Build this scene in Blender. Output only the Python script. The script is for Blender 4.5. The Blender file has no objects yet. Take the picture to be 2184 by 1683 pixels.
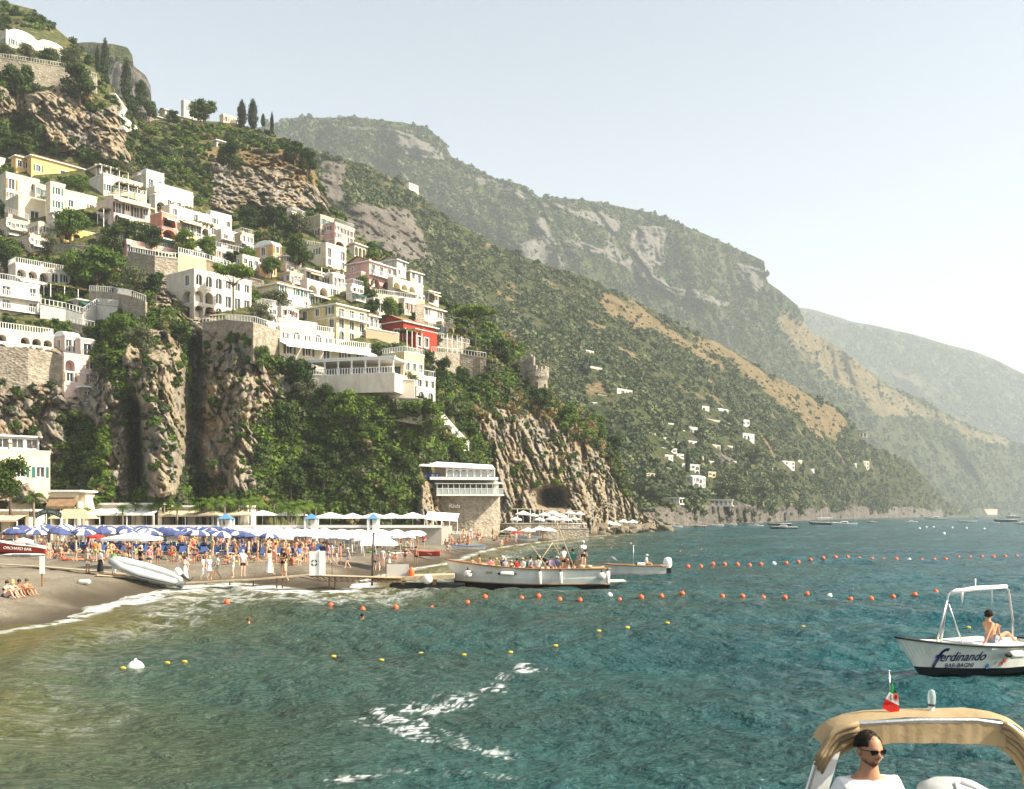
import bpy, math, random
import numpy as np
from mathutils import Vector, Matrix
R = math.radians
rnd = random.Random(7)
SC = bpy.context.scene
COL = SC.collection
FD, CX, HY, EYE = 2122.0, 1091.5, 1094.0, 5.0      # focal length and horizon in photo units, eye height in metres

def P(dx, dy, Y):
    return Vector(((dx - CX) / FD * Y, Y, EYE + (HY - dy) / FD * Y))
def PZ(dx, dy, z):                                  # point at height z seen at dx, dy
    return P(dx, dy, (EYE - z) * FD / (dy - HY))

# ---------------------------------------------------------------- numpy noise
def _h(ix, iy, iz, s):
    n = (ix * 374761393 + iy * 668265263 + iz * 2147483647 + s * 1274126177) & 0xffffffff
    n = ((n ^ (n >> 13)) * 1274126177) & 0xffffffff
    n = ((n ^ (n >> 16)) * 2246822519) & 0xffffffff
    return ((n ^ (n >> 15)) & 0xffffff) / float(0xffffff) * 2 - 1
def vn(p, s=0):
    i = np.floor(p).astype(np.int64); f = p - i; f = f * f * (3 - 2 * f)
    x, y, z = i[:, 0], i[:, 1], i[:, 2]; fx, fy, fz = f[:, 0], f[:, 1], f[:, 2]
    r = 0
    for a in (0, 1):
        for b in (0, 1):
            for c in (0, 1):
                w = (fx if a else 1 - fx) * (fy if b else 1 - fy) * (fz if c else 1 - fz)
                r = r + w * _h(x + a, y + b, z + c, s)
    return r
def fbm(p, o=4, s=0, g=0.5, ridged=False):
    p = np.asarray(p, float); r = 0; a = 1.0; t = 0
    for k in range(o):
        v = vn(p * 2.03 ** k + 17.3 * k, s + k)
        if ridged: v = 1 - 2 * np.abs(v)
        r = r + a * v; t += a; a *= g
    return r / t
def sstep(a, b, x):
    t = np.clip((x - a) / (b - a), 0, 1); return t * t * (3 - 2 * t)

# ---------------------------------------------------------------- materials
MATS = {}
def ramp(nt, stops, fac):
    r = nt.nodes.new('ShaderNodeValToRGB'); e = r.color_ramp.elements
    while len(e) < len(stops): e.new(0.5)
    for k, (p, c) in enumerate(stops):
        e[k].position = p; e[k].color = (*c, 1) if len(c) == 3 else c
    nt.links.new(fac, r.inputs[0]); return r.outputs[0]
def nz(nt, scale, detail=4, vec=None, rough=0.55, kind='Fac'):
    n = nt.nodes.new('ShaderNodeTexNoise'); n.inputs['Scale'].default_value = scale
    n.inputs['Detail'].default_value = detail; n.inputs['Roughness'].default_value = rough
    if vec is not None: nt.links.new(vec, n.inputs['Vector'])
    return n.outputs[kind]
def coords(nt, kind='Object', scale=(1, 1, 1)):
    t = nt.nodes.new('ShaderNodeTexCoord')
    if scale == (1, 1, 1): return t.outputs[kind]
    m = nt.nodes.new('ShaderNodeMapping'); m.inputs['Scale'].default_value = scale
    nt.links.new(t.outputs[kind], m.inputs[0]); return m.outputs[0]
def mix(nt, f, a, b, mode='MIX'):
    m = nt.nodes.new('ShaderNodeMix'); m.data_type = 'RGBA'; m.blend_type = mode
    for s, v in ((0, f), (6, a), (7, b)):
        if hasattr(v, 'links') or hasattr(v, 'node'): nt.links.new(v, m.inputs[s])
        elif s == 0: m.inputs[0].default_value = v
        else: m.inputs[s].default_value = (*v, 1)
    return m.outputs[2]
def mth(nt, op, a, b=None, c=None):
    m = nt.nodes.new('ShaderNodeMath'); m.operation = op
    for k, v in enumerate((a, b, c)):
        if v is None: continue
        if hasattr(v, 'node'): nt.links.new(v, m.inputs[k])
        else: m.inputs[k].default_value = v
    return m.outputs[0]
def attr(nt, name, out='Fac'):
    a = nt.nodes.new('ShaderNodeAttribute'); a.attribute_name = name; return a.outputs[out]
def mat(name, rough=0.8, spec=0.3, metal=0.0):
    m = bpy.data.materials.new(name); m.use_nodes = True; nt = m.node_tree
    b = nt.nodes['Principled BSDF']; b.inputs['Roughness'].default_value = rough
    b.inputs['Specular IOR Level'].default_value = spec; b.inputs['Metallic'].default_value = metal
    MATS[name] = m; return m, nt, b
def bump(nt, b, h, s=0.4, d=0.1):
    n = nt.nodes.new('ShaderNodeBump'); n.inputs['Strength'].default_value = s; n.inputs['Distance'].default_value = d
    nt.links.new(h, n.inputs['Height']); nt.links.new(n.outputs[0], b.inputs['Normal']); return n
def simple(name, c, var=0.18, scale=2.0, rough=0.8, spec=0.25, metal=0.0, bs=0.2, weather=0.0):
    """a slightly uneven paint, plaster or cloth"""
    if name in MATS: return MATS[name]
    m, nt, b = mat(name, rough, spec, metal); co = coords(nt)
    lo = tuple(x * (1 - var) for x in c); hi = tuple(min(1, x * (1 + var * .5)) for x in c)
    col = ramp(nt, [(0.3, lo), (0.7, hi)], nz(nt, scale, 5, co))
    if weather:
        w = ramp(nt, [(0.5, (0, 0, 0)), (0.72, (1, 1, 1))], nz(nt, 1.0, 6, coords(nt, 'Object', (1.3, 1.3, .25)), .65))
        col = mix(nt, mth(nt, 'MULTIPLY', w, weather), col, tuple(x * .45 for x in c))
    nt.links.new(col, b.inputs['Base Color'])
    if bs: bump(nt, b, nz(nt, scale * 8, 3, co), bs, 0.02)
    return m

# ---------------------------------------------------------------- mesh building
def link(o, parent=None):
    COL.objects.link(o)
    if parent is not None: o.parent = parent
    return o
def tag(o, label=None, cat=None, group=None, kind=None):
    for k, v in (('label', label), ('category', cat), ('group', group), ('kind', kind)):
        if v: o[k] = v
    return o
def empty(name, loc=(0, 0, 0), rz=0, label=None, cat=None, group=None):
    o = bpy.data.objects.new(name, None); COL.objects.link(o); o.empty_display_size = 0.1
    o.location = loc; o.rotation_euler = (0, 0, rz); return tag(o, label, cat, group)
def npmesh(name, V, F, mats, mi=None, smooth=False, attrs=None):
    """V (n,3), F list/array of quads or tris"""
    me = bpy.data.meshes.new(name)
    V = np.asarray(V, np.float32); F = np.asarray(F, np.int32); k = F.shape[1]; n = len(F)
    me.vertices.add(len(V)); me.vertices.foreach_set('co', V.ravel())
    me.loops.add(n * k); me.loops.foreach_set('vertex_index', F.ravel())
    me.polygons.add(n); me.polygons.foreach_set('loop_start', np.arange(0, n * k, k, dtype=np.int32))
    me.polygons.foreach_set('loop_total', np.full(n, k, np.int32))
    for m in (mats if isinstance(mats, (list, tuple)) else [mats]): me.materials.append(m)
    if mi is not None: me.polygons.foreach_set('material_index', np.asarray(mi, np.int32))
    if smooth: me.polygons.foreach_set('use_smooth', np.ones(n, bool))
    me.update(calc_edges=True)
    for an, av in (attrs or {}).items():
        a = me.attributes.new(an, 'FLOAT', 'POINT'); a.data.foreach_set('value', np.asarray(av, np.float32))
    return me
def grid_faces(nr, nc, flip=False):
    i = np.arange(nr - 1)[:, None] * nc + np.arange(nc - 1)[None, :]
    i = i.ravel(); q = np.stack([i, i + 1, i + nc + 1, i + nc], 1)
    return q[:, ::-1] if flip else q

class MB:
    """collects faces with material slots; build() links one mesh object"""
    def __init__(s): s.v = []; s.f = []; s.m = []; s.mats = []; s.sm = []
    def mi(s, m):
        if isinstance(m, str): m = MATS[m]
        if m not in s.mats: s.mats.append(m)
        return s.mats.index(m)
    def add(s, vs, fs, m, smooth=False):
        b = len(s.v); s.v += [tuple(v) for v in vs]; k = s.mi(m)
        for f in fs: s.f.append([b + i for i in f]); s.m.append(k); s.sm.append(smooth)
        return s
    def box(s, lo, hi, m, M=None):
        x0, y0, z0 = lo; x1, y1, z1 = hi
        vs = [Vector(c) for c in ((x0,y0,z0),(x1,y0,z0),(x1,y1,z0),(x0,y1,z0),(x0,y0,z1),(x1,y0,z1),(x1,y1,z1),(x0,y1,z1))]
        if M is not None: vs = [M @ v for v in vs]
        return s.add(vs, [(3,2,1,0),(4,5,6,7),(0,1,5,4),(1,2,6,5),(2,3,7,6),(3,0,4,7)], m)
    def tube(s, pts, r, m, n=6, cap=True, smooth=True):
        pts = [Vector(p) for p in pts]; rs = r if isinstance(r, (list, tuple)) else [r] * len(pts)
        vs = []; L = len(pts)
        up = Vector((0, 0, 1))
        for i, p in enumerate(pts):
            t = (pts[min(i + 1, L - 1)] - pts[max(i - 1, 0)])
            if t.length < 1e-9: t = Vector((0, 0, 1))
            t.normalize(); a = t.cross(up)
            if a.length < 0.05: a = t.cross(Vector((1, 0, 0)))
            a.normalize(); b = t.cross(a); rr = max(rs[i], 1e-4)
            vs += [p + (a * math.cos(2*math.pi*k/n) + b * math.sin(2*math.pi*k/n)) * rr for k in range(n)]
        fs = [(i*n+k, i*n+(k+1) % n, (i+1)*n+(k+1) % n, (i+1)*n+k) for i in range(L-1) for k in range(n)]
        if cap: fs += [tuple(range(n-1, -1, -1)), tuple(range((L-1)*n, L*n))]
        return s.add(vs, fs, m, smooth)
    def lathe(s, prof, m, n=16, M=None, smooth=True, c=(0, 0, 0), sx=1, sy=1):
        vs = []
        for r, z in prof:
            for k in range(n):
                a = 2*math.pi*k/n; v = Vector((c[0] + math.cos(a)*r*sx, c[1] + math.sin(a)*r*sy, c[2] + z))
                vs.append(M @ v if M is not None else v)
        L = len(prof)
        fs = [(i*n+k, i*n+(k+1) % n, (i+1)*n+(k+1) % n, (i+1)*n+k) for i in range(L-1) for k in range(n)]
        return s.add(vs, fs, m, smooth)
    def ball(s, c, r, m, n=12, sz=1.0, M=None):
        pr = [(math.sin(math.pi*k/8) * r + 1e-4, -math.cos(math.pi*k/8) * r * sz) for k in range(9)]
        return s.lathe(pr, m, n, M, True, c)
    def prism(s, poly, h, m, M=None):
        """poly in xy, extruded z 0..h"""
        n = len(poly); vs = [Vector((x, y, 0)) for x, y in poly] + [Vector((x, y, h)) for x, y in poly]
        if M is not None: vs = [M @ v for v in vs]
        return s.add(vs, [tuple(range(n-1, -1, -1)), tuple(range(n, 2*n))] + [(i, (i+1) % n, n+(i+1) % n, n+i) for i in range(n)], m)
    def mesh(s, name):
        me = bpy.data.meshes.new(name); me.from_pydata([tuple(v) for v in s.v], [], s.f)
        for m in s.mats: me.materials.append(m)
        me.polygons.foreach_set('material_index', s.m); me.polygons.foreach_set('use_smooth', s.sm); me.update(); return me
    def build(s, name, parent=None, label=None, cat=None, group=None, kind=None, loc=None, rz=0):
        o = link(bpy.data.objects.new(name, s.mesh(name)), parent); tag(o, label, cat, group, kind)
        if loc is not None: o.location = loc
        if rz: o.rotation_euler.z = rz
        return o
def copy_tree(o, parent=None):
    c = o.copy(); COL.objects.link(c); c.parent = parent
    for ch in o.children: copy_tree(ch, c)
    return c
def lathe_frame(loc, rx=0, ry=0, rz=0): return Matrix.Translation(loc) @ Matrix.Rotation(rz, 4, 'Z') @ Matrix.Rotation(ry, 4, 'Y') @ Matrix.Rotation(rx, 4, 'X')

# ---------------------------------------------------------------- camera, sun, sky, haze
cam = bpy.data.cameras.new('camera'); cam.lens = 35.0; cam.sensor_width = 36.0; cam.sensor_fit = 'HORIZONTAL'
cam.shift_y = (HY - 841.5) / 2183.0; cam.clip_start = 0.1; cam.clip_end = 20000
cob = link(bpy.data.objects.new('camera', cam)); cob.location = (0, 0, EYE); cob.rotation_euler = (R(90), 0, 0)
SC.camera = cob
SUN_EL, SUN_AZ = R(40), R(103)                        # azimuth measured from the view axis (+Y) towards +X
sd = Vector((math.sin(SUN_AZ) * math.cos(SUN_EL), math.cos(SUN_AZ) * math.cos(SUN_EL), math.sin(SUN_EL)))
sl = bpy.data.lights.new('sun', 'SUN'); sl.energy = 4.9; sl.angle = R(0.5); sl.color = (1.0, 0.92, 0.76)
so = link(bpy.data.objects.new('sun', sl)); so.rotation_euler = (-sd).to_track_quat('-Z', 'Y').to_euler(); so.location = (60, 0, 80)
w = bpy.data.worlds.new('World'); SC.world = w; w.use_nodes = True; nt = w.node_tree
bg = nt.nodes['Background']; sky = nt.nodes.new('ShaderNodeTexSky'); sky.sky_type = 'NISHITA'; sky.sun_disc = False
sky.sun_elevation = SUN_EL; sky.sun_rotation = SUN_AZ; sky.air_density = 1.0; sky.dust_density = 2.1; sky.ozone_density = 1.2
tn = nt.nodes.new('ShaderNodeMix'); tn.data_type = 'RGBA'; tn.blend_type = 'MULTIPLY'; tn.inputs[0].default_value = 1; tn.inputs[7].default_value = (1.06, 1.0, .91, 1); hs = nt.nodes.new('ShaderNodeHueSaturation'); hs.inputs['Saturation'].default_value = .66; hs.inputs['Value'].default_value = 1.06; nt.links.new(sky.outputs[0], hs.inputs['Color']); nt.links.new(hs.outputs[0], tn.inputs[6]); nt.links.new(tn.outputs[2], bg.inputs[0]); bg.inputs[1].default_value = 0.115
SC.view_settings.view_transform = 'Standard'; SC.view_settings.look = 'None'; SC.view_settings.gamma = 1
SC.view_settings.exposure = 1.02
SC.cycles.use_denoising = True; SC.cycles.max_bounces = 6; SC.cycles.volume_bounces = 1; SC.cycles.transparent_max_bounces = 8
SC.cycles.use_adaptive_sampling = True; SC.cycles.adaptive_threshold = 0.02
SC.cycles.diffuse_bounces = 2; SC.cycles.glossy_bounces = 2; SC.cycles.transmission_bounces = 4

hm = bpy.data.materials.new('haze_air'); hm.use_nodes = True; hn = hm.node_tree; hn.nodes.remove(hn.nodes['Principled BSDF'])
pv = hn.nodes.new('ShaderNodeVolumePrincipled'); pv.inputs['Color'].default_value = (0.86, 0.93, 0.96, 1); pv.inputs['Density'].default_value = 1.8e-4
pv.inputs['Anisotropy'].default_value = 0.0
hn.links.new(pv.outputs[0], hn.nodes['Material Output'].inputs['Volume'])
HAZE = MB().box((-3600, -60, -9), (4300, 4600, 900), hm).build('haze', kind='stuff')
# ================================================================ the shore, the beach and the sea
SHORE_D = [(-420, 1560), (-200, 1420), (0, 1349), (105, 1332), (210, 1299), (301, 1270), (402, 1250), (498, 1243), (587, 1252), (672, 1262), (734, 1262),
           (773, 1243), (812, 1227), (873, 1215), (960, 1198), (1022, 1177), (1074, 1166), (1135, 1158), (1240, 1146), (1292, 1141)]
SHORE = [PZ(x, y, 0) for x, y in SHORE_D]
SH = np.array([(p.x, p.y) for p in SHORE])
LANDPOLY = np.vstack([SH, [[14, 262], [-60, 300], [-400, 300], [-400, -20]]])
def shore_dist(x, y):
    """signed distance to the waterline, positive on land"""
    x = np.atleast_1d(np.asarray(x, float)); y = np.atleast_1d(np.asarray(y, float))
    p = np.stack([x, y], 1); d = np.full(len(p), 1e9)
    for a, b in zip(SH[:-1], SH[1:]):
        ab = b - a; t = np.clip(((p - a) @ ab) / (ab @ ab), 0, 1)
        d = np.minimum(d, np.hypot(*(p - a - t[:, None] * ab).T))
    ins = np.zeros(len(p), bool); q = LANDPOLY; j = len(q) - 1
    for i in range(len(q)):
        c = ((q[i, 1] > y) != (q[j, 1] > y)) & (x < (q[j, 0] - q[i, 0]) * (y - q[i, 1]) / (q[j, 1] - q[i, 1] + 1e-12) + q[i, 0])
        ins ^= c; j = i
    return np.where(ins, d, -d)
def beach_z(x, y):
    d = shore_dist(x, y)
    return np.where(d > 0, 0.75 * sstep(0, 5, d) + np.clip(d, 0, 70) * 0.018, np.maximum(d * 0.12, -4))
def bz(x, y): return float(beach_z(x, y)[0])
def onbeach(dx, dy, it=12):
    """beach point seen at dx, dy"""
    z = 1.0
    for _ in range(it):
        p = PZ(dx, dy, z); z = 0.5 * z + 0.5 * bz(p.x, p.y)
    p = PZ(dx, dy, z); p.z = bz(p.x, p.y); return p

# beach material
m, nt, b = mat('beach_gravel', 0.95, 0.15); co = coords(nt)
n1 = ramp(nt, [(0.3, (.10, .085, .062)), (0.5, (.20, .175, .135)), (0.72, (.36, .325, .26))], nz(nt, 9, 6, co, .8))
n2 = ramp(nt, [(0.3, (.50, .46, .40)), (0.5, (.95, .93, .88)), (0.7, (1.45, 1.42, 1.36))], mth(nt, 'ADD', mth(nt, 'MULTIPLY', nz(nt, .22, 4, co), .5), mth(nt, 'MULTIPLY', nz(nt, 1.6, 6, co, .75), .5)))
c = mix(nt, 1.0, n1, n2, 'MULTIPLY')
wet = attr(nt, 'wet'); c = mix(nt, mth(nt, 'MULTIPLY', wet, .9), c, (.06, .045, .026))
nt.links.new(c, b.inputs['Base Color']); nt.links.new(ramp(nt, [(0, (.95,)*3), (1, (.45,)*3)], wet), b.inputs['Roughness'])
bump(nt, b, nz(nt, 14, 4, co, .7), .6, .06)
def polar(ys, nc, k=0.72, pad=14):
    xs = np.linspace(-1, 1, nc)
    Y = np.repeat(ys, nc); X = (xs[None, :] * (ys[:, None] * k + pad)).ravel(); return X, Y
ys = np.concatenate([np.geomspace(4, 180, 330), np.linspace(182, 420, 60)])
xs = np.linspace(-1, .55, 420); Y = np.repeat(ys, 420); X = (xs[None, :] * (ys[:, None] * .72 + 14)).ravel()
d = shore_dist(X, Y); Z = beach_z(X, Y)
pz = np.stack([X, Y, 0 * X], 1); Z = Z + np.where(d > .5, fbm(pz * .4, 3, 3) * .12 + fbm(pz * 1.6, 4, 9, .65) * .07, 0)
wetv = 1 - sstep(1.2, 4.5, d + fbm(pz * .35, 3, 5) * 1.6)
me = npmesh('beach', np.stack([X, Y, Z], 1), grid_faces(len(ys), 420), MATS['beach_gravel'], smooth=True, attrs={'wet': wetv})
tag(link(bpy.data.objects.new('beach', me)), kind='structure')

# sea
def waves(X, Y):
    r = np.random.RandomState(4); h = 0 * X; sx = 0 * X; sy = 0 * X
    p = np.stack([X, Y, 0 * X], 1); wx = X + fbm(p * .12, 2, 1) * 2.2; wy = Y + fbm(p * .12, 2, 2) * 2.2
    for k in range(46):
        lam = 0.45 * 1.088 ** k * (0.85 + .3 * r.rand()); th = R(250) + r.randn() * .62
        kx, ky = 2 * math.pi / lam * math.cos(th), 2 * math.pi / lam * math.sin(th)
        a = 0.0120 * lam ** 0.66 * (1.25 if lam < 2.2 else 1) * (0.6 + .8 * r.rand()); ph = kx * wx + ky * wy + r.rand() * 7
        a = a * np.clip(1.6 - np.hypot(X, Y) / (lam * 90), 0, 1)
        h = h + a * np.sin(ph); sx = sx - a * .8 * math.cos(th) * np.cos(ph); sy = sy - a * .8 * math.sin(th) * np.cos(ph)
    gust = 0.8 + .6 * fbm(p * .045, 4, 11)
    return h * gust, sx * gust, sy * gust
def sea_z(x, y):
    a = np.array([float(x)]), np.array([float(y)]); c_ = sstep(-1, 9, -shore_dist(*a)) * .9 + .1; return float((waves(*a)[0] * c_)[0])
ys = np.concatenate([np.geomspace(3.0, 150, 760), np.geomspace(151, 700, 180)])
NC = 760; X, Y = polar(ys, NC, .66, 8)
d = -shore_dist(X, Y); H_, SX, SY = waves(X, Y); calm = sstep(-1, 9, d) * .9 + .1
near = 1 - sstep(.0, 1.0, d / 9)
Z = H_ * calm + near * .03
swell = np.exp(-((d - 3.2 - .8 * np.sin(X * .35)) / .7) ** 2) * .16 * (Y < 140)
Z = Z + swell
p = np.stack([X, Y, 0 * X], 1); pw = p + np.stack([fbm(p * .5, 2, 31), fbm(p * .5, 2, 32), 0 * X], 1) * 1.2
edge = d + fbm(p * .3, 3, 21) * 1.1
lace = 1 - np.abs(fbm(pw * np.array([.9, 1.6, 1]), 4, 23, .6)) * 5.0
wid = .55 + 2.0 * np.exp(-((Y - 62) / 8) ** 2) * np.exp(-((X + 19) / 9) ** 2)
fmask = sstep(36, 50, Y)
foam = np.clip(1.35 - np.abs(edge / (1.5 * wid) - .35) * 1.35, 0, 1) * np.clip(lace * .8 + .75, 0, 1)
foam = np.maximum(foam, np.clip(lace, 0, 1) * np.clip(1 - np.abs(edge - 5) / (4 * wid), 0, 1) * .6)
foam *= np.where(Y > 90, .85, 1) * (.25 + .75 * fmask)
# churned patch of old boat wash: a curved streak of lace
def streak(pts, w0):
    q = [PZ(a, b_, 0) for a, b_ in pts]; dm = np.full(len(X), 1e9)
    for a, b_ in zip(q[:-1], q[1:]):
        a2 = np.array([a.x, a.y]); ab = np.array([b_.x, b_.y]) - a2; t = np.clip(((p[:, :2] - a2) @ ab) / (ab @ ab), 0, 1)
        dm = np.minimum(dm, np.hypot(*(p[:, :2] - a2 - t[:, None] * ab).T))
    return np.exp(-(dm / w0) ** 2)
lace2 = np.clip((1 - np.abs(fbm(pw * np.array([2.1, 2.4, 1]), 4, 43, .62)) * 6.0), 0, 1)
pat = .42 + .75 * fbm(p * .6, 4, 51)
wash = 1.0 * streak([(815, 1530), (870, 1512), (960, 1497), (1050, 1480)], .75) + .8 * streak([(1000, 1497), (1100, 1448), (1190, 1410)], .5) + .6 * streak([(880, 1540), (960, 1565), (1060, 1600)], .55) + .45 * streak([(700, 1660), (900, 1640), (1100, 1665)], .35) + .55 * streak([(860, 1520), (905, 1580)], .35)
foam = np.maximum(foam, np.clip(lace2 * np.clip(wash * pat * 2.3, 0, 1) * 1.6 - .34, 0, 1))
shal = np.clip(np.exp(-np.clip(d, 0, 99) / 6.5) * 1.0 + .34 * np.exp(-np.clip(d, 0, 99) / 26) + .22 * fbm(p * .09, 3, 61) * np.exp(-np.clip(d - 10, 0, 99) / 24), 0, 1)
me = npmesh('sea', np.stack([X + SX * calm, Y + SY * calm, Z], 1), grid_faces(len(ys), NC), None or [], smooth=True, attrs={'foam': foam, 'shallow': shal})
m, nt, b = mat('sea_water', 0.10, 0.20); co = coords(nt); b.inputs['IOR'].default_value = 1.333
deep = ramp(nt, [(0.3, (.001, .041, .056)), (0.7, (.002, .094, .114))], nz(nt, .09, 4, co))
c = mix(nt, ramp(nt, [(0, (0,)*3), (.35, (.34,)*3), (1, (1,)*3)], attr(nt, 'shallow')), deep, (.112, .104, .027))
c = mix(nt, attr(nt, 'foam'), c, (.74, .76, .74)); nt.links.new(c, b.inputs['Base Color'])
nt.links.new(ramp(nt, [(0, (.10,)*3), (1, (.8,)*3)], attr(nt, 'foam')), b.inputs['Roughness'])
bn = mth(nt, 'ADD', nz(nt, 3.2, 5, coords(nt, 'Object', (1, 1.5, 1)), .62), mth(nt, 'MULTIPLY', nz(nt, .9, 3, coords(nt, 'Object', (1, 1.8, 1)), .6), 2.2))
bump(nt, b, bn, 1.0, .26); me.materials.append(m)
tag(link(bpy.data.objects.new('sea', me)), kind='structure')
far = MB(); far.add([(-3500, 690, -.25), (-470, 690, -.25), (470, 690, -.25), (4200, 690, -.25), (-3500, 4500, -.25), (4200, 4500, -.25)], [(0, 1, 2, 3, 5, 4)], m)
far.add([(470, 2, -.3), (4200, 2, -.3), (4200, 690, -.25), (470, 690, -.25)], [(0, 1, 2, 3)], m)
far.build('sea_beyond', kind='structure')

# ================================================================ lofted hillsides
def interp(row, x, k):
    xs_ = [r[0] for r in row]; return np.interp(x, xs_, [r[k] for r in row])
class Loft:
    def __init__(s, rows): s.rows = rows
    def at(s, dx):                                   # y and Y of every row at dx
        return np.array([interp(r, dx, 1) for r in s.rows]), np.array([interp(r, dx, 2) for r in s.rows])
    def depth(s, dx, dy, kmax=None):
        y, Y = s.at(dx); n = kmax or len(y)
        for k in range(n - 1):
            if y[k] >= dy >= y[k + 1]:
                t = (y[k] - dy) / max(y[k] - y[k + 1], 1e-6); return float(Y[k] * (1 - t) + Y[k + 1] * t)
        return float(Y[0] if dy > y[0] else Y[n - 1])
    def pt(s, dx, dy, kmax=None): return P(dx, dy, s.depth(dx, dy, kmax))
    def mesh(s, x0, x1, step, npr):
        xs_ = np.arange(x0, x1 + step, step); ys_, Ys_ = [], []
        R0 = [(interp(r, xs_, 1), interp(r, xs_, 2)) for r in s.rows]
        for k in range(len(R0) - 1):
            ts = np.linspace(0, 1, npr[k], endpoint=(k == len(R0) - 2))
            for t in ts:
                ys_.append(R0[k][0] * (1 - t) + R0[k + 1][0] * t); Ys_.append(R0[k][1] * (1 - t) + R0[k + 1][1] * t)
        ys_ = np.array(ys_); Ys_ = np.array(Ys_); DX = np.tile(xs_, len(ys_)).reshape(ys_.shape)
        return DX, ys_, Ys_
def inpoly(x, y, poly):
    ins = np.zeros(x.shape, bool); j = len(poly) - 1
    for i in range(len(poly)):
        (xi, yi), (xj, yj) = poly[i], poly[j]
        ins ^= ((yi > y) != (yj > y)) & (x < (xj - xi) * (y - yi) / (yj - yi + 1e-9) + xi); j = i
    return ins
def polymask(x, y, polys, soft, nse):
    """soft mask: sample the polygons with jitter taken from noise"""
    m_ = np.zeros(x.shape)
    for k, (a, b_) in enumerate(((0, 0), (soft, 0), (-soft, 0), (0, soft), (0, -soft))):
        for pl in polys: m_ = np.maximum(m_, 0) if False else m_
        t = np.zeros(x.shape, bool)
        for pl in polys: t |= inpoly(x + a + nse[0], y + b_ + nse[1], pl)
        m_ = m_ + t
    return m_ / 5

N = Loft([
 [(-260,1130,128),(0,1130,132),(280,1130,141),(420,1130,149),(560,1130,151),(800,1130,154),(900,1130,158),(1000,1134,181),(1080,1142,195),(1150,1150,204),(1250,1150,221),(1300,1145,239),(1360,1141,255),(1440,1137,271)],
 [(-260,1085,131),(0,1085,135),(280,1075,143),(420,1075,150),(560,1092,152),(800,1112,156),(900,1118,160),(1000,1124,182),(1080,1134,196),(1150,1146,205),(1250,1146,222),(1300,1142,240),(1360,1138,256),(1440,1134,272)],
 [(-260,745,150),(0,745,155),(205,800,159),(272,700,158),(350,690,162),(400,700,172),(540,720,165),(600,770,166),(700,834,162),(800,850,161),(900,864,170),(980,872,190),(1050,800,205),(1110,852,214),(1170,862,222),(1240,888,232),(1300,953,244),(1340,1052,252),(1362,1096,258),(1440,1132,275)],
 [(-260,560,190),(0,560,192),(350,560,200),(600,600,207),(800,620,216),(900,655,222),(1000,710,228),(1050,742,232),(1110,800,236),(1170,858,236),(1240,884,238),(1300,950,248),(1340,1050,254),(1362,1095,259),(1440,1131,276)],
 [(-260,355,232),(0,355,234),(270,365,244),(450,462,250),(700,480,258),(760,522,256),(850,575,248),(950,655,242),(1050,703,240),(1110,752,240),(1140,803,240),(1170,856,238),(1240,882,240),(1300,949,250),(1340,1049,255),(1362,1094,260),(1440,1130,277)],
 [(-260,120,252),(0,130,254),(190,190,262),(250,212,266),(290,300,274),(380,310,282),(500,312,290),(650,335,288),(700,440,276),(760,510,262),(850,565,252),(950,650,246),(1050,700,244),(1110,748,243),(1140,801,242),(1170,854,240),(1240,880,242),(1300,948,252),(1340,1048,256),(1362,1093,261),(1440,1129,278)],
 [(-260,-120,350),(-120,-60,345),(0,2,335),(70,20,330),(95,40,326),(140,78,322),(200,125,316),(250,205,306),(300,240,312),(380,255,322),(500,262,328),(590,290,326),(650,325,312),(680,385,296),(700,430,288),(760,506,270),(850,560,258),(905,605,252),(950,645,250),(1050,697,247),(1110,744,246),(1140,799,244),(1170,852,242),(1240,878,244),(1300,947,254),(1340,1047,258),(1362,1092,262),(1440,1128,280)],
 [(-260,60,420),(0,160,410),(200,250,400),(300,340,400),(500,400,400),(700,520,370),(900,700,330),(1050,820,320),(1170,930,310),(1300,1010,310),(1362,1110,300),(1440,1140,300)],
])
ROCKS_N = [[(-260,190),(0,190),(60,200),(130,175),(205,230),(252,215),(288,352),(180,325),(120,330),(60,240),(-260,290)],
 [(455,335),(520,318),(640,335),(706,445),(640,462),(530,440),(455,470)],
 [(-260,730),(0,735),(110,740),(215,780),(288,830),(288,1075),(235,1075),(212,960),(190,905),(150,900),(140,1000),(125,1075),(-260,1075)],
 [(268,740),(290,705),(360,700),(405,770),(412,930),(380,1060),(290,1060),(272,900)],
 [(402,745),(470,725),(555,775),(585,850),(540,905),(560,1075),(415,1080),(395,960)],
 [(985,900),(1060,862),(1150,880),(1225,930),(1300,985),(1335,1060),(1440,1128),(1440,1150),(1080,1140),(1055,960)],
 [(885,1040),(960,1030),(1090,1060),(1100,1140),(890,1140)], [(600,780),(640,800),(590,900),(550,860)], [(270,545),(400,560),(470,690),(560,700),(600,760),(430,735),(330,640)]]
DRY_N = [[(380,308),(520,300),(650,325),(690,400),(560,350),(450,335)], [(1040,760),(1180,870),(1300,960),(1250,960),(1120,860)], [(700,950),(860,950),(820,1000),(720,1010)]]
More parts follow.
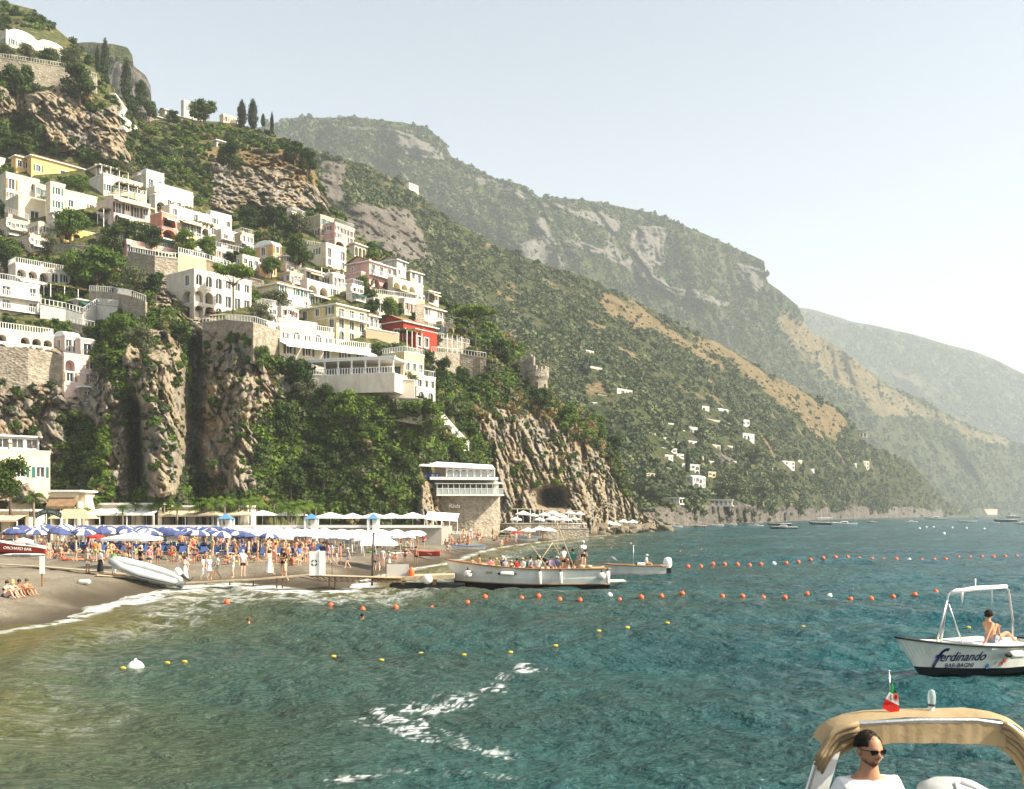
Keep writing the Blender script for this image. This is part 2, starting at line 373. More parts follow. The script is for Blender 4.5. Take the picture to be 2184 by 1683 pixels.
def ravine(DX, y, Y):
    """folds of the cliff: positive pushes the surface away"""
    g = lambda c, w_: np.exp(-((DX - c) / w_) ** 2)
    lo = sstep(700, 780, y) * (1 - sstep(1070, 1130, y))
    k = 16 * g(286 + (y - 850) * .03, 13) * sstep(830, 900, y) * (1 - sstep(1070, 1130, y)) - 13 * g(345, 55) * lo * sstep(715, 780, y) + 13 * g(414, 20) * lo - 4 * g(500, 40) * lo
    k = k - 6 * g(230, 40) * lo - 5 * g(560, 60) * sstep(760, 860, y)
    k = k + 24 * g(1172, 27) * np.exp(-((y - 1062) / 22) ** 4)                    # the cave above the beach terrace
    k = k + 7 * g(300, 26) * sstep(200, 260, y) * (1 - sstep(380, 420, y)) - 5 * g(590, 60) * sstep(300, 340, y) * (1 - sstep(470, 520, y))
    k = k + 6 * g(40, 20) * sstep(160, 200, y) * (1 - sstep(300, 330, y)) - 5 * g(230, 30) * sstep(200, 250, y) * (1 - sstep(330, 360, y))
    return k
DX, y, Y = N.mesh(-255, 1435, 2.4, [16, 150, 90, 90, 90, 50, 16])
x3 = (DX - CX) / FD * Y; z3 = EYE + (HY - y) / FD * Y
pn = np.stack([x3.ravel(), Y.ravel(), z3.ravel()], 1); sh = DX.shape
j1 = fbm(pn * .11, 4, 71).reshape(sh) * 22; j2 = fbm(pn * .11, 4, 72).reshape(sh) * 22
rockm = polymask(DX, y, ROCKS_N, 7, (j1, j2)); drym = polymask(DX, y, DRY_N, 7, (j1, j2))
lean = pn @ np.array([[1, 0, 0], [0, 1, 0], [.42, 0, 1.0]])
def cells(q, seed):
    i = np.floor(q).astype(np.int64); f = q - i; d1 = np.full(len(q), 9.); d2 = d1.copy(); v = d1 * 0
    for a in (-1, 0, 1):
        for b_ in (-1, 0, 1):
            for c_ in (-1, 0, 1):
                x_, y_, z_ = i[:, 0] + a, i[:, 1] + b_, i[:, 2] + c_; jx, jy, jz = (_h(x_, y_, z_, seed + k) * .5 + .5 for k in (0, 1, 2))
                d = (a + jx - f[:, 0]) ** 2 + (b_ + jy - f[:, 1]) ** 2 + (c_ + jz - f[:, 2]) ** 2; n_ = d < d1
                d2 = np.where(n_, d1, np.minimum(d2, d)); v = np.where(n_, _h(x_, y_, z_, seed + 9), v); d1 = np.where(n_, d, d1)
    return np.sqrt(d1), np.sqrt(d2), v
wq = lean + np.stack([fbm(lean * .15, 3, 91), fbm(lean * .15, 3, 92), fbm(lean * .15, 3, 93)], 1) * 3
ca, cb, cv_ = cells(wq * np.array([.30, .25, .085]), 5); cc, cd, cw_ = cells(wq * np.array([1.05, .7, .42]), 25)
col = (fbm(lean * np.array([.30, .30, .10]), 5, 75, .6, True) * .45 + cv_ * .55 + np.clip((cb - ca) * 3, 0, 1) * .5 + cw_ * .38 + np.clip((cd - cc) * 3, 0, 1) * .34).reshape(sh); med = fbm(pn * .09, 4, 77).reshape(sh); fine = fbm(pn * np.array([.9, .9, .3]), 4, 79, .6).reshape(sh)
slab = fbm(pn @ np.array([[.17, 0, .02], [0, .12, 0], [-.05, 0, .03]]), 5, 83, .6, True).reshape(sh)
disp = ravine(DX, y, Y) + med * (4.0 - 2.6 * rockm) - rockm * (col * 2.7 + slab * 3.0 + fine * .55) - (1 - rockm) * fine * .5
edgef = sstep(0, 40, np.minimum(DX + 255, 2000) * 0 + 40)
Yn = Y + disp; X3 = (DX - CX) / FD * Yn; Z3 = EYE + (HY - y) / FD * Yn
N_Y = Yn; N_DX = DX; N_y = y; N_rock = rockm
m, nt, b = mat('cliff', 0.95, 0.1); co = coords(nt)
g1 = ramp(nt, [(0.25, (.14, .11, .068)), (0.42, (.30, .24, .155)), (0.6, (.42, .35, .24)), (0.8, (.54, .48, .37))], nz(nt, .8, 9, coords(nt, 'Object', (1, 1, .5)), .75))
g1 = mix(nt, ramp(nt, [(.45, (0,)*3), (.62, (.75,)*3)], nz(nt, .12, 5, co)), g1, (.29, .27, .24))
g1 = mix(nt, ramp(nt, [(.55, (0,)*3), (.7, (.55,)*3)], nz(nt, .3, 6, coords(nt, 'Object', (1, 1, .2)))), g1, (.36, .20, .09))
vo = nt.nodes.new('ShaderNodeTexVoronoi'); vo.feature = 'DISTANCE_TO_EDGE'; vo.inputs['Scale'].default_value = .42
wn = nt.nodes.new('ShaderNodeMix'); wn.data_type = 'VECTOR'; wn.inputs[0].default_value = .12; nt.links.new(coords(nt, 'Object', (1.2, 1.2, .38)), wn.inputs[4]); nt.links.new(nz(nt, .5, 6, co, .7, 'Color'), wn.inputs[5]); 
mp_ = nt.nodes.new('ShaderNodeVectorMath'); mp_.operation = 'MULTIPLY_ADD'; nt.links.new(nz(nt, .5, 6, co, .7, 'Color'), mp_.inputs[0]); mp_.inputs[1].default_value = (3, 3, 3); nt.links.new(coords(nt, 'Object', (1.2, 1.2, .38)), mp_.inputs[2]); nt.links.new(mp_.outputs[0], vo.inputs['Vector'])
jt = ramp(nt, [(.0, (.32,)*3), (.07, (1,)*3)], vo.outputs['Distance']); g1 = mix(nt, .8, g1, jt, 'MULTIPLY')
g2 = ramp(nt, [(0.3, (.030, .045, .012)), (0.5, (.075, .090, .028)), (0.62, (.20, .16, .08)), (0.75, (.33, .27, .18))], nz(nt, .7, 6, co, .7))
dry = ramp(nt, [(0.3, (.12, .10, .045)), (0.7, (.34, .22, .11))], nz(nt, .6, 6, co, .7))
gm = ramp(nt, [(.45, (0,)*3), (.55, (1,)*3)], mth(nt, 'ADD', attr(nt, 'rock'), mth(nt, 'MULTIPLY', mth(nt, 'SUBTRACT', nz(nt, .45, 6, co, .7), .5), 1.3)))
c = mix(nt, gm, g2, g1); c = mix(nt, attr(nt, 'dry'), c, dry); nt.links.new(c, b.inputs['Base Color'])
bump(nt, b, nz(nt, 1.1, 8, coords(nt, 'Object', (1, 1, .5)), .7), .9, .7)
me = npmesh('cliff_hillside', np.stack([X3.ravel(), Yn.ravel(), Z3.ravel()], 1), grid_faces(*sh), m, smooth=True, attrs={'rock': rockm.ravel(), 'dry': drym.ravel()})
tag(link(bpy.data.objects.new('hillside', me)), kind='structure')
NX0, NSTEP = -255, 2.4
def nsurf(dx, dy):
    """the visible surface of the displaced near hillside at a photo point"""
    c_ = int(np.clip(round((dx - NX0) / NSTEP), 0, sh[1] - 1)); col_ = N_y[:, c_]; k = int(np.argmin(np.abs(col_[:486] - dy)))
    return P(dx, dy, float(N_Y[k, c_])), float(N_rock[k, c_])

# middle hillside with the scattered houses
Cc = Loft([
 [(560,1126,320),(1340,1127,336),(1430,1125,348),(1500,1121,395),(1600,1117.5,455),(1700,1111.5,610),(1825,1106.2,880),(1940,1103.5,1120),(2026,1101.5,1430),(2090,1100,1750)],
 [(560,1085,325),(1340,1085,342),(1430,1085,355),(1600,1078,462),(1700,1072,618),(1825,1072,890),(1940,1078,1130),(2026,1092,1440),(2090,1098.5,1760)],
 [(560,640,420),(900,740,430),(1340,860,470),(1600,930,620),(1800,1000,860),(1940,1030,1150),(2026,1083,1450),(2090,1098.2,1765)],
 [(560,300,640),(660,318,640),(700,332,640),(780,352,650),(850,385,680),(900,425,700),(960,465,720),(1050,520,740),(1150,560,760),(1250,592,780),(1400,665,820),(1550,742,870),(1659,807,910),(1780,868,960),(1802,882,965),(1828,925,980),(1846,947,1000),(1900,968,1090),(1939,985,1165),(2026,1079,1460),(2090,1098,1770)],
 [(560,380,760),(1250,680,900),(1802,950,1100),(1939,1020,1290),(2026,1085,1560),(2090,1099,1850)]])
Dd = Loft([
 [(540,1101,1500),(1800,1099.8,1850),(2080,1099.3,2010),(2160,1098.5,2300),(2320,1097.6,3000)],
 [(540,700,1500),(1150,700,1560),(1500,800,1700),(1750,880,1850),(1883,950,1950),(2095,1044,2150),(2160,1085,2330),(2320,1096,3000)],
 [(540,420,1480),(900,430,1500),(1150,520,1560),(1400,600,1720),(1600,680,1830),(1750,790,1950),(1900,860,2080),(2048,930,2260),(2183,985,2500),(2320,1050,3040)],
 [(540,275,1560),(600,261,1560),(640,253,1560),(760,250,1560),(860,262,1580),(910,275,1590),(945,300,1590),(962,335,1590),(1010,358,1600),(1060,383,1610),(1110,392,1620),(1152,422,1640),(1220,424,1720),(1290,434,1760),(1400,458,1800),(1500,498,1840),(1560,525,1860),(1600,543,1870),(1630,558,1870),(1634,600,1880),(1659,618,1900),(1700,652,1930),(1721,702,1960),(1793,745,2010),(1893,823,2110),(1970,854,2190),(2048,901,2290),(2183,948,2530),(2320,1010,3060)],
 [(540,400,1800),(1150,560,1850),(1634,760,2150),(1721,820,2200),(2048,980,2500),(2320,1060,3300)]])
Ee = Loft([
 [(1600,1098,3000),(2350,1097,3300)], [(1600,800,3300),(2350,950,3500)],
 [(1600,640,3650),(1712,658,3650),(1740,662,3650),(1815,686,3650),(1900,702,3650),(1939,712,3650),(2032,739,3650),(2080,750,3650),(2126,770,3650),(2183,798,3650),(2350,860,3650)],
 [(1600,760,4100),(2350,930,4100)]])
Gg = Loft([
 [(100,420,620),(420,420,620)], [(100,90,650),(165,92,650),(200,90,650),(250,96,650),(272,102,650),(284,122,650),(280,135,648),(290,145,650),(310,160,650),(322,185,650),(318,210,650),(330,240,650),(420,300,650)],
 [(100,140,720),(420,340,720)]])
def hill(name, L, x0, x1, step, npr, amp, lam, matname, seed, rocks, drys, jit, gly=0.0):
    DX, y, Y = L.mesh(x0, x1, step, npr); sh = DX.shape
    q = np.stack([((DX - CX) / FD * Y).ravel(), Y.ravel(), (EYE + (HY - y) / FD * Y).ravel()], 1) / lam
    fade = sstep(0, 30, HY - y + 0 * y)
    dsp = (fbm(q, 5, seed, .55, True).reshape(sh) * amp + fbm(q * np.array([2.2, 2.2, .5]), 5, seed + 9, .6, True).reshape(sh) * amp * .45 + (gly * fbm(np.stack([q[:, 0] * 2.6 + q[:, 2] * .5, q[:, 1] * .6, q[:, 2] * .18], 1), 4, seed + 17, .55, True).reshape(sh) * amp * .8)) * fade
    j1 = fbm(q * 2, 4, seed + 1).reshape(sh) * jit; j2 = fbm(q * 2, 4, seed + 2).reshape(sh) * jit
    rk = polymask(DX, y, rocks, jit * .3, (j1, j2)); dr = polymask(DX, y, drys, jit * .3, (j1, j2)); tk = sstep(.22, .42, fbm(q * np.array([3, 3, 1.2]) + 5, 5, seed + 3, .6).reshape(sh)) * .55; dr = np.maximum(dr, tk)
    e1, e2, ev = cells(q * np.array([5, 5, 1.6]) + 40, seed); g1_, g2_, gv = cells(q * np.array([14, 14, 5]) + 40, seed + 50)
    dsp = dsp + rk * (fbm(q * np.array([7, 7, 1.0]), 4, seed + 7, .6, True) * .35 + ev * .25 + gv * .12 + np.clip((e2 - e1) * 3, 0, 1) * .2).reshape(sh) * amp
    jag = fbm(q * 9, 3, seed + 5).reshape(sh) * 2.0 * (HY - y > 40)
    Yd = Y - dsp; yy = y - jag * (DX > -999)
    V = np.stack([((DX - CX) / FD * Yd).ravel(), Yd.ravel(), (EYE + (HY - yy) / FD * Yd).ravel()], 1)
    me = npmesh(name, V, grid_faces(*sh), MATS[matname], smooth=True, attrs={'rock': rk.ravel(), 'dry': dr.ravel()})
    tag(link(bpy.data.objects.new(name, me)), kind='structure'); return (DX, yy, Yd, rk, dr)
def hillmat(name, s, veg, rock, dry):
    m, nt, b = mat(name, 0.95, 0.05); co = coords(nt)
    v = ramp(nt, [(.25, veg[0]), (.5, veg[1]), (.75, veg[2])], nz(nt, s * 6, 8, co, .72))
    v = mix(nt, ramp(nt, [(.46, (0,)*3), (.60, (.85,)*3)], nz(nt, s * 4, 8, co, .72)), v, ramp(nt, [(.35, dry[0]), (.65, rock[0]), (.8, dry[1])], nz(nt, s * 14, 5, co, .7)))
    v = mix(nt, ramp(nt, [(.45, (0,)*3), (.6, (.9,)*3)], nz(nt, s * 22, 6, co, .75)), v, veg[0])
    rk = ramp(nt, [(.3, rock[0]), (.7, rock[1])], nz(nt, s * 5, 8, coords(nt, 'Object', (1, 1, .22)), .7))
    nn = mth(nt, 'MULTIPLY', mth(nt, 'SUBTRACT', nz(nt, s * 3, 7, co, .7), .5), 1.5)
    v = mix(nt, ramp(nt, [(.4, (0,)*3), (.6, (1,)*3)], mth(nt, 'ADD', attr(nt, 'dry'), nn)), v, ramp(nt, [(.3, dry[0]), (.7, dry[1])], nz(nt, s * 8, 6, co, .7)))
    c = mix(nt, ramp(nt, [(.4, (0,)*3), (.6, (1,)*3)], mth(nt, 'ADD', attr(nt, 'rock'), nn)), v, rk)
    nt.links.new(c, b.inputs['Base Color']); bump(nt, b, nz(nt, s * 12, 6, co, .7), .9, 1.2 / (s * 12)); return m
VG = [(.035, .052, .016), (.080, .100, .034), (.16, .155, .065)]
hillmat('hill_middle', .012, VG, [(.12, .10, .085), (.27, .24, .20)], [(.15, .12, .06), (.30, .22, .12)])
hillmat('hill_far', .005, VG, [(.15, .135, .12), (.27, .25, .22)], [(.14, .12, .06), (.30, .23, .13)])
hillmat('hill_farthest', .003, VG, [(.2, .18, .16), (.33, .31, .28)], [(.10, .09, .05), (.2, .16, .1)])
C_S = hill('hill_middle', Cc, 565, 2088, 3.2, [14, 110, 110, 14], 14, 90, 'hill_middle', 101,
 [[(670,338),(740,350),(720,400),(742,440),(705,460),(690,400)], [(742,470),(800,440),(862,450),(905,500),(925,560),(880,560),(800,560),(755,520)], [(900,510),(940,560),(905,575)],
  [(1360,1080),(1560,1075),(1700,1080),(2000,1090),(2030,1110),(1360,1135)], [(1525,960),(1570,985),(1560,1000),(1530,985)], [(1095,690),(1120,720),(1090,730)]],
 [[(1250,600),(1330,640),(1450,700),(1600,775),(1700,838),(1790,885),(1800,920),(1760,915),(1640,845),(1560,790),(1420,720),(1300,665)], [(1000,500),(1060,525),(1040,535)], [(1700,880),(1780,910),(1800,945),(1740,930)], [(1245,830),(1290,825),(1290,850),(1250,850)]], 30, .45)
D_S = hill('hill_far', Dd, 545, 2315, 4, [30, 80, 70, 14], 62, 420, 'hill_far', 201,
 [[(800,300),(950,320),(955,350),(870,345)], [(700,285),(850,292),(930,312),(925,320),(840,302),(700,294)], [(1000,372),(1100,400),(1150,432),(1140,440),(1080,412),(1000,384)], [(1200,520),(1300,540),(1420,600),(1560,640),(1550,652),(1410,615),(1290,556),(1200,532)], [(1160,445),(1260,452),(1330,480),(1320,492),(1250,466),(1160,456)], [(1140,480),(1175,470),(1200,560),(1235,640),(1190,640),(1160,560)], [(1080,520),(1180,500),(1230,640),(1150,600)], [(1350,480),(1420,490),(1410,560),(1360,580),(1330,520)], [(1290,470),(1330,560),(1290,560)], [(1560,555),(1632,565),(1630,610),(1590,600)]],
 [[(1340,640),(1440,690),(1560,750),(1520,770),(1400,700)], [(1640,640),(1700,690),(1800,760),(1900,830),(2040,900),(2183,960),(2100,950),(1960,880),(1880,880),(1780,830),(1700,760)], [(1410,560),(1480,590),(1460,600)]], 40, 1.0)
E_S = hill('hill_farthest', Ee, 1605, 2345, 5, [20, 50, 12], 90, 700, 'hill_farthest', 301, [], [[(1890,770),(1960,800),(2000,840),(1930,830)]], 40, .7)
G_S = hill('crag_far', Gg, 105, 415, 3, [70, 10], 10, 60, 'hill_middle', 401, [[(250,130),(285,140),(330,180),(330,300),(220,300),(230,170)]], [], 14)
# ================================================================ foliage
def leafmat(name, lo, hi, trans=0.25):
    m, nt, b = mat(name, 0.65, 0.2); oi = nt.nodes.new('ShaderNodeObjectInfo')
    f = mth(nt, 'ADD', mth(nt, 'MULTIPLY', oi.outputs['Random'], .55), mth(nt, 'MULTIPLY', nz(nt, 2.1, 3, coords(nt)), .5))
    c = ramp(nt, [(.15, lo), (.85, hi)], f); nt.links.new(c, b.inputs['Base Color'])
    if trans:
        t = nt.nodes.new('ShaderNodeBsdfTranslucent'); nt.links.new(c, t.inputs[0]); ms = nt.nodes.new('ShaderNodeMixShader'); ms.inputs[0].default_value = trans
        nt.links.new(b.outputs[0], ms.inputs[1]); nt.links.new(t.outputs[0], ms.inputs[2]); nt.links.new(ms.outputs[0], nt.nodes['Material Output'].inputs[0])
    return m
leafmat('leaf_dark', (.020, .046, .009), (.078, .118, .022)); leafmat('leaf_green', (.042, .092, .011), (.14, .21, .030))
leafmat('leaf_bright', (.08, .14, .018), (.19, .27, .04)); leafmat('leaf_olive', (.070, .088, .040), (.16, .17, .085))
leafmat('leaf_dry', (.14, .12, .045), (.30, .23, .10)); leafmat('leaf_cypress', (.012, .024, .008), (.036, .058, .018), .1)
leafmat('leaf_far', (.042, .070, .022), (.15, .17, .065), .1); leafmat('leaf_far_dark', (.020, .042, .015), (.075, .105, .040), .1)
leafmat('leaf_pink', (.35, .05, .10), (.6, .12, .2))
simple('bark', (.13, .095, .065), .4, 3, .95); simple('bark_pale', (.26, .21, .15), .3, 3, .95)
def leafcloud(n, blobs, size, seed, flat=1.0, droop=0.0):
    """n small bent leaf clumps spread through a set of ellipsoids (cx,cy,cz,rx,ry,rz)"""
    r = np.random.RandomState(seed); B = np.array(blobs, float); vol = B[:, 3] * B[:, 4] * B[:, 5]; vol = vol ** .75
    k = r.choice(len(B), n, p=vol / vol.sum()); d = r.randn(n, 3); d /= np.linalg.norm(d, axis=1)[:, None]
    rad = r.rand(n) ** .38; c = B[k, :3] + d * rad[:, None] * B[k, 3:6] * (1 + .12 * r.randn(n))[:, None]
    nrm = d * 1.0 + r.randn(n, 3) * .75 + np.array([0, 0, .35]); nrm /= np.linalg.norm(nrm, axis=1)[:, None]
    t = np.cross(nrm, r.randn(n, 3)); t /= np.linalg.norm(t, axis=1)[:, None]; u = np.cross(nrm, t)
    if droop: u = u * .5 + np.array([0, 0, -droop]); 
    s = size * (.6 + .8 * r.rand(n))[:, None]; bend = nrm * s * .35
    V = np.stack([c - t * s - u * s * flat, c + t * s * .9 - u * s * flat * .7 - bend, c + t * s + u * s * flat, c - t * s * .8 + u * s * flat * .8 - bend], 1).reshape(-1, 3)
    return V, np.arange(4 * n).reshape(-1, 4)
def crownmesh(name, n, blobs, size, seed, m, **k):
    V, F = leafcloud(n, blobs, size, seed, **k); return npmesh(name, V, F, MATS[m])
def lumps(n, seed, rx=.62, rz=.6, r0=.30, r1=.5, low=-.1):
    r = random.Random(seed); o = []
    for _ in range(n):
        a = r.random() * 6.283; q = math.sqrt(r.random()) * rx; z = low + (r.random() ** .8) * (rz - low); q *= math.sqrt(max(.1, 1 - (max(z, 0) / (rz + .35)) ** 2))
        s = r.uniform(r0, r1); o.append((q * math.cos(a), q * math.sin(a), z, s, s, s * .82))
    return o
BUSH = {k: [npmesh('shrub', *leafcloud(n, lumps(7, 40 + i, .55, .55, .3, .5, 0), .085 if n > 300 else .15, 60 + i), MATS[mm]) for i in range(3)]
        for k, (mm, n) in {'dark': ('leaf_dark', 520), 'green': ('leaf_green', 520), 'bright': ('leaf_bright', 520), 'olive': ('leaf_olive', 520), 'dry': ('leaf_dry', 420), 'far': ('leaf_far', 110), 'fard': ('leaf_far_dark', 110)}.items()}
def scatter(name, pts, kinds, weights, label=None, cat=None):
    """pts: list of (Vector, scale, zscale). ONE object of kind stuff whose shrubs are instanced by geometry nodes"""
    protos = [bpy.data.objects.new('shrub', me) for k in kinds for me in BUSH[k]]
    me = npmesh(name, np.array([tuple(p[0]) for p in pts]), np.zeros((0, 3), np.int32), [])
    r = np.random.RandomState(len(pts)); w_ = np.repeat(np.array(weights, float), 3); w_ /= w_.sum()
    idx = np.array([p[3] if len(p) > 3 and p[3] is not None else -1 for p in pts]); ridx = r.choice(len(protos), len(pts), p=w_)
    idx = np.where(idx >= 0, idx * 3 + r.randint(0, 3, len(pts)), ridx)
    for an, ty, v in (('sc', 'FLOAT', [p[1] for p in pts]), ('scz', 'FLOAT', [p[2] for p in pts]), ('rz', 'FLOAT', r.rand(len(pts)) * 6.28), ('ix', 'INT', idx)):
        a = me.attributes.new(an, ty, 'POINT'); a.data.foreach_set('value', np.asarray(v, np.int32 if ty == 'INT' else np.float32))
    o = link(bpy.data.objects.new(name, me)); tag(o, label, cat, kind='stuff')
    ng = bpy.data.node_groups.new(name, 'GeometryNodeTree'); ng.interface.new_socket('Geometry', in_out='INPUT', socket_type='NodeSocketGeometry'); ng.interface.new_socket('Geometry', in_out='OUTPUT', socket_type='NodeSocketGeometry')
    nd, lk = ng.nodes, ng.links; gi = nd.new('NodeGroupInput'); go = nd.new('NodeGroupOutput'); mp = nd.new('GeometryNodeMeshToPoints'); ip = nd.new('GeometryNodeInstanceOnPoints'); jn = nd.new('GeometryNodeJoinGeometry')
    for p in reversed(protos):
        oi = nd.new('GeometryNodeObjectInfo'); oi.inputs['Object'].default_value = p; oi.inputs['As Instance'].default_value = True; lk.new(oi.outputs['Geometry'], jn.inputs[0])
    def na(n_, t_):
        a = nd.new('GeometryNodeInputNamedAttribute'); a.data_type = t_; a.inputs[0].default_value = n_; return a.outputs[0]
    cx = nd.new('ShaderNodeCombineXYZ'); sc_, sz_ = na('sc', 'FLOAT'), na('scz', 'FLOAT'); lk.new(sc_, cx.inputs[0]); lk.new(sc_, cx.inputs[1]); lk.new(sz_, cx.inputs[2])
    cr = nd.new('ShaderNodeCombineXYZ'); lk.new(na('rz', 'FLOAT'), cr.inputs[2])
    lk.new(gi.outputs[0], mp.inputs[0]); lk.new(mp.outputs[0], ip.inputs['Points']); lk.new(jn.outputs[0], ip.inputs['Instance']); ip.inputs['Pick Instance'].default_value = True
    lk.new(na('ix', 'INT'), ip.inputs['Instance Index']); lk.new(cr.outputs[0], ip.inputs['Rotation']); lk.new(cx.outputs[0], ip.inputs['Scale']); lk.new(ip.outputs[0], go.inputs[0])
    md = o.modifiers.new('shrubs', 'NODES'); md.node_group = ng; return o

# ---- tree kinds: unit meshes (height 1, crown centred), scaled per tree
def limbs(mb, z0, z1, spread, n, r, m, seed, top=.9, base_r=None):
    q = random.Random(seed); br = base_r or r
    mb.tube([(0, 0, -.12), (q.uniform(-.01, .01), .0, z0 * .5), (q.uniform(-.02, .02), q.uniform(-.02, .02), z0), (0, 0, (z0 + z1) / 2)], [br * 1.25, br, br * .8, br * .4], m, 7)
    for k in range(n):
        a = 6.283 * k / n + q.uniform(-.4, .4); s = spread * q.uniform(.6, 1); zt = z1 * q.uniform(.75, 1) * top
        mb.tube([(0, 0, z0 * q.uniform(.85, 1)), (math.cos(a) * s * .45, math.sin(a) * s * .45, z0 + (zt - z0) * .5), (math.cos(a) * s, math.sin(a) * s, zt)], [br * .6, br * .38, br * .12], m, 5)
TREES = {}
def kind(k, crowns, trunk): TREES[k] = (crowns, trunk)
def sc_l(bl, c, s): return [(b[0] * s[0] + c[0], b[1] * s[1] + c[1], b[2] * s[2] + c[2], b[3] * s[0], b[4] * s[1], b[5] * s[2]) for b in bl]
for k, m_ in (('broad', 'leaf_green'), ('darkbroad', 'leaf_dark'), ('bright', 'leaf_bright'), ('olive', 'leaf_olive'), ('pine', 'leaf_green'), ('farbroad', 'leaf_far')):
    cr = [crownmesh('crown', 3000, sc_l(lumps(17, 11 * i + len(k), .66, .60, .24, .40, -.55), (0, 0, .56), (.56, .56, .50)), .021 if k != 'olive' else .017, i + 90, m_) for i in range(2)]
    mb = MB(); limbs(mb, .22, .75, .28, 5, .03, 'bark', 5); kind(k, cr, mb.mesh('trunk'))
r_ = random.Random(3)
blob = [(.43 * math.sqrt(r_.random()) * math.cos(a), .43 * math.sqrt(r_.random()) * math.sin(a), .86 + r_.uniform(-.03, .06), .13, .13, .055) for a in [r_.random() * 6.283 for _ in range(34)]]
mb = MB(); limbs(mb, .66, .9, .36, 8, .02, 'bark', 8, .93, .018); kind('umbrella', [crownmesh('crown', 4600, blob, .013, 5, 'leaf_bright')], mb.mesh('trunk'))
mb = MB(); mb.tube([(0, 0, -.1), (0, 0, .9)], [.03, .008], MATS['bark'], 6)
def cyp(seed):
    q = random.Random(seed); return [(q.uniform(-.03, .03), q.uniform(-.03, .03), z, .5 * (math.sin(math.pi * min(1, (z * .93 + .1))) ** .6) * q.uniform(.75, 1.0), .5 * (math.sin(math.pi * min(1, (z * .93 + .1))) ** .6) * q.uniform(.75, 1), .09) for z in [.08 + .92 * i / 15 * .96 for i in range(16)]]
kind('cypress', [crownmesh('crown', 2600, cyp(1), .026, 7, 'leaf_cypress'), crownmesh('crown', 2600, cyp(2), .026, 8, 'leaf_cypress')], mb.mesh('trunk'))
def palmmesh(seed, n=18):
    q = random.Random(seed); V = []; F = []
    for k in range(n):
        a = 6.283 * k / n + q.uniform(-.15, .15); el = q.uniform(-.1, 1.1); L = q.uniform(.8, 1.05); pr = None
        for s in range(9):
            t = s / 8; rr = L * (t * math.cos(el) * .9 + t * t * .1); z = L * (math.sin(el) * t - .75 * t * t) ; c_ = Vector((math.cos(a) * rr, math.sin(a) * rr, z)); sd_ = Vector((-math.sin(a), math.cos(a), 0)); w_ = .17 * math.sin(math.pi * min(1, t * .86 + .12)) 
            if pr is not None:
                for sg in (1, -1):
                    b0 = len(V); tip = (c_ + pr) / 2 + sd_ * sg * w_ * 1.3 + Vector((0, 0, -w_ * .8)); V += [tuple(pr), tuple(pr * .4 + c_ * .6), tuple(tip + (c_ - pr) * .75), tuple(tip + (c_ - pr) * .3)]; F.append((b0, b0 + 1, b0 + 2, b0 + 3))
            pr = c_
    return npmesh('fronds', V, F, MATS['leaf_green'])
PALM_CR = [palmmesh(1), palmmesh(2, 15)]; mb = MB(); mb.tube([(0, 0, -.3), (.01, 0, .5), (0, .01, 1)], [.055, .042, .045], MATS['bark_pale'], 8); PALM_TR = mb.mesh('trunk')
def tree(k, pt, w_, h, label, group=None, name=None, tilt=0, seed=0):
    nm = name or {'umbrella': 'umbrella_pine', 'cypress': 'cypress_tree', 'olive': 'olive_tree', 'pine': 'pine_tree'}.get(k, 'broadleaf_tree')
    t = empty(nm, pt, (seed * 2.4) % 6.28, label, 'tree', group); cr, tr = TREES[k]
    c_ = link(bpy.data.objects.new('crown', cr[seed % len(cr)]), t); u = link(bpy.data.objects.new('trunk', tr), t)
    c_.scale = (w_, w_, h); u.scale = (w_ if k != 'cypress' else w_ * .7, w_ if k != 'cypress' else w_ * .7, h)
    if k in ('umbrella',): u.scale = (h * .9, h * .9, h)
    if tilt: t.rotation_euler.y = tilt
    return t
def palm(pt, h, fr, label, group, seed=0):
    t = empty('palm_tree', pt, seed * 1.3, label, 'palm tree', group)
    c_ = link(bpy.data.objects.new('fronds', PALM_CR[seed % 2]), t); u = link(bpy.data.objects.new('trunk', PALM_TR), t)
    u.scale = (2.6, 2.6, h); c_.location = (0, 0, h); c_.scale = (fr, fr, fr); return t
# ================================================================ buildings
WC = {'white': (.69, .625, .51), 'farwhite': (.56, .54, .49), 'farcream': (.50, .44, .33), 'peach': (.74, .52, .36), 'cream': (.76, .66, .47), 'yellow': (.74, .52, .20), 'paleyellow': (.76, .64, .33), 'villa': (.70, .58, .28), 'pink': (.72, .42, .36), 'palepink': (.78, .60, .53),
      'salmon': (.68, .30, .22), 'orange': (.68, .42, .20), 'red': (.42, .055, .030), 'greywhite': (.60, .58, .53), 'tan': (.52, .42, .28)}
for k, c in WC.items(): simple('plaster_' + k, c, .10, .8, .9, .15, 0, .25, .48)
simple('trim_white', (.82, .81, .77), .06, 2, .7); simple('metal_dark', (.05, .05, .05), .2, 3, .5); simple('wood_dark', (.12, .075, .04), .35, 2, .8); simple('wood_mid', (.30, .19, .10), .35, 2, .8)
simple('shutter_green', (.03, .16, .12), .15, 3, .6); simple('shutter_brown', (.13, .06, .03), .2, 3, .6); simple('awning_white', (.86, .85, .80), .05, 1, .9); simple('awning_tan', (.62, .50, .34), .1, 1, .9); simple('awning_green', (.03, .14, .09), .1, 1, .9)
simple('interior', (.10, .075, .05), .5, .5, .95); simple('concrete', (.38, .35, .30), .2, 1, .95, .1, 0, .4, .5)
m, nt, b = mat('glass_dark', .08, .5); nt.links.new(ramp(nt, [(.3, (.012, .016, .018)), (.7, (.07, .075, .07))], nz(nt, .7, 3, coords(nt))), b.inputs['Base Color'])
m, nt, b = mat('glass_clear', .05, .5); b.inputs['Base Color'].default_value = (.75, .85, .84, 1); b.inputs['Alpha'].default_value = .35
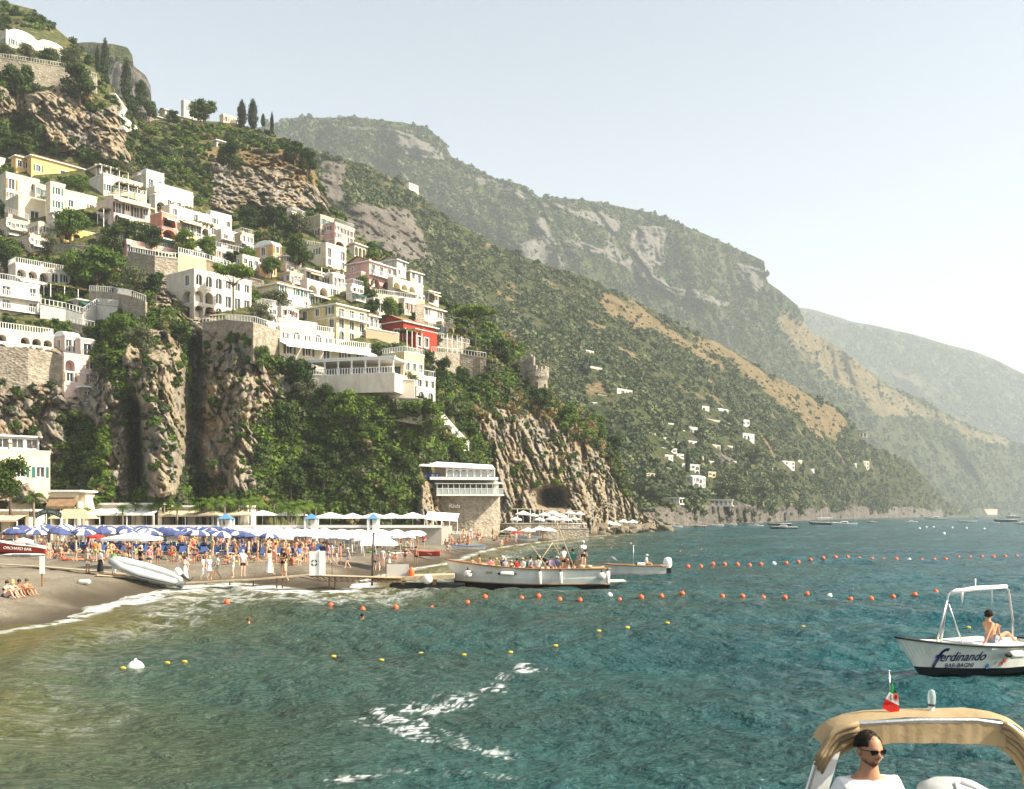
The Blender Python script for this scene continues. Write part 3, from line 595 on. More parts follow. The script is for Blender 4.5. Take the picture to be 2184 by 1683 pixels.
m, nt, b = mat('roof_tile', .85, .2); wv = nt.nodes.new('ShaderNodeTexWave'); wv.inputs['Scale'].default_value = 3.0; wv.inputs['Distortion'].default_value = .6; nt.links.new(coords(nt), wv.inputs[0])
nt.links.new(mix(nt, .5, ramp(nt, [(.2, (.30, .16, .09)), (.8, (.52, .33, .20))], wv.outputs[0]), ramp(nt, [(.3, (.25, .13, .07)), (.7, (.50, .36, .24))], nz(nt, 1.5, 5, coords(nt)))), b.inputs['Base Color']); bump(nt, b, wv.outputs[0], .8, .1)
m, nt, b = mat('stone_wall', .95, .1); vo = nt.nodes.new('ShaderNodeTexVoronoi'); vo.inputs['Scale'].default_value = 2.1; nt.links.new(coords(nt, 'Object', (1, 1, 1.5)), vo.inputs['Vector'])
c = mix(nt, .65, ramp(nt, [(.2, (.19, .16, .12)), (.5, (.34, .29, .22)), (.8, (.50, .45, .36))], vo.outputs['Color']), ramp(nt, [(.3, (.20, .17, .12)), (.7, (.42, .37, .29))], nz(nt, .8, 6, coords(nt))))
c = mix(nt, ramp(nt, [(.03, (.8,)*3), (.12, (0,)*3)], vo.outputs['Distance']), c, c); nt.links.new(c, b.inputs['Base Color']); bump(nt, b, vo.outputs['Distance'], .8, .15)

def facade(mb, T, w, z0, z1, ops, wm, base=0):
    """wall plane with real openings. ops: (u0,u1,z0,z1,arch,recess,backmat)"""
    us = sorted({0, w} | {o[0] for o in ops} | {o[1] for o in ops}); zs = sorted({z0, z1} | {o[2] for o in ops} | {o[3] for o in ops})
    for i in range(len(us) - 1):
        for j in range(len(zs) - 1):
            cu, cz = (us[i] + us[i+1]) / 2, (zs[j] + zs[j+1]) / 2
            if us[i+1] - us[i] < 1e-4 or zs[j+1] - zs[j] < 1e-4 or any(o[0] < cu < o[1] and o[2] < cz < o[3] for o in ops): continue
            mb.add([T(us[i], 0, zs[j]), T(us[i+1], 0, zs[j]), T(us[i+1], 0, zs[j+1]), T(us[i], 0, zs[j+1])], [(0, 1, 2, 3)], wm)
    for (a, b_, c_, d_, arch, rc, bm) in ops:
        if arch:
            r = (b_ - a) / 2; rz_ = min(r, (d_ - c_) * .6); n = 8; mid = (a + b_) / 2
            ap = [(mid - r * math.cos(math.pi * k / n), d_ - rz_ + rz_ * math.sin(math.pi * k / n)) for k in range(n + 1)]
            prof = [(a, c_)] + ap + [(b_, c_)]
            h2 = n // 2
            mb.add([T(a, 0, d_)] + [T(u, 0, z) for u, z in ap[:h2 + 1]], [(0,) + tuple(range(h2 + 1, 0, -1))][0:1], wm)
            mb.add([T(b_, 0, d_)] + [T(u, 0, z) for u, z in ap[h2:]], [(0,) + tuple(range(n - h2 + 1, 0, -1))], wm)
        else: prof = [(a, c_), (a, d_), (b_, d_), (b_, c_)]
        n = len(prof); vs = [T(u, 0, z) for u, z in prof] + [T(u, rc, z) for u, z in prof]
        mb.add(vs, [(i, (i + 1) % n, n + (i + 1) % n, n + i) for i in range(n)], wm)
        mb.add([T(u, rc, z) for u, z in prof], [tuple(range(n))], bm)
def winpart(T, a, b_, c_, d_, rc, par, arch=False, fm='trim_white', sh=None, gm='glass_dark', surround=True):
    mb = MB(); t = .09
    def bx(u0, u1, w0, w1, e0, e1, m_):
        vs = [T(u, e, z) for e in (e0, e1) for u, z in ((u0, w0), (u1, w0), (u1, w1), (u0, w1))]
        mb.add(vs, [(0, 1, 2, 3), (7, 6, 5, 4), (0, 4, 5, 1), (1, 5, 6, 2), (2, 6, 7, 3), (3, 7, 4, 0)], m_)
    if surround:
        for q in ((a - .16, a, c_ - .1, d_ + .14), (b_, b_ + .16, c_ - .1, d_ + .14), (a, b_, d_ + (0 if not arch else 0.0), d_ + .16), (a - .05, b_ + .05, c_ - .17, c_)): bx(*q[:2], *q[2:], -.05, .06, fm)
    bx(a, b_, c_, d_, rc - .03, rc - .02, gm)
    for q in ((a, a + t, c_, d_), (b_ - t, b_, c_, d_), ((a + b_) / 2 - t / 2, (a + b_) / 2 + t / 2, c_, d_), (a + t, b_ - t, c_, c_ + t), (a + t, b_ - t, d_ - t, d_)): bx(*q, rc - .09, rc - .04, fm)
    if sh:
        for q in ((a - .02 - (b_ - a) * .5, a - .17, c_, d_), (b_ + .17, b_ + .02 + (b_ - a) * .5, c_, d_)): bx(*q, -.07, -.012, sh)
    return mb.build('window', par)
def rail(mb, pts, h, m_, style='bars', r=.035, gap=.5):
    """railing along a polyline of local points"""
    for a, b_ in zip(pts[:-1], pts[1:]):
        a, b_ = Vector(a), Vector(b_); L = (b_ - a).length; n = max(1, int(L / gap)); d_ = (b_ - a).normalized(); nn = Vector((-d_.y, d_.x, 0)) * .02
        mb.tube([a + Vector((0, 0, h)), b_ + Vector((0, 0, h))], r * 1.4, m_, 4)
        if style == 'solid':
            Mx = Matrix.Translation(a) @ Matrix.Rotation(math.atan2(d_.y, d_.x), 4, 'Z'); mb.box((0, -.06, 0), (L, .06, h), m_, Mx); continue
        if style == 'glass':
            Mx = Matrix.Translation(a) @ Matrix.Rotation(math.atan2(d_.y, d_.x), 4, 'Z'); mb.box((0, -.01, .1), (L, .01, h - .05), 'glass_clear', Mx)
            n = max(1, int(L / 1.6))
        if style == 'balu': mb.tube([a + Vector((0, 0, .08)), b_ + Vector((0, 0, .08))], r * 1.4, m_, 4)
        for k in range(n + 1):
            p = a + (b_ - a) * k / n
            mb.tube([p, p + Vector((0, 0, h))], r * (2.2 if style == 'balu' else 1), m_, 4, False)
KW = {'w': (1.05, 1.45, .95), 's': (1.05, 1.5, .95), 'd': (1.25, 2.25, .08), 'b': (1.35, 2.3, .08), 'a': (2.3, 2.5, .1), 'A': (3.0, 2.7, .1), 'o': (.6, .7, 1.5), 'v': (1.3, 1.9, .5), 'l': (2.8, 1.9, .75)}
BRECT = []
def house(label, x0, xc, x1, yt, yb, wall='white', Rr=(), Ll=(), a=52, roof='flat', name='house', cat='house', shut='shutter_green', Y=None, found=5.0, trim=True, dep=None, band=None, kmat=None, group=None, rail_m='trim_white', roofrail=None, awn=None, parts=True, hipm='roof_tile'):
    a = R(a); wm = 'plaster_' + wall if 'plaster_' + wall in MATS else wall
    if Y is None: p, _ = nsurf(xc, yb); Y = p.y - 1.0
    o = P(xc, yb, Y); H = (yb - yt) / FD * Y
    t1, t0 = (x1 - CX) / FD, (x0 - CX) / FD
    wr = (t1 * Y - o.x) / (math.cos(a) - t1 * math.sin(a)); wl = (t0 * Y - o.x) / (-math.sin(a) - t0 * math.cos(a)) if x0 < xc - .5 else 7.0
    wr = max(1.0, wr); wl = max(1.5, wl)
    if dep: wl = dep
    BRECT.append((x0, yt, x1, yb, Y))
    h = empty(name, o, a, label, cat, group); mb = MB(); hq = random.Random(int(x0 * 7 + yt)); shc = hq.choice(['shutter_green', 'shutter_brown', 'trim_white', 'wood_mid', None]) if trim and shut else None
    TR = lambda u, d, z: Vector((u, d, z)); TL = lambda u, d, z: Vector((d, wl - u, z))
    bal = []
    for T, w_, rows, side in ((TR, wr, Rr, 0), (TL, wl, Ll, 1)):
        ops = []; wins = []; n = max(1, len(rows)); sh_ = H / n
        for k, row in enumerate(rows):
            for j, ch in enumerate(row):
                if ch in '. ': continue
                ww, hh, zb = KW[ch]; u = w_ * (j + .5) / len(row); z = sh_ * k + zb * min(1, sh_ / 3.1); hh = min(hh, sh_ * .80 - .1); hh = min(hh, sh_ * (k + 1) - z - .2); ww = min(ww, w_ / len(row) * .8)
                if hh < .3 or ww < .25: continue
                ar = ch in 'aA'; rc = 1.7 if ar else .22
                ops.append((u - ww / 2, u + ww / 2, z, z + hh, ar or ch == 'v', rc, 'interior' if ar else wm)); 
                if not ar: wins.append((u - ww / 2, u + ww / 2, z, z + hh, rc, ch))
                elif ch == 'a': wins.append((u - ww * .28, u + ww * .28, z, z + hh * .75, rc, 'q'))
            if 'b' in row or 'B' in row: bal.append((T, w_, sh_ * k, side))
        facade(mb, T, w_, -found, H, ops, wm)
        for (u0, u1, z0_, z1_, rc, ch) in wins:
            winpart(T, u0, u1, z0_, z1_, rc, h, ch == 'v', sh=shut if ch == 's' else shc if ch in 'wd' and hq.random() < .6 else None, surround=trim and ch != 'q')
    # back, far side and top
    e = .0
    mb.add([(wr, 0, -found), (wr, wl, -found), (wr, wl, H), (wr, 0, H)], [(0, 1, 2, 3)], wm)
    mb.add([(wr, wl, -found), (0, wl, -found), (0, wl, H), (wr, wl, H)], [(0, 1, 2, 3)], wm)
    if roof not in ('tile', 'gable'): mb.add([(0, 0, H - .02), (wr, 0, H - .02), (wr, wl, H - .02), (0, wl, H - .02)], [(0, 1, 2, 3)], 'concrete')
    mb.build('wall', h)
    rb = MB()
    def ringbox(z0_, z1_, out, th, m_):
        rb.box((-out, -out, z0_), (wr + out, th, z1_), m_); rb.box((-out, th, z0_), (th, wl + out, z1_), m_)
        rb.box((wr - th, th, z0_), (wr + out, wl + out, z1_), m_); rb.box((th, wl - th, z0_), (wr - th, wl + out, z1_), m_)
    if roof == 'flat': ringbox(H, H + .45, .05, .25, wm); ringbox(H + .45, H + .55, .12, .3, 'trim_white')
    elif roof == 'slab': rb.box((-.5, -.5, H), (wr + .3, wl + .3, H + .22), 'trim_white')
    elif roof in ('tile', 'gable'):
        q = .5; zr = min(wl, wr) * .17 + .4
        if roof == 'tile':
            i = min(wl, wr) / 2
            rg = [(i, i, H + zr), (wr - i, i, H + zr)] if wr > wl else [(i, i, H + zr), (i, wl - i, H + zr)]
            c4 = [(-q, -q, H), (wr + q, -q, H), (wr + q, wl + q, H), (-q, wl + q, H)]
            if wr > wl: fs = [(0, 1, 5, 4), (1, 2, 5), (2, 3, 4, 5), (3, 0, 4)]
            else: fs = [(0, 1, 4), (1, 2, 5, 4), (2, 3, 5), (3, 0, 4, 5)]
            rb.add(c4 + rg, fs, hipm)
        else:                                       # ridge along x, gable end on the left face
            zr = wl * .22
            c4 = [(-q, -q, H - .05), (wr + q, -q, H - .05), (wr + q, wl + q, H - .05), (-q, wl + q, H - .05), (-q, wl / 2, H + zr), (wr + q, wl / 2, H + zr)]
            rb.add(c4, [(0, 1, 5, 4), (2, 3, 4, 5)], hipm); rb.add([(0, 0, H), (0, wl, H), (0, wl / 2, H + zr - .15)], [(0, 2, 1)], wm); rb.add([(wr, 0, H), (wr, wl, H), (wr, wl / 2, H + zr - .15)], [(0, 1, 2)], wm)
        rb.box((-q, -q, H - .2), (wr + q, wl + q, H - .01), 'trim_white')
    elif roof == 'vault':
        n = 10; zr = wl * .22
        for s0, s1 in ((0, 1),):
            pr = [(wl * (.5 - .5 * math.cos(math.pi * k / n)), H + zr * math.sin(math.pi * k / n)) for k in range(n + 1)]
            vs = [(-.1, y_, z_) for y_, z_ in pr] + [(wr + .1, y_, z_) for y_, z_ in pr]
            rb.add(vs, [(k, k + 1, n + 2 + k, n + 1 + k) for k in range(n)] + [tuple(range(n + 1))] + [tuple(range(2 * n + 1, n, -1))], 'trim_white', False)
        ringbox(H, H + .15, .1, .25, 'trim_white')
    rb.build('roof', h)
    if trim and wr > 3 and wl > 2.5:
        for _ in range(hq.choice((1, 2, 2, 3))):
            cx_, cy_, cw_, ch_ = hq.uniform(.12, .85) * wr, hq.uniform(.2, .8) * wl, hq.uniform(.18, .45), hq.uniform(.7, 1.7); q = MB(); z_ = H - .1
            if hq.random() < .3: q.lathe([(cw_, 0), (cw_, ch_ * .7), (cw_ * .6, ch_ * .85), (.001, ch_ * .86)], 'concrete', 10, c=(cx_, cy_, z_)); q.build('water_tank', h)
            else: q.box((cx_ - cw_, cy_ - cw_, z_), (cx_ + cw_, cy_ + cw_, z_ + ch_), wm); q.box((cx_ - cw_ - .06, cy_ - cw_ - .06, z_ + ch_ + .003), (cx_ + cw_ + .06, cy_ + cw_ + .06, z_ + ch_ + .12), 'roof_tile'); q.build('chimney', h)
    if band or trim:
        t_ = MB(); nst = max(len(Rr), 1)
        for k in range(1, nst):
            z = H * k / nst; t_ = MB(); t_.prism([(-.05, -.05), (wr, -.05), (wr, .03), (.03, .03), (.03, wl), (-.05, wl)], .14, 'trim_white', Matrix.Translation((0, 0, z - .08))); t_.build('string_course', h)
    for (T, w_, z, side) in bal:
        q = MB(); D = 1.0
        pts = [T(0.1, 0, z), T(.1, -D, z), T(w_ - .1, -D, z), T(w_ - .1, 0, z)]
        q.add([p_ + Vector((0, 0, dz)) for dz in (-.16, 0) for p_ in pts], [(0, 1, 2, 3)[::-1], (4, 5, 6, 7), (0, 1, 5, 4), (1, 2, 6, 5), (2, 3, 7, 6)], 'trim_white')
        bo = q.build('balcony', h); q = MB(); rail(q, [p_ for p_ in pts], 1.0, rail_m, 'balu' if rail_m == 'trim_white' else 'bars', .03, .35); q.build('railing', bo)
    if roofrail:
        q = MB(); z = H + (.5 if roof == 'flat' else .2); rail(q, [(0, wl, z), (0, 0, z), (wr, 0, z), (wr, wl, z)], 1.0, 'trim_white', roofrail, .03, .4); q.build('railing', h)
    if awn:
        for (f0, f1, zf, out, m_) in awn:
            q = MB(); z = H * zf; u0, u1 = f0 * wr, f1 * wr
            q.add([(u0, 0, z), (u1, 0, z), (u1, -out, z - out * .35), (u0, -out, z - out * .35), (u0, -out, z - out * .35 - .25), (u1, -out, z - out * .35 - .25)], [(0, 3, 2, 1), (3, 4, 5, 2)], m_)
            q.add([(u0, 0, z - .04), (u1, 0, z - .04), (u1, -out, z - out * .35 - .04), (u0, -out, z - out * .35 - .04)], [(0, 1, 2, 3)], m_); q.build('awning', h)
    h['_wr'] = wr; h['_wl'] = wl; h['_H'] = H
    return h
def retwall(label, pts, mt='stone_wall', th=.8, cap=True, railing=None, name='retaining_wall', Y=None, arch=None, off=1.2, dn=3.0):
    """pts: (dx, ytop, ybase). A wall following the slope between photo points"""
    mb = MB(); P3 = []
    for (dx, yt, yb) in pts:
        Yq = Y if Y else nsurf(dx, yb)[0].y - off
        P3.append((P(dx, yt, Yq), P(dx, yb, Yq))); 
    for k in range(len(pts) - 1): BRECT.append((pts[k][0], min(pts[k][1], pts[k+1][1]), pts[k+1][0], max(pts[k][2], pts[k+1][2]), P3[k][0].y))
    o = P3[0][1].copy(); bk = Vector((0, th, 0)); vs = []
    for t_, b_ in P3:
        b2 = b_ - Vector((0, 0, dn)); vs += [t_ - o, b2 - o, t_ + bk - o, b2 + bk - o]
    fs = []
    for k in range(len(P3) - 1):
        i = 4 * k; fs += [(i, i + 1, i + 5, i + 4), (i + 2, i, i + 4, i + 6), (i + 3, i + 2, i + 6, i + 7)]
    L = 4 * (len(P3) - 1); fs += [(0, 2, 3, 1), (L, L + 1, L + 3, L + 2)]
    mb.add(vs, fs, mt); w_ = mb.build(name, None, label, 'wall', loc=o)
    if cap:
        q = MB()
        for k in range(len(P3) - 1):
            a, b_ = P3[k][0] - o, P3[k + 1][0] - o; q.add([a + Vector((0, -.1, 0)), b_ + Vector((0, -.1, 0)), b_ + Vector((0, th + .1, 0)), a + Vector((0, th + .1, 0))] + [a + Vector((0, -.1, .18)), b_ + Vector((0, -.1, .18)), b_ + Vector((0, th + .1, .18)), a + Vector((0, th + .1, .18))], [(3, 2, 1, 0), (4, 5, 6, 7), (0, 1, 5, 4), (2, 3, 7, 6), (1, 2, 6, 5), (3, 0, 4, 7)], 'trim_white' if mt != 'stone_wall' else 'concrete')
        q.build('coping', w_)
    if railing:
        q = MB(); rail(q, [a - o + Vector((0, .2, .15)) for a, _ in P3], 1.0, 'trim_white', railing, .035, .6); q.build('railing', w_)
    return w_
# ================================================================ the town on the slope
H = house
# --- upper left
H('white villa with shell-arched parapet at the top left edge of the crag', 0, 13, 152, 67, 98, 'white', ['wl.wl'], ['w'], 50, 'flat', awn=None)
v = bpy.data.objects[-1] if False else None
def shellarch(label_parent, n, z, w0, span, rise):
    q = MB()
    for k in range(n):
        u0 = w0 + k * span; pr = [(u0 + span * .5 - span * .46 * math.cos(math.pi * i / 10), z + rise * math.sin(math.pi * i / 10)) for i in range(11)]
        vs = [(u, .5, zz) for u, zz in pr] + [(u, .8, zz) for u, zz in pr]
        q.add(vs, [tuple(range(11)), tuple(range(21, 10, -1))] + [(i, i + 1, 12 + i, 11 + i) for i in range(10)], 'plaster_greywhite')
        ri = [(u0 + span * .5 - span * .40 * math.cos(math.pi * i / 10), z + (rise - .5) * math.sin(math.pi * i / 10)) for i in range(11)]
        ro = pr; vs = [(u, .35, zz) for u, zz in ro] + [(u, .35, max(zz, z)) for u, zz in ri]
        q.add(vs, [(i, i + 1, 12 + i, 11 + i) for i in range(10)], 'trim_white')
    q.build('shell_parapet', label_parent)
hs = [o for o in COL.objects if o.get('category') == 'house']; shellarch(hs[-1], 2, hs[-1]['_H'] + .4, .6, hs[-1]['_wr'] / 2.25, 1.5)
retwall('long rubble retaining wall with a railing below the shell-arched villa', [(-40, 118, 150), (60, 132, 165), (130, 143, 178), (205, 166, 196)], railing='bars')
H('yellow tiled annex left of the long yellow house under the crag', 24, 34, 68, 332, 362, 'yellow', ['ww'], [], 50, 'tile', shut='trim_white')
H('long yellow house with a veranda under the left crag', 58, 67, 182, 331, 371, 'yellow', ['s.ll', ], [], 50, 'tile', hipm='roof_tile', roofrail=None)
H('pink house cut by the left edge beside the yellow annex', -60, -40, 11, 330, 372, 'palepink', ['ww'], [], 50, 'flat')
H('shadowed stone house with a dark roof right of the yellow house', 184, 214, 252, 353, 378, 'tan', ['w.w'], ['.'], 50, 'slab')
H('cream block behind the balcony terrace at the left edge', -40, 13, 84, 372, 432, 'cream', ['www', 'd.w'], ['.', '.'], 48, 'flat')
H('large cream house with a covered balcony terrace at the left', 13, 40, 108, 420, 470, 'cream', ['.l.', ], ['.'], 48, 'flat', roofrail='bars', awn=[(0, 1, 1.75, 2.0, 'awning_tan')])
H('square cream tower block beside the covered terrace', 98, 108, 139, 392, 478, 'cream', ['v', 'w', 'w'], [], 48, 'flat')
H('long low cream annex right of the square cream tower block', 132, 140, 207, 410, 448, 'cream', ['w.w'], [], 48, 'flat')
H('white house with green shutters below the crag foot', 190, 221, 304, 374, 414, 'white', ['ssss'], ['.'], 50, 'flat')
H('pink-based house with two awninged terraces below green shutters', 206, 243, 320, 423, 484, 'palepink', ['w.w', 'dwdw'], ['w', '.'], 48, 'flat', awn=[(0, 1, 1.0, 2.2, 'awning_tan'), (.05, .45, .45, 1.6, 'awning_white')], roofrail=None)
H('white terraced house highest on the cascade with a glass rail', 284, 312, 350, 373, 400, 'white', ['dd'], ['w'], 52, 'flat', roofrail='glass')
H('long white stepped terrace below the glass-railed house', 313, 330, 412, 401, 440, 'white', ['www.'], [], 52, 'flat', roofrail='glass')
H('white domed cell with one arch on the stepped cascade', 318, 331, 356, 416, 452, 'white', ['a'], ['.'], 50, 'vault')
H('long white arcaded terrace house in the middle of the cascade', 345, 362, 450, 441, 486, 'white', ['aaaa', 'w.w.'], ['.', '.'], 52, 'flat', awn=[(.2, .75, .5, 1.8, 'awning_tan')])
H('white house with a blue-glass roof rail ending the cascade', 440, 449, 494, 462, 500, 'white', ['ddd', 'w.w'], [], 50, 'flat', roofrail='glass')
H('small white balcony house at the foot of the cascade', 460, 472, 512, 493, 528, 'white', ['wdd', 'bb'], ['w', '.'], 50, 'flat')
H('salmon house with an arched loggia and cream side wall', 320, 345, 378, 457, 506, 'salmon', ['A', 'A'], ['.', '.'], 52, 'flat', awn=[(.1, .9, .9, 1.5, 'awning_white')])
H('low yellow terrace front behind the round green tree', 128, 136, 210, 489, 512, 'yellow', ['aaaa'], [], 48, 'flat')
H('low pink terrace restaurant on top of the rubble wall', 262, 270, 374, 516, 542, 'pink', ['vavava'], [], 48, 'flat', awn=[(0, .9, .85, 1.6, 'awning_tan')])
retwall('tall rubble retaining wall below the pink terrace restaurant', [(272, 538, 575), (330, 548, 585), (380, 553, 590)], railing='balu')
retwall('smooth pale retaining wall right of the tall rubble wall', [(380, 540, 590), (440, 554, 592), (490, 570, 600)], 'plaster_tan', railing='balu')
# --- white arched villa
H('white villa with tall arches on the ravine edge', 355, 414, 536, 579, 676, 'white', ['aavvdd', 'aavddd', 'vvvwww'], ['aa', 'aA', '.v'], 52, 'flat', shut=None, roofrail=None, found=9)
retwall('stone terrace wall with railing beside the tall-arched villa', [(432, 690, 716), (480, 684, 722), (540, 690, 735), (594, 706, 760)], railing='bars')
# --- left hotels
H('white hotel with green awning terrace above the big left hotel', 18, 34, 152, 566, 622, 'white', ['w.w.w', 'aaavw'], [], 48, 'flat', roofrail='balu', awn=[(0, 1, .55, 2.4, 'awning_white')])
H('big white hotel with stepped balconies at the left edge', -120, -60, 84, 592, 680, 'white', ['w.A.A', 'b.b.b', 'w.b.w'], [], 48, 'flat', roofrail='bars', found=3)
H('white arcade storey projecting below the big left hotel', -130, -60, 114, 700, 742, 'white', ['a.a.a.a', 'aaA.AAa'], [], 48, 'flat', roofrail='balu', found=8)
retwall('pale rubble wall under the white arcade at the left edge', [(-60, 735, 800), (60, 742, 800), (112, 752, 806), (134, 760, 806)], cap=False, off=2.5)
retwall('white balustraded stair wall above the ravine', [(86, 650, 672), (140, 660, 680), (176, 670, 690), (206, 650, 676), (250, 655, 675)], 'plaster_greywhite', railing='balu', cap=False)
retwall('curved stone garden wall at the head of the ravine', [(190, 622, 650), (240, 626, 660), (280, 634, 668), (310, 645, 680)], railing='bars')
H('pink house with twin curved gables on the cliff edge', 113, 139, 170, 716, 752, 'palepink', ['bb'], ['w'], 48, 'vault', shut=None)
H('narrow pink wing beside the twin curved gables', 160, 172, 202, 724, 760, 'palepink', ['b'], [], 48, 'vault')
H('pale pink lower house with a red arched window over the drop', 128, 137, 211, 760, 822, 'palepink', ['w.w', 'A.w'], [], 46, 'flat', awn=[(.55, 1, .08, 1.4, 'awning_white')], found=10)
H('grey stone grotto room with an iron balcony under the pink house', 170, 178, 214, 826, 858, 'stone_wall', ['bb'], [], 46, 'slab', found=12, trim=False, rail_m='metal_dark')
# --- beachside left
H('cream three-storey beach house with tall arches at lower left', -60, -20, 107, 966, 1096, 'cream', ['a.a', 'www'], [], 40, 'flat', name='house', dep=9)
H('glazed roof pavilion on top of the cream beach house', -30, -10, 84, 930, 962, 'white', ['lll'], [], 40, 'slab', Y=None, found=3)
# --- centre
H('ochre house with curved gable and chimney left of the dark round tree', 541, 582, 600, 522, 568, 'orange', ['w', 'w'], ['w', 'v'], 56, 'vault')
H('low orange annex below the ochre curved gable', 552, 566, 590, 566, 590, 'orange', ['w'], ['.'], 54, 'flat')
H('plain sand-coloured block right of the dark round tree', 657, 695, 738, 522, 572, 'cream', ['w.w', 'd.d'], ['.', 'w'], 54, 'flat')
H('old tan tower house highest in the centre of town', 646, 683, 712, 462, 508, 'tan', ['w.w', 'sss'], ['.w', 'w.'], 56, 'flat')
H('tall pink house with open terraces beside the tan tower house', 685, 714, 756, 478, 525, 'pink', ['AA', 'w.d', 'sdd'], ['.', '.', 'w'], 58, 'flat', roofrail='bars')
H('low white arcade stepping down right of the tall pink house', 745, 756, 780, 520, 545, 'white', ['aaa'], [], 58, 'slab')
H('pink gabled house with white balcony and two big arches', 740, 787, 838, 556, 614, 'pink', ['AA', 'bbb'], ['..', 'o.'], 56, 'gable', rail_m='trim_white')
H('low pink house with domed roof in front of the gabled one', 735, 770, 796, 584, 613, 'pink', ['v.w'], ['.w'], 54, 'flat')
H('grey-white gabled house behind the pink gabled one', 811, 846, 866, 553, 590, 'greywhite', ['w.', '.w'], ['.', '.'], 60, 'gable')
H('cream restaurant with long terrace and tan awnings', 830, 838, 902, 596, 632, 'cream', ['ww.w', 'AAA.'], [], 56, 'flat', awn=[(0, .8, .55, 2.2, 'awning_tan')])
H('small peach house with tiled roof at the right end of town', 890, 901, 947, 652, 678, 'cream', ['s.s'], [], 54, 'tile', shut='shutter_brown')
H('pale yellow hotel wing with a tiled eave', 552, 592, 660, 604, 652, 'cream', ['wb.w', 'w.ww'], ['ww', '..'], 54, 'tile')
H('long white hotel with recessed loggias behind the yellow villa', 640, 655, 768, 600, 648, 'white', ['ddddd', 'aawaa'], [], 56, 'flat', awn=[(.05, .35, .5, 1.2, 'awning_tan')])
H('big yellow villa with white trim in the middle of town', 636, 717, 782, 650, 728, 'villa', ['vvv', 'vvv', 'bbb'], ['o.w', 'wo.v', 'vww'], 54, 'slab', shut='trim_white', found=6)
H('long white hotel terrace with a row of awnings', 590, 597, 790, 728, 764, 'white', ['wwvww'], [], 40, 'flat', roofrail='balu', awn=[(0, .24, 1, 2.4, 'awning_white'), (.25, .49, 1, 2.4, 'awning_white'), (.5, .74, 1, 2.4, 'awning_white'), (.75, .99, 1, 2.4, 'awning_white')])
H('white terrace storey under the yellow villa', 590, 597, 712, 702, 726, 'white', ['dvdvd'], [], 40, 'flat', roofrail='balu')
H('small white stepped roof left of the yellow villa', 588, 594, 676, 684, 700, 'greywhite', ['....'], [], 40, 'flat')
# colonnaded dining terrace
def colonnade(label, dx0, dx1, yt0, yt1, yb, Y, ncol, mroof='trim_white', depth=5, hrail=1.0, cat='building', nm='colonnade'):
    a_, b_ = P(dx0, yt0, Y), P(dx1, yt1, Y - 4); zb = P(dx0, yb, Y).z; o = Vector((a_.x, a_.y, zb)); t = empty(nm, o, 0, label, cat)
    L = b_ - a_; L.z = 0; ang = math.atan2(L.y, L.x); t.rotation_euler.z = ang; L = L.length; hh = a_.z - zb; dz = b_.z - a_.z
    q = MB(); q.box((-.4, -.4, hh - .3), (L + .4, depth, hh), mroof); q.box((-.5, -.5, hh + .003), (L + .5, -.1, hh + .2), 'trim_white'); q.build('roof', t)
    for k in range(ncol):
        x = L * k / (ncol - 1); q = MB(); q.lathe([(.26, 0), (.26, .25), (.17, .35), (.15, hh - .6), (.26, hh - .45), (.26, hh - .3)], 'trim_white', 10, c=(x, 0, 0)); q.build('column', t)
    q = MB(); q.box((-.4, -.3, -3 if Y < 250 else -.5), (L + .4, depth, -.003), 'plaster_white'); q.build('terrace_floor', t)
    q = MB(); rail(q, [(0, -.15, 0), (L, -.15, 0)], hrail, 'trim_white', 'balu', .04, .45); q.build('railing', t)
    q = MB(); q.box((0, depth - .6, 0), (L, depth - .3, hh - .3), 'plaster_cream')
    for k in range(ncol - 1): q.box((L * (k + .25) / (ncol - 1), depth - .68, .2), (L * (k + .75) / (ncol - 1), depth - .61, hh * .66), 'glass_dark')
    q.build('back_wall', t); BRECT.append((dx0, min(yt0, yt1), dx1, yb, Y)); return t
Yc = min(nsurf(740, 815)[0].y - 3, nsurf(597, 764)[0].y - 3.5)
colonnade('white colonnaded dining terrace under the awning-row hotel', 664, 838, 770, 786, 803, Yc, 7)
retwall('tall whitewashed wall under the colonnaded dining terrace', [(660, 800, 832), (720, 802, 842), (800, 806, 848), (884, 812, 852)], 'plaster_white', Y=Yc - 1.2)
retwall('curved rubble wall under the whitewashed terrace wall', [(712, 846, 858), (780, 848, 868), (850, 850, 872), (900, 852, 880)], Y=Yc - 1.8, dn=2)
H('cream house with two arched windows at the right end of the dining terrace', 880, 888, 928, 806, 858, 'cream', ['vv', 'www'], [], 50, 'flat', found=7, roofrail='bars')
H('pale yellow square house with balustraded roof', 792, 862, 904, 756, 800, 'paleyellow', ['www'], ['..o'], 54, 'flat', roofrail='balu', found=6, shut=None)
H('red house with pediment gable and tiled roof', 804, 860, 930, 684, 726, 'red', ['vvvv', ], ['.v'], 54, 'gable', trim=True)
H('lower red wing with large white arched windows', 855, 885, 932, 706, 742, 'red', ['vv.', ], ['.'], 54, 'flat', found=5)
retwall('pale garden wall with an arched niche under the umbrella pine', [(920, 752, 772), (980, 756, 790), (1036, 764, 800)], railing='bars')
retwall('slender stone buttress wall below the umbrella pine', [(1008, 765, 805), (1024, 768, 812)], cap=False)
retwall('steep masonry stair wall running down from the right end house', [(930, 866, 880), (950, 886, 900), (975, 915, 930), (1000, 940, 956)], 'plaster_greywhite', cap=False)
retwall('tall dark stone buttress below the cream restaurant terrace', [(886, 648, 700), (904, 650, 705)], cap=False)
retwall('thin terrace wall with railing under the restaurant row', [(800, 628, 640), (850, 634, 648), (905, 642, 656)], 'plaster_tan', railing='bars')
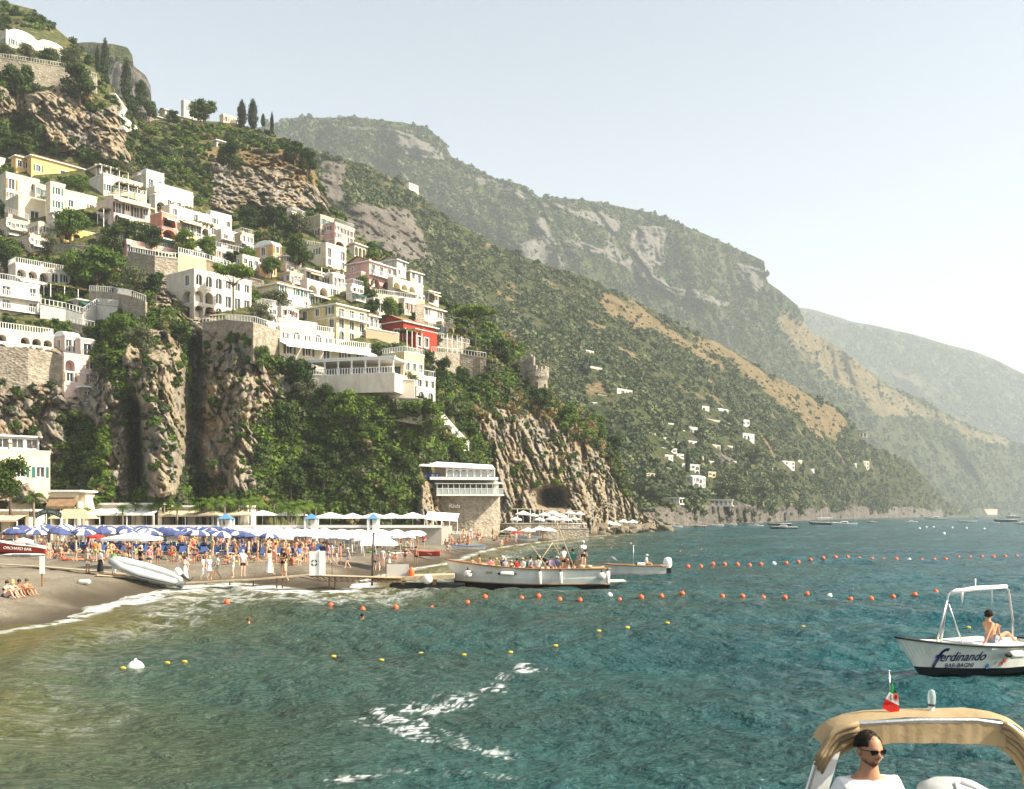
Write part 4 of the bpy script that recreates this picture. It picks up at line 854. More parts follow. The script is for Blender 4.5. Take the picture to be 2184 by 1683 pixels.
H('low pale ruin house on the plateau skyline', 290, 300, 352, 240, 258, 'stone_wall', ['w.w'], [], 45, 'slab', trim=False)
H('low rubble farm building with arches on the plateau', 352, 362, 425, 243, 262, 'stone_wall', ['aaa'], [], 45, 'slab', trim=False)
H('white flat-roofed house behind the round plateau tree', 386, 392, 440, 216, 240, 'white', ['w.'], [], 45, 'flat', Y=325)
H('small white gabled chapel on the plateau skyline', 340, 352, 366, 233, 245, 'white', ['v'], ['.'], 45, 'gable', Y=318)
H('sunlit ruined terraces house right of the round plateau tree', 468, 476, 508, 246, 262, 'cream', ['w.w'], [], 45, 'flat')
H('little stone garden house with an arch among the olives', 455, 462, 482, 300, 312, 'greywhite', ['a'], [], 45, 'slab', trim=False)
# zigzag stair down the crag edge
q = MB(); zz = [(243, 205), (262, 232), (252, 248), (272, 262), (258, 278), (284, 272)]; pp = [nsurf(*z_)[0] - Vector((0, 1.2, 0)) for z_ in zz]; o = pp[0].copy()
for a_, b_ in zip(pp[:-1], pp[1:]):
    v_ = b_ - a_; n_ = 9
    for k in range(n_):
        c_ = a_ + v_ * k / n_ - o; q.box((c_.x - .5, c_.y - .9, c_.z - .6), (c_.x + abs(v_.x / n_) + .6, c_.y + 1.2, c_.z), 'plaster_greywhite')
q.build('stairway', None, 'pale stairway zigzagging down the edge of the left crag', 'stairs', loc=o)

# --- ruined watchtower
Yt, zb_ = nsurf(1140, 850)[0].y - 1, 0
b0 = P(1140, 860, Yt); t = empty('watchtower', b0, 0, 'ruined round stone watchtower on the ridge above the right cliff', 'tower'); u_ = Yt / FD
q = MB(); n = 26; prof = [(25, -30), (26, 0), (24, 55), (27, 62), (27, 74)]; q.lathe([(r_ * u_, z * u_) for r_, z in prof] + [(20 * u_, 74 * u_), (20 * u_, 0)], 'stone_wall', n, smooth=False, c=(5 * u_, 6, 0)); q.build('tower_drum', t)
q = MB()
for k in range(n):
    a = 6.283 * k / n
    hh = (30 if (2.2 < a < 4.4) else 12 if (k % 2) else 3) * u_ * (.8 + .4 * rnd.random()); q.lathe([(.55, 0), (.5, hh)], 'stone_wall', 5, c=(5 * u_ + math.cos(a) * 23 * u_, 6 + math.sin(a) * 23 * u_, 74 * u_), smooth=False); q.lathe([(.5, hh), (.01, hh + .1)], 'stone_wall', 5, c=(5 * u_ + math.cos(a) * 23 * u_, 6 + math.sin(a) * 23 * u_, 74 * u_))
q.build('broken_parapet', t)
q = MB(); q.box((-30 * u_, 5, -30 * u_), (-12 * u_, 12, 100 * u_), 'stone_wall'); q.box((-30 * u_, 6, 100 * u_), (-22 * u_, 11, 108 * u_), 'stone_wall'); q.build('square_turret', t)
q = MB(); q.box((2 * u_, 6 - 25 * u_, 35 * u_), (8 * u_, 6 - 23 * u_, 50 * u_), 'interior'); q.box((20 * u_, 6 - 18 * u_, 36 * u_), (25 * u_, 6 - 14 * u_, 46 * u_), 'interior'); q.build('window', t)

# --- restaurant on its stone base above the beach
Yr = 168.0; u_ = Yr / FD; b0 = P(930, 1120, Yr); t = empty('restaurant', b0, R(8), 'white two-level glass restaurant on a round stone base above the beach', 'restaurant')
def RX(dx): return (dx - 930) * u_
def RZ(dy): return (1120 - dy) * u_
q = MB(); n = 12; poly = [(RX(936), 8), (RX(930), 1)] + [(RX(936 + 74 * k / n), -1.5 * math.sin(math.pi * .5 * k / n)) for k in range(n + 1)] + [(RX(1052), .8), (RX(1072), 3), (RX(1072), 12)]
q.prism(poly[::-1] if False else poly, RZ(1058) + 3, 'stone_wall', Matrix.Translation((0, 0, -3))); q.build('stone_base', t)
q = MB(); q.box((RX(928), -3.2, RZ(1058) + .003), (RX(1071), 9, RZ(1055)), 'trim_white'); q.box((RX(928), 2.0, RZ(1055)), (RX(1066), 9, RZ(1024)), 'plaster_white'); q.build('lower_floor', t)
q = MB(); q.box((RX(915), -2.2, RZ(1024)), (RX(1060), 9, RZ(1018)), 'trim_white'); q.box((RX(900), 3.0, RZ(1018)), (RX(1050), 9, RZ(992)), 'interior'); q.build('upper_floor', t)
q = MB(); q.add([(RX(888), -2.6, RZ(994)), (RX(1052), -2.6, RZ(1000)), (RX(1052), 1.2, RZ(990)), (RX(918), 1.2, RZ(983))] + [(RX(888), -2.6, RZ(996)), (RX(1052), -2.6, RZ(1002)), (RX(1052), 1.2, RZ(992)), (RX(918), 1.2, RZ(985))], [(0, 1, 2, 3), (7, 6, 5, 4), (0, 4, 5, 1), (1, 5, 6, 2), (2, 6, 7, 3), (3, 7, 4, 0)], 'awning_white')
q.build('awning_roof', t)
for k in range(8):
    x = RX(950) + (RX(1052) - RX(950)) * k / 7; q = MB(); q.box((x - .09, -2.2, RZ(1018)), (x + .09, -2.0, RZ(999)), 'trim_white'); q.build('post', t)
    if k < 7:
        q = MB(); dx_ = (RX(1052) - RX(950)) / 7; n = 8; zt = RZ(1003); vs = []
        for i in range(n + 1): vs += [(x + dx_ * (.5 - .5 * math.cos(math.pi * i / n)), -2.12, zt - .5 + .45 * math.sin(math.pi * i / n)), (x + dx_ * (.5 - .5 * math.cos(math.pi * i / n)), -2.12, zt + .2)]
        q.add(vs, [(2 * i, 2 * i + 2, 2 * i + 3, 2 * i + 1) for i in range(n)], 'trim_white'); q.build('arch_frame', t)
for k in range(12):
    x0_, x1_ = RX(929) + (RX(1070) - RX(929)) * k / 12, RX(929) + (RX(1070) - RX(929)) * (k + 1) / 12
    q = MB(); q.box((x0_ + .05, -3.15, RZ(1056)), (x1_ - .05, -3.1, RZ(1043)), 'glass_clear'); q.box((x0_ - .04, -3.19, RZ(1056)), (x0_ + .04, -3.07, RZ(1034)), 'trim_white'); q.box((x0_, -3.19, RZ(1043)), (x1_, -3.07, RZ(1042)), 'trim_white'); q.build('glass_panel', t)
for k in range(7):
    x0_ = RX(936) + (RX(1060) - RX(936)) * k / 7; q = MB(); q.box((x0_, 1.9, RZ(1053)), (x0_ + .8 * (RX(1060) - RX(936)) / 7, 1.96, RZ(1032)), 'glass_dark'); q.build('window', t)
q = MB(); rail(q, [(RX(950), -2.1, RZ(1018)), (RX(1052), -2.1, RZ(1018))], .9, 'trim_white', 'glass', .03); q.build('railing', t)
q = MB(); q.add([(RX(925), -3.3, RZ(1033)), (RX(1071), -3.3, RZ(1033)), (RX(1071), 2, RZ(1027)), (RX(925), 2, RZ(1027))], [(0, 1, 2, 3), (3, 2, 1, 0)], 'awning_white'); q.build('lower_awning', t)
q = MB(); q.box((RX(889), -1.6, RZ(1021)), (RX(938), -1.4, RZ(1010)), simple('sign_blue', (.02, .05, .22), .1, 1, .5)); q.build('sign_board', t)
def text(s, par, loc, size, m_, rx=90, rz=0, ext=.01, name='lettering', shear=0, label=None, align='CENTER', sx=1):
    c = bpy.data.curves.new(name, 'FONT'); c.body = s; c.size = size; c.extrude = ext; c.align_x = align; c.shear = shear; c.materials.append(MATS[m_]); c.resolution_u = 3
    tmp = bpy.data.objects.new('tmp', c); COL.objects.link(tmp); dg = bpy.context.evaluated_depsgraph_get(); me = bpy.data.meshes.new_from_object(tmp.evaluated_get(dg)); bpy.data.objects.remove(tmp)
    o = link(bpy.data.objects.new(name, me), par); o.location = loc; o.rotation_euler = (R(rx), 0, R(rz)); o.scale.x = sx; return o
text('MUSIC', t, (RX(903), -1.62, RZ(1018.5)), .5, 'trim_white', ext=.01, sx=.7)
text('FLY', t, (RX(926), -1.62, RZ(1019)), .75, 'trim_white', ext=.02)
text('Rada', t, (RX(966), -1.9, RZ(1083)), 1.0, 'trim_white', shear=.3)
BRECT.append((886, 985, 1072, 1120, Yr - 3))

# --- houses scattered on the middle hillside
FAR = [(1239,1266,748,764,'tan'),(1249,1284,783,800,'white'),(1303,1348,830,848,'white'),(1253,1294,843,857,'cream'),(1257,1283,859,878,'stone'),(1340,1374,869,880,'tan'),(1361,1387,884,896,'cream'),(1301,1335,901,914,'greywhite'),(1335,1369,895,906,'tan'),(1415,1436,904,916,'white'),
 (1462,1487,912,940,'white'),(1491,1512,867,882,'white'),(1517,1553,873,886,'white'),(1493,1540,895,906,'cream'),(1580,1598,896,918,'greywhite'),(1566,1608,925,951,'white'),(1343,1384,943,958,'white'),(1389,1443,956,972,'white'),(1405,1435,972,990,'white'),(1423,1446,944,954,'cream'),(1461,1487,941,960,'white'),
 (1491,1516,942,956,'cream'),(1512,1536,950,972,'cream'),(1440,1491,991,1010,'white'),(1457,1504,1018,1043,'white'),(1504,1526,1008,1024,'tan'),(1371,1396,1012,1034,'tan'),(1648,1694,984,1000,'white'),(1683,1710,981,992,'cream'),(1808,1826,988,996,'white'),(1832,1853,984,999,'cream'),(1546,1560,905,914,'cream')]
FAR += [(1270,1290,884,893,'cream'),(1318,1338,918,930,'white'),(1376,1398,925,938,'cream'),(1402,1420,934,945,'white'),(1440,1460,918,930,'white'),(1436,1458,970,984,'white'),(1478,1500,975,986,'cream'),(1500,1522,985,996,'white'),(1380,1400,968,980,'tan'),(1412,1432,1000,1012,'white'),(1528,1550,930,942,'cream'),(1540,1562,952,963,'white'),(1410,1430,1028,1040,'white'),(1520,1544,1030,1042,'cream'),(1598,1616,958,968,'white'),(1286,1306,868,876,'white'),(1450,1468,892,902,'tan'),(1222,1240,838,847,'white'),(1630,1648,996,1006,'cream'),(1550,1570,985,996,'white'),(1348,1366,986,997,'cream'),(1712,1736,1000,1010,'white')]
PL = ['on the upper wooded slope', 'beneath the slope top house', 'on a shelf of the middle hillside', 'beside dense oaks', 'above the tall cypress', 'near the shore pines', 'over the olive terraces', 'under a stone terrace']
SZ = {0: 'tiny', 1: 'small', 2: 'broad', 3: 'tall'}
for k, (x0, x1, yt, yb, wl_) in enumerate(FAR):
    Y_ = Cc.depth((x0 + x1) / 2, yb) - 1.5; wal = {'stone': 'stone_wall', 'white': 'farwhite', 'greywhite': 'farwhite', 'cream': 'farcream'}.get(wl_, wl_); ns = 2 if yb - yt > 13 else 1; n_ = max(2, int((x1 - x0) / 9)); xc_ = x0 + (x1 - x0) * (.28 if k % 3 else .42)
    n_ = max(2, int((x1 - x0) / 11)); row = ''.join('lAwlw'[(i + k) % 5] for i in range(n_)); dsc = f"{'wide' if x1 - x0 > 38 else 'tall' if yb - yt > 20 else 'small'} {wl_} hillside house {['alone above', 'just left of', 'just right of', 'stepped below'][k % 4]} {['terraced olives', 'its paler neighbour', 'a dark oak clump', 'the higher road', 'a dense pine stand'][k % 5]}"
    hs_ = H(dsc + f", {['first','second','third','fourth','fifth','sixth','seventh','eighth','ninth','tenth','eleventh','twelfth','thirteenth','fourteenth'][k // 4]} far tier", x0, xc_, x1, yt, yb, wal, [row] * ns, ['w'] * ns, 50, 'flat' if k % 4 else 'vault', Y=Y_, trim=False, found=1.8)
H('long white house high on the skyline of the middle hill', 867, 872, 892, 391, 397, 'cream', ['www'], [], 50, 'flat', Y=Cc.depth(880, 400) - 4, trim=False, found=6)
for k, (x0, x1, yt, yb, d_) in enumerate([(1823,1846,880,885,'long low pale'),(1906,1931,915,923,'white'),(1877,1894,896,900,'small cream'),(1919,1973,941,947,'very long cream'),(2067,2126,1086,1095,'red-roofed waterside')]):
    H(d_ + ' building on the distant ridge behind the bay', x0, x0 + 3, x1, yt, yb, 'farcream', ['wwww'], [], 40, 'tile' if k == 4 else 'flat', Y=Dd.depth((x0 + x1) / 2, yb) - 20, trim=False, found=3)
ar = colonnade('arched stone viaduct wall on the right shoulder of the middle hill', 1818, 1848, 918, 918, 934, Cc.depth(1835, 934) - 3, 5, 'plaster_tan', 6, .8, nm='viaduct')
colonnade('white garden pergola colonnade above the far shore rocks', 1495, 1560, 1066, 1066, 1078, Cc.depth(1530, 1078) - 3, 8, 'trim_white', 3)
colonnade('short white shoreline colonnade left of the long far one', 1415, 1448, 1062, 1062, 1074, Cc.depth(1430, 1074) - 3, 4, 'trim_white', 3)

# --- smaller houses packed between the named ones
TOWN = [(0,470,60,500),(60,478,120,520),(205,492,262,520),(108,455,140,486),(378,505,440,540),(440,528,500,556),(500,500,540,540),(505,548,552,585),(598,545,640,580),(640,575,690,600),(596,584,650,604),(690,585,735,612),(738,610,775,640),(784,640,838,668),(780,672,806,700),(905,622,935,645),(935,690,968,715),(385,470,430,498),(250,442,320,470),(60,395,100,420),(0,545,20,575),(150,640,190,662),(545,655,590,690),(590,655,636,690),(612,455,650,480),(850,640,890,668),(868,578,900,600),(330,510,372,530),(900,700,925,720),(795,560,815,580),(40,505,105,535)]
ctn = ['peach', 'cream', 'white', 'palepink', 'paleyellow', 'white', 'tan', 'cream', 'peach', 'white']; rf = ['flat', 'flat', 'tile', 'slab', 'flat', 'vault']
NEAR = {0: 'above the bright round tree', 1: 'below the covered terrace house', 2: 'left of the rubble wall', 3: 'among the cascade terraces', 4: 'near the umbrella pine villa', 5: 'beside the ochre gabled house', 6: 'behind the yellow villa', 7: 'under the pink gabled house', 8: 'near the red house'}
q_ = random.Random(21)
for k, (x0, y0_, x1, y1_) in enumerate(TOWN):
    c_ = ctn[k % 10]; rr_ = rf[k % 6]; xc_ = x0 + (x1 - x0) * q_.uniform(.2, .45); n_ = max(2, int((x1 - x0) / 12)); st = 2 if y1_ - y0_ > 28 else 1
    rows_ = [''.join(q_.choice('wwvdsba' if j == 0 else 'wwsd') for _ in range(n_)) for j in range(st)]; ln = [''.join(q_.choice('w..') for _ in range(2)) for _ in range(st)]
    aw_ = [(0, .8, .55 if st == 2 else .9, 1.6, q_.choice(['awning_tan', 'awning_white', 'awning_green']))] if k % 3 == 0 else None
    z_ = min(8, int((x0 + x1) / 2 / 105)); cn = {'palepink': 'pale pink', 'paleyellow': 'pale yellow'}.get(c_, c_)
    H(f"{'small' if x1 - x0 < 45 else 'long'} {cn} {'two-storey' if st == 2 else 'low'} house, {'barrel vault' if rr_ == 'vault' else 'tiled roof' if rr_ == 'tile' else 'flat roof'}{' and awning' if aw_ else ''} {NEAR[z_]}{', uphill one' if k > 20 else ''}", x0, xc_, x1, y0_, y1_, c_, rows_, ln, q_.uniform(46, 58), rr_, shut=q_.choice(['shutter_green', 'shutter_brown', 'trim_white']), awn=aw_, roofrail=q_.choice([None, None, 'bars', 'balu']) if rr_ == 'flat' else None)
# --- terrace walls and vine pergolas between the houses
for k, (pts_, mt_, lb_) in enumerate([([(10, 452, 470), (60, 470, 485)], 'plaster_tan', 'under the cream house at far left'), ([(100, 520, 536), (160, 524, 545), (215, 530, 552)], 'stone_wall', 'below the yellow terrace front'), ([(240, 402, 412), (310, 418, 428)], 'plaster_cream', 'under the green-shuttered house'), ([(430, 520, 536), (520, 540, 558)], 'plaster_tan', 'above the umbrella pine villa'), ([(520, 590, 602), (560, 600, 612)], 'stone_wall', 'right of the umbrella pine villa'),
    ([(640, 520, 532), (690, 530, 545)], 'stone_wall', 'under the tan tower house'), ([(600, 612, 628), (650, 640, 652)], 'plaster_cream', 'under the pale yellow hotel wing'), ([(780, 700, 716), (850, 712, 735)], 'plaster_tan', 'left of the red house'), ([(930, 720, 735), (1000, 735, 748)], 'stone_wall', 'in the garden right of the red house'), ([(150, 690, 704), (200, 700, 716)], 'stone_wall', 'behind the pink twin-gabled house'),
    ([(0, 392, 402), (40, 402, 412)], 'plaster_cream', 'behind the cream block'), ([(330, 470, 482), (400, 482, 496)], 'plaster_tan', 'beneath the arcaded terrace house')]):
    retwall('low terrace wall ' + lb_, pts_, mt_, railing=['bars', None, 'balu'][k % 3], dn=1.5)
def pergola(label, x, y_, w_, d_, a=50):
    p, _ = nsurf(x, y_); p = p - Vector((0, 2.2, 0)); t = empty('pergola', p, R(a), label, 'pergola'); u_ = p.y / FD; W = w_ * u_ * 1.5
    for i in range(4):
        for j in (0, d_): q = MB(); q.box((W * i / 3 - .06, j - .06, -1.5), (W * i / 3 + .06, j + .06, 2.4), 'trim_white'); q.build('post', t)
    q = MB(); 
    for j in (0, d_): q.box((-.3, j - .05, 2.403), (W + .3, j + .05, 2.52), 'wood_mid')
    for i in range(int(W / .7) + 1): q.box((i * .7 - .03, -.3, 2.523), (i * .7 + .03, d_ + .3, 2.6), 'wood_mid')
    q.build('beams', t)
    V, F = leafcloud(900, [(W * (i + .5) / 5, d_ / 2, 2.65, W / 9, d_ * .55, .28) for i in range(5)], .16, int(x)); o = link(bpy.data.objects.new('vine', npmesh('vine', V, F, MATS['leaf_green'])), t); return t
for x, y_, w_, lb in [(225, 382, 40, 'vine pergola over the shadowed stone house'), (262, 418, 42, 'vine pergola on the green-shuttered house front'), (400, 470, 36, 'vine pergola on the arcaded cascade house'), (230, 476, 30, 'vine pergola right of the long cream annex'), (120, 640, 60, 'long vine pergola beside the big left hotel'), (690, 600, 40, 'dark green pergola above the long white hotel'), (300, 505, 30, 'pergola left of the salmon loggia house'), (870, 735, 30, 'leafy pergola before the lower red wing'), (955, 740, 30, 'rose pergola right of the lower red wing'), (420, 500, 36, 'pergola under the arcaded cascade house')]: pergola(lb, x, y_, w_, 2.6)
# ================================================================ trees one can tell apart
def T(k, x, yb, yt, w_, label, seed=0, group=None, Y=None, name=None, dz=0):
    if Y is None: p, _ = nsurf(x, yb); Y_ = p.y - 1.5
    else: Y_ = Y
    p = P(x, yb, Y_); u = Y_ / FD
    return tree(k, p, w_ * u, (yb - yt) * u, label, group, name, 0, seed)
T('cypress', 224, 170, 80, 22, 'tallest dark cypress on the left skyline', 0); T('cypress', 208, 155, 96, 12, 'slim cypress just left of the tallest skyline cypress', 1)
T('cypress', 269, 214, 122, 28, 'broad-based cypress right of the tallest skyline cypress', 0); T('cypress', 516, 272, 212, 24, 'left of the two bushy cypresses on the plateau', 1); T('cypress', 539, 274, 210, 26, 'right of the two bushy cypresses on the plateau', 0)
T('cypress', 580, 286, 238, 10, 'thin cypress at the right end of the plateau', 1); T('cypress', 561, 270, 242, 12, 'small pointed conifer between cypresses on the plateau', 0)
L_ = [('darkbroad',38,222,130,84,'big dark holm oak on the upper left retaining wall'),('darkbroad',170,218,138,80,'dark holm oak overhanging the upper crag'),('darkbroad',-25,245,150,60,'dark tree cut by the left frame edge on the crag'),('darkbroad',8,255,205,34,'low dark tree at the left edge below the wall'),
 ('olive',15,132,94,44,'grey olive at far left under the shell-arched villa'),('olive',56,136,92,44,'second olive under the shell-arched villa'),('darkbroad',105,142,98,48,'dark bush tree right of the olives on the top wall'),('olive',150,152,100,50,'olive nearest the skyline cypresses'),
 ('darkbroad',435,268,208,72,'large round dark tree on the plateau skyline'),('darkbroad',371,270,236,34,'small round tree in front of the plateau farm'),('darkbroad',300,222,168,34,'dark tree leaning beside the broad cypress'),('darkbroad',284,262,198,52,'lower dark tree at the head of the stairway'),('darkbroad',318,262,205,40,'tree right of the stairway head'),
 ('darkbroad',490,372,296,66,'big dark bush tree hanging over the second crag'),('darkbroad',40,330,280,70,'rusty green tree above the yellow house'),('green',0,0,0,0,''),('darkbroad',628,352,296,60,'dense tree at the right edge of the plateau'),('darkbroad',655,375,318,50,'tree on the right shoulder of the second crag'),
 ('bright',168,420,372,52,'bright green tree between yellow house and cream tower'),('broad',150,520,443,72,'round green tree in front of the yellow terrace'),('olive',107,552,495,48,'grey olive below the cream house'),('darkbroad',240,540,478,64,'dark tree left of the pink terrace'),('darkbroad',268,515,462,66,'spreading dark tree above the pink terrace'),
 ('darkbroad',322,540,482,58,'leaning dark tree on the pink terrace'),('broad',395,545,486,54,'round-topped tree on the pale wall terrace'),('broad',441,556,502,48,'green tree right of the round-topped one'),('darkbroad',495,568,532,40,'low dark tree above the white arched villa'),('broad',530,572,526,42,'bright small tree right of the umbrella pine top'),
 ('darkbroad',14,600,508,78,'big dark pine cut by the left frame edge'),('broad',205,628,520,118,'largest round green tree above the ravine'),('broad',165,622,530,70,'left shoulder tree beside the largest round tree'),('olive',285,640,560,66,'olive right of the largest round tree'),('darkbroad',332,640,572,58,'dark tree left of the white arched villa'),
 ('darkbroad',531,498,442,44,'dark tree at the foot of the second crag'),('darkbroad',584,488,432,60,'round dark tree at the foot of the second crag'),('olive',640,500,452,56,'olive-toned tree beside the tan tower house'),('darkbroad',630,580,498,74,'dark round tree in the middle of the upper town'),('broad',579,592,546,48,'small round tree before the ochre house'),
 ('broad',528,570,530,44,'green tree left of the ochre house'),('broad',774,625,585,30,'little round tree before the pink gabled house'),('olive',558,692,644,54,'round olive right of the white arched villa'),('olive',588,670,616,62,'olive below the pale yellow hotel wing'),('darkbroad',795,690,630,44,'vine covered tree below the restaurant row'),('broad',832,690,632,48,'green tree under the restaurant terrace'),
 ('olive',860,845,790,60,'grey olive on the dining terrace corner'),('bright',750,905,828,76,'bright mushroom-shaped vine below the dining terrace'),('darkbroad',637,850,752,80,'tall dark conifer mass left of the dining terrace'),('darkbroad',690,885,818,62,'dark tree below the whitewashed wall'),('darkbroad',600,960,840,84,'big dark tree in the middle of the cliff greenery'),
 ('olive',650,880,800,60,'greyish tree between dark cliff trees'),('darkbroad',905,640,600,0,''),('bright',900,925,860,100,'bright pine spreading beside the masonry stair'),('bright',965,985,925,78,'bright green pine above the white restaurant'),('broad',889,975,905,50,'small-crowned pine left of the white restaurant terrace'),('darkbroad',843,1010,945,96,'dark spreading tree left of the white restaurant'),
 ('darkbroad',945,825,760,40,'dark tree under the garden wall right of the pale yellow house'),('darkbroad',985,830,775,36,'tree growing on the garden wall niche'),('darkbroad',1062,776,722,50,'dark tree behind the umbrella pine'),('darkbroad',1085,800,735,50,'dark tree left of the watchtower'),('olive',925,745,706,44,'olive beside the lower red wing'),
 ('broad',1210,930,858,56,'bright tree right of the watchtower ridge'),('broad',1270,940,880,58,'round tree on the ridge over the right cliff'),('bright',1246,950,912,56,'flat-topped bright tree on the right cliff edge'),('darkbroad',1302,1000,925,60,'dark tree low on the right cliff edge'),('darkbroad',1150,880,815,60,'low tree at the foot of the watchtower'),
 ('darkbroad',380,740,690,60,'tree on the ravine edge below the arched villa'),('broad',255,740,668,70,'tree at the head of the ravine'),('olive',300,770,690,70,'shrubby tree crowning the rock pillar'),
 ('broad',560,790,735,40,'tree left of the hotel terrace foot'),('darkbroad',730,1000,930,70,'dark cliff tree over the beach cascades'),('broad',780,960,900,60,'green cliff tree over the beach cascades'),('darkbroad',690,1050,960,80,'dark tree above the palm grove'),('darkbroad',620,1060,980,80,'shaded tree behind the palm grove')]
for i, (k, x, yb, yt, w_, lb) in enumerate(L_):
    if lb: T(k, x, yb, yt, w_, lb, i)
T('umbrella', 1014, 760, 652, 100, 'large umbrella pine at the right end of the town', 0); T('umbrella', 497, 682, 562, 90, 'umbrella pine in front of the white arched villa', 1)
T('darkbroad', 22, 1084, 972, 78, 'bright-edged pine in front of the cream beach house', 3, Y=101)
T('cypress', 1466, 1012, 957, 13, 'tall cypress among the far village houses', 0, Y=Cc.depth(1466, 1010) - 5); T('cypress', 1342, 930, 892, 8, 'slim far cypress left of the terrace houses', 1, Y=Cc.depth(1342, 930) - 5)
for i, (x, yb, yt, w_, lb) in enumerate([(1560,1075,1005,90,'large green pine above the far shore wall'),(1620,1072,1030,60,'round pine right of the largest far pine'),(1598,985,945,70,'dark oak mass in the hollow of the far slope'),(1470,1078,1045,46,'pine below the white far villa'),(1400,1070,1030,46,'round tree above the far shore cliff'),(1650,1050,1000,60,'far pine beside the shore cliff'),(1860,1090,1040,60,'round pine on the far right headland')]):
    T('farbroad', x, yb, yt, w_, lb, i, Y=Cc.depth(x, yb) - 8)

# ================================================================ the scrub, as stuff
def inrect(x, y, m_=0, up=0):
    for (a, b_, c_, d_, Y_) in BRECT:
        if a - m_ < x < c_ + m_ and b_ - 2 < y < d_ + up: return True
    return False
q = random.Random(12); pts = []; KI = {'dark': 0, 'green': 1, 'bright': 2, 'olive': 3, 'dry': 4}
ysky = lambda x: N.at(x)[0][-2]
k = 0
while k < 19000:
    x = q.uniform(-120, 1425); ybase = N.at(x)[0][1]; y = q.uniform(ysky(x) + 1, ybase); k += 1
    if inrect(x, y, 3, 10): continue
    p, rk = nsurf(x, y); 
    if rk > .5 and q.random() > .15: continue
    if rk > .5: sc = q.choice((q.uniform(.35, .8), q.uniform(.6, 1.5)))
    else: sc = q.choice((q.uniform(.7, 1.6), q.uniform(1.3, 2.9)))
    town = (y < 700 and y > 380 and x < 760 and x > -50)
    if town: sc *= .85
    if y > 1040 and x > 1060: sc *= .45
    pn_ = float(fbm(np.array([[p.x * .04, p.y * .04, p.z * .04]]), 2, 5)[0]) if False else 0
    zone = math.sin(p.x * .09 + 1) * math.cos(p.z * .13) + .6 * math.sin(p.z * .05 + p.x * .2)
    r_ = q.random(); ix = 0 if r_ < .45 - .15 * zone else 1 if r_ < .72 else 3 if r_ < .88 else 2 if r_ < .95 else 4
    if 'sun' and x > 1040 and ix == 0 and q.random() < .5: ix = 4
    pts.append((p - Vector((0, sc * .25, sc * .15)), sc, sc * q.uniform(.7, 1.15), ix))
for _ in range(420):
    x = q.uniform(660, 915); y = q.uniform(862, 905); p, rk = nsurf(x, y); sc = q.uniform(.7, 1.9); pts.append((p - Vector((0, q.uniform(.2, 1.6), 0)), sc, sc, q.choice((0, 1, 1, 3))))
for _ in range(260):
    x = q.uniform(700, 918); y = q.uniform(868, 905); sc = q.uniform(.8, 1.8); pts.append((P(x, y, Yc - 2.4 + (y - 868) * .06 + q.uniform(-.5, 1.5)), sc, sc, q.choice((0, 1, 1, 3))))
scatter('hillside_scrub', pts, ['dark', 'green', 'bright', 'olive', 'dry'], [1, 1, 1, 1, 1], 'mixed green macchia scrub covering the near hillside', 'scrub')
# climbing plants that hang on the cliff
pts = []
for (x0, y0, x1, y1, w_, n_, ix) in [(222,915,214,1060,15,150,2),(240,700,235,770,20,100,1),(272,820,268,880,7,26,1),(355,660,395,720,20,110,1),(398,770,408,880,6,70,2),(405,720,400,760,10,50,1),(470,715,540,730,12,70,1),(700,1010,770,1080,40,220,1),(770,1030,815,1085,26,150,2),(640,1000,690,1060,30,140,0),(200,1082,420,1084,9,200,2),(420,1070,660,1085,14,220,1),(860,1020,885,1060,16,70,1),(950,800,1000,870,24,110,1),(1040,790,1110,860,20,100,1),(930,880,1010,1000,16,120,1),(560,700,640,770,12,60,2),(90,640,190,660,9,110,2),(180,640,300,700,16,100,1),(830,950,870,1040,26,160,1),(1085,1085,1120,1095,4,20,1)]:
    for _ in range(n_):
        t_ = q.random(); x = x0 + (x1 - x0) * t_ + q.gauss(0, w_ * .5); y = y0 + (y1 - y0) * t_ + q.gauss(0, w_ * .4)
        p, _r = nsurf(x, y); s_ = q.uniform(.35, .95); pts.append((p - Vector((0, s_ * .4, 0)), s_, s_ * q.uniform(.8, 1.7), ix if q.random() < .75 else q.choice((0, 1, 2))))
scatter('climbing_plants', pts, ['dark', 'green', 'bright', 'olive', 'dry'], [1, 1, 1, 1, 1], 'climbing plants and ivy hanging over the cliff faces', 'climbers')
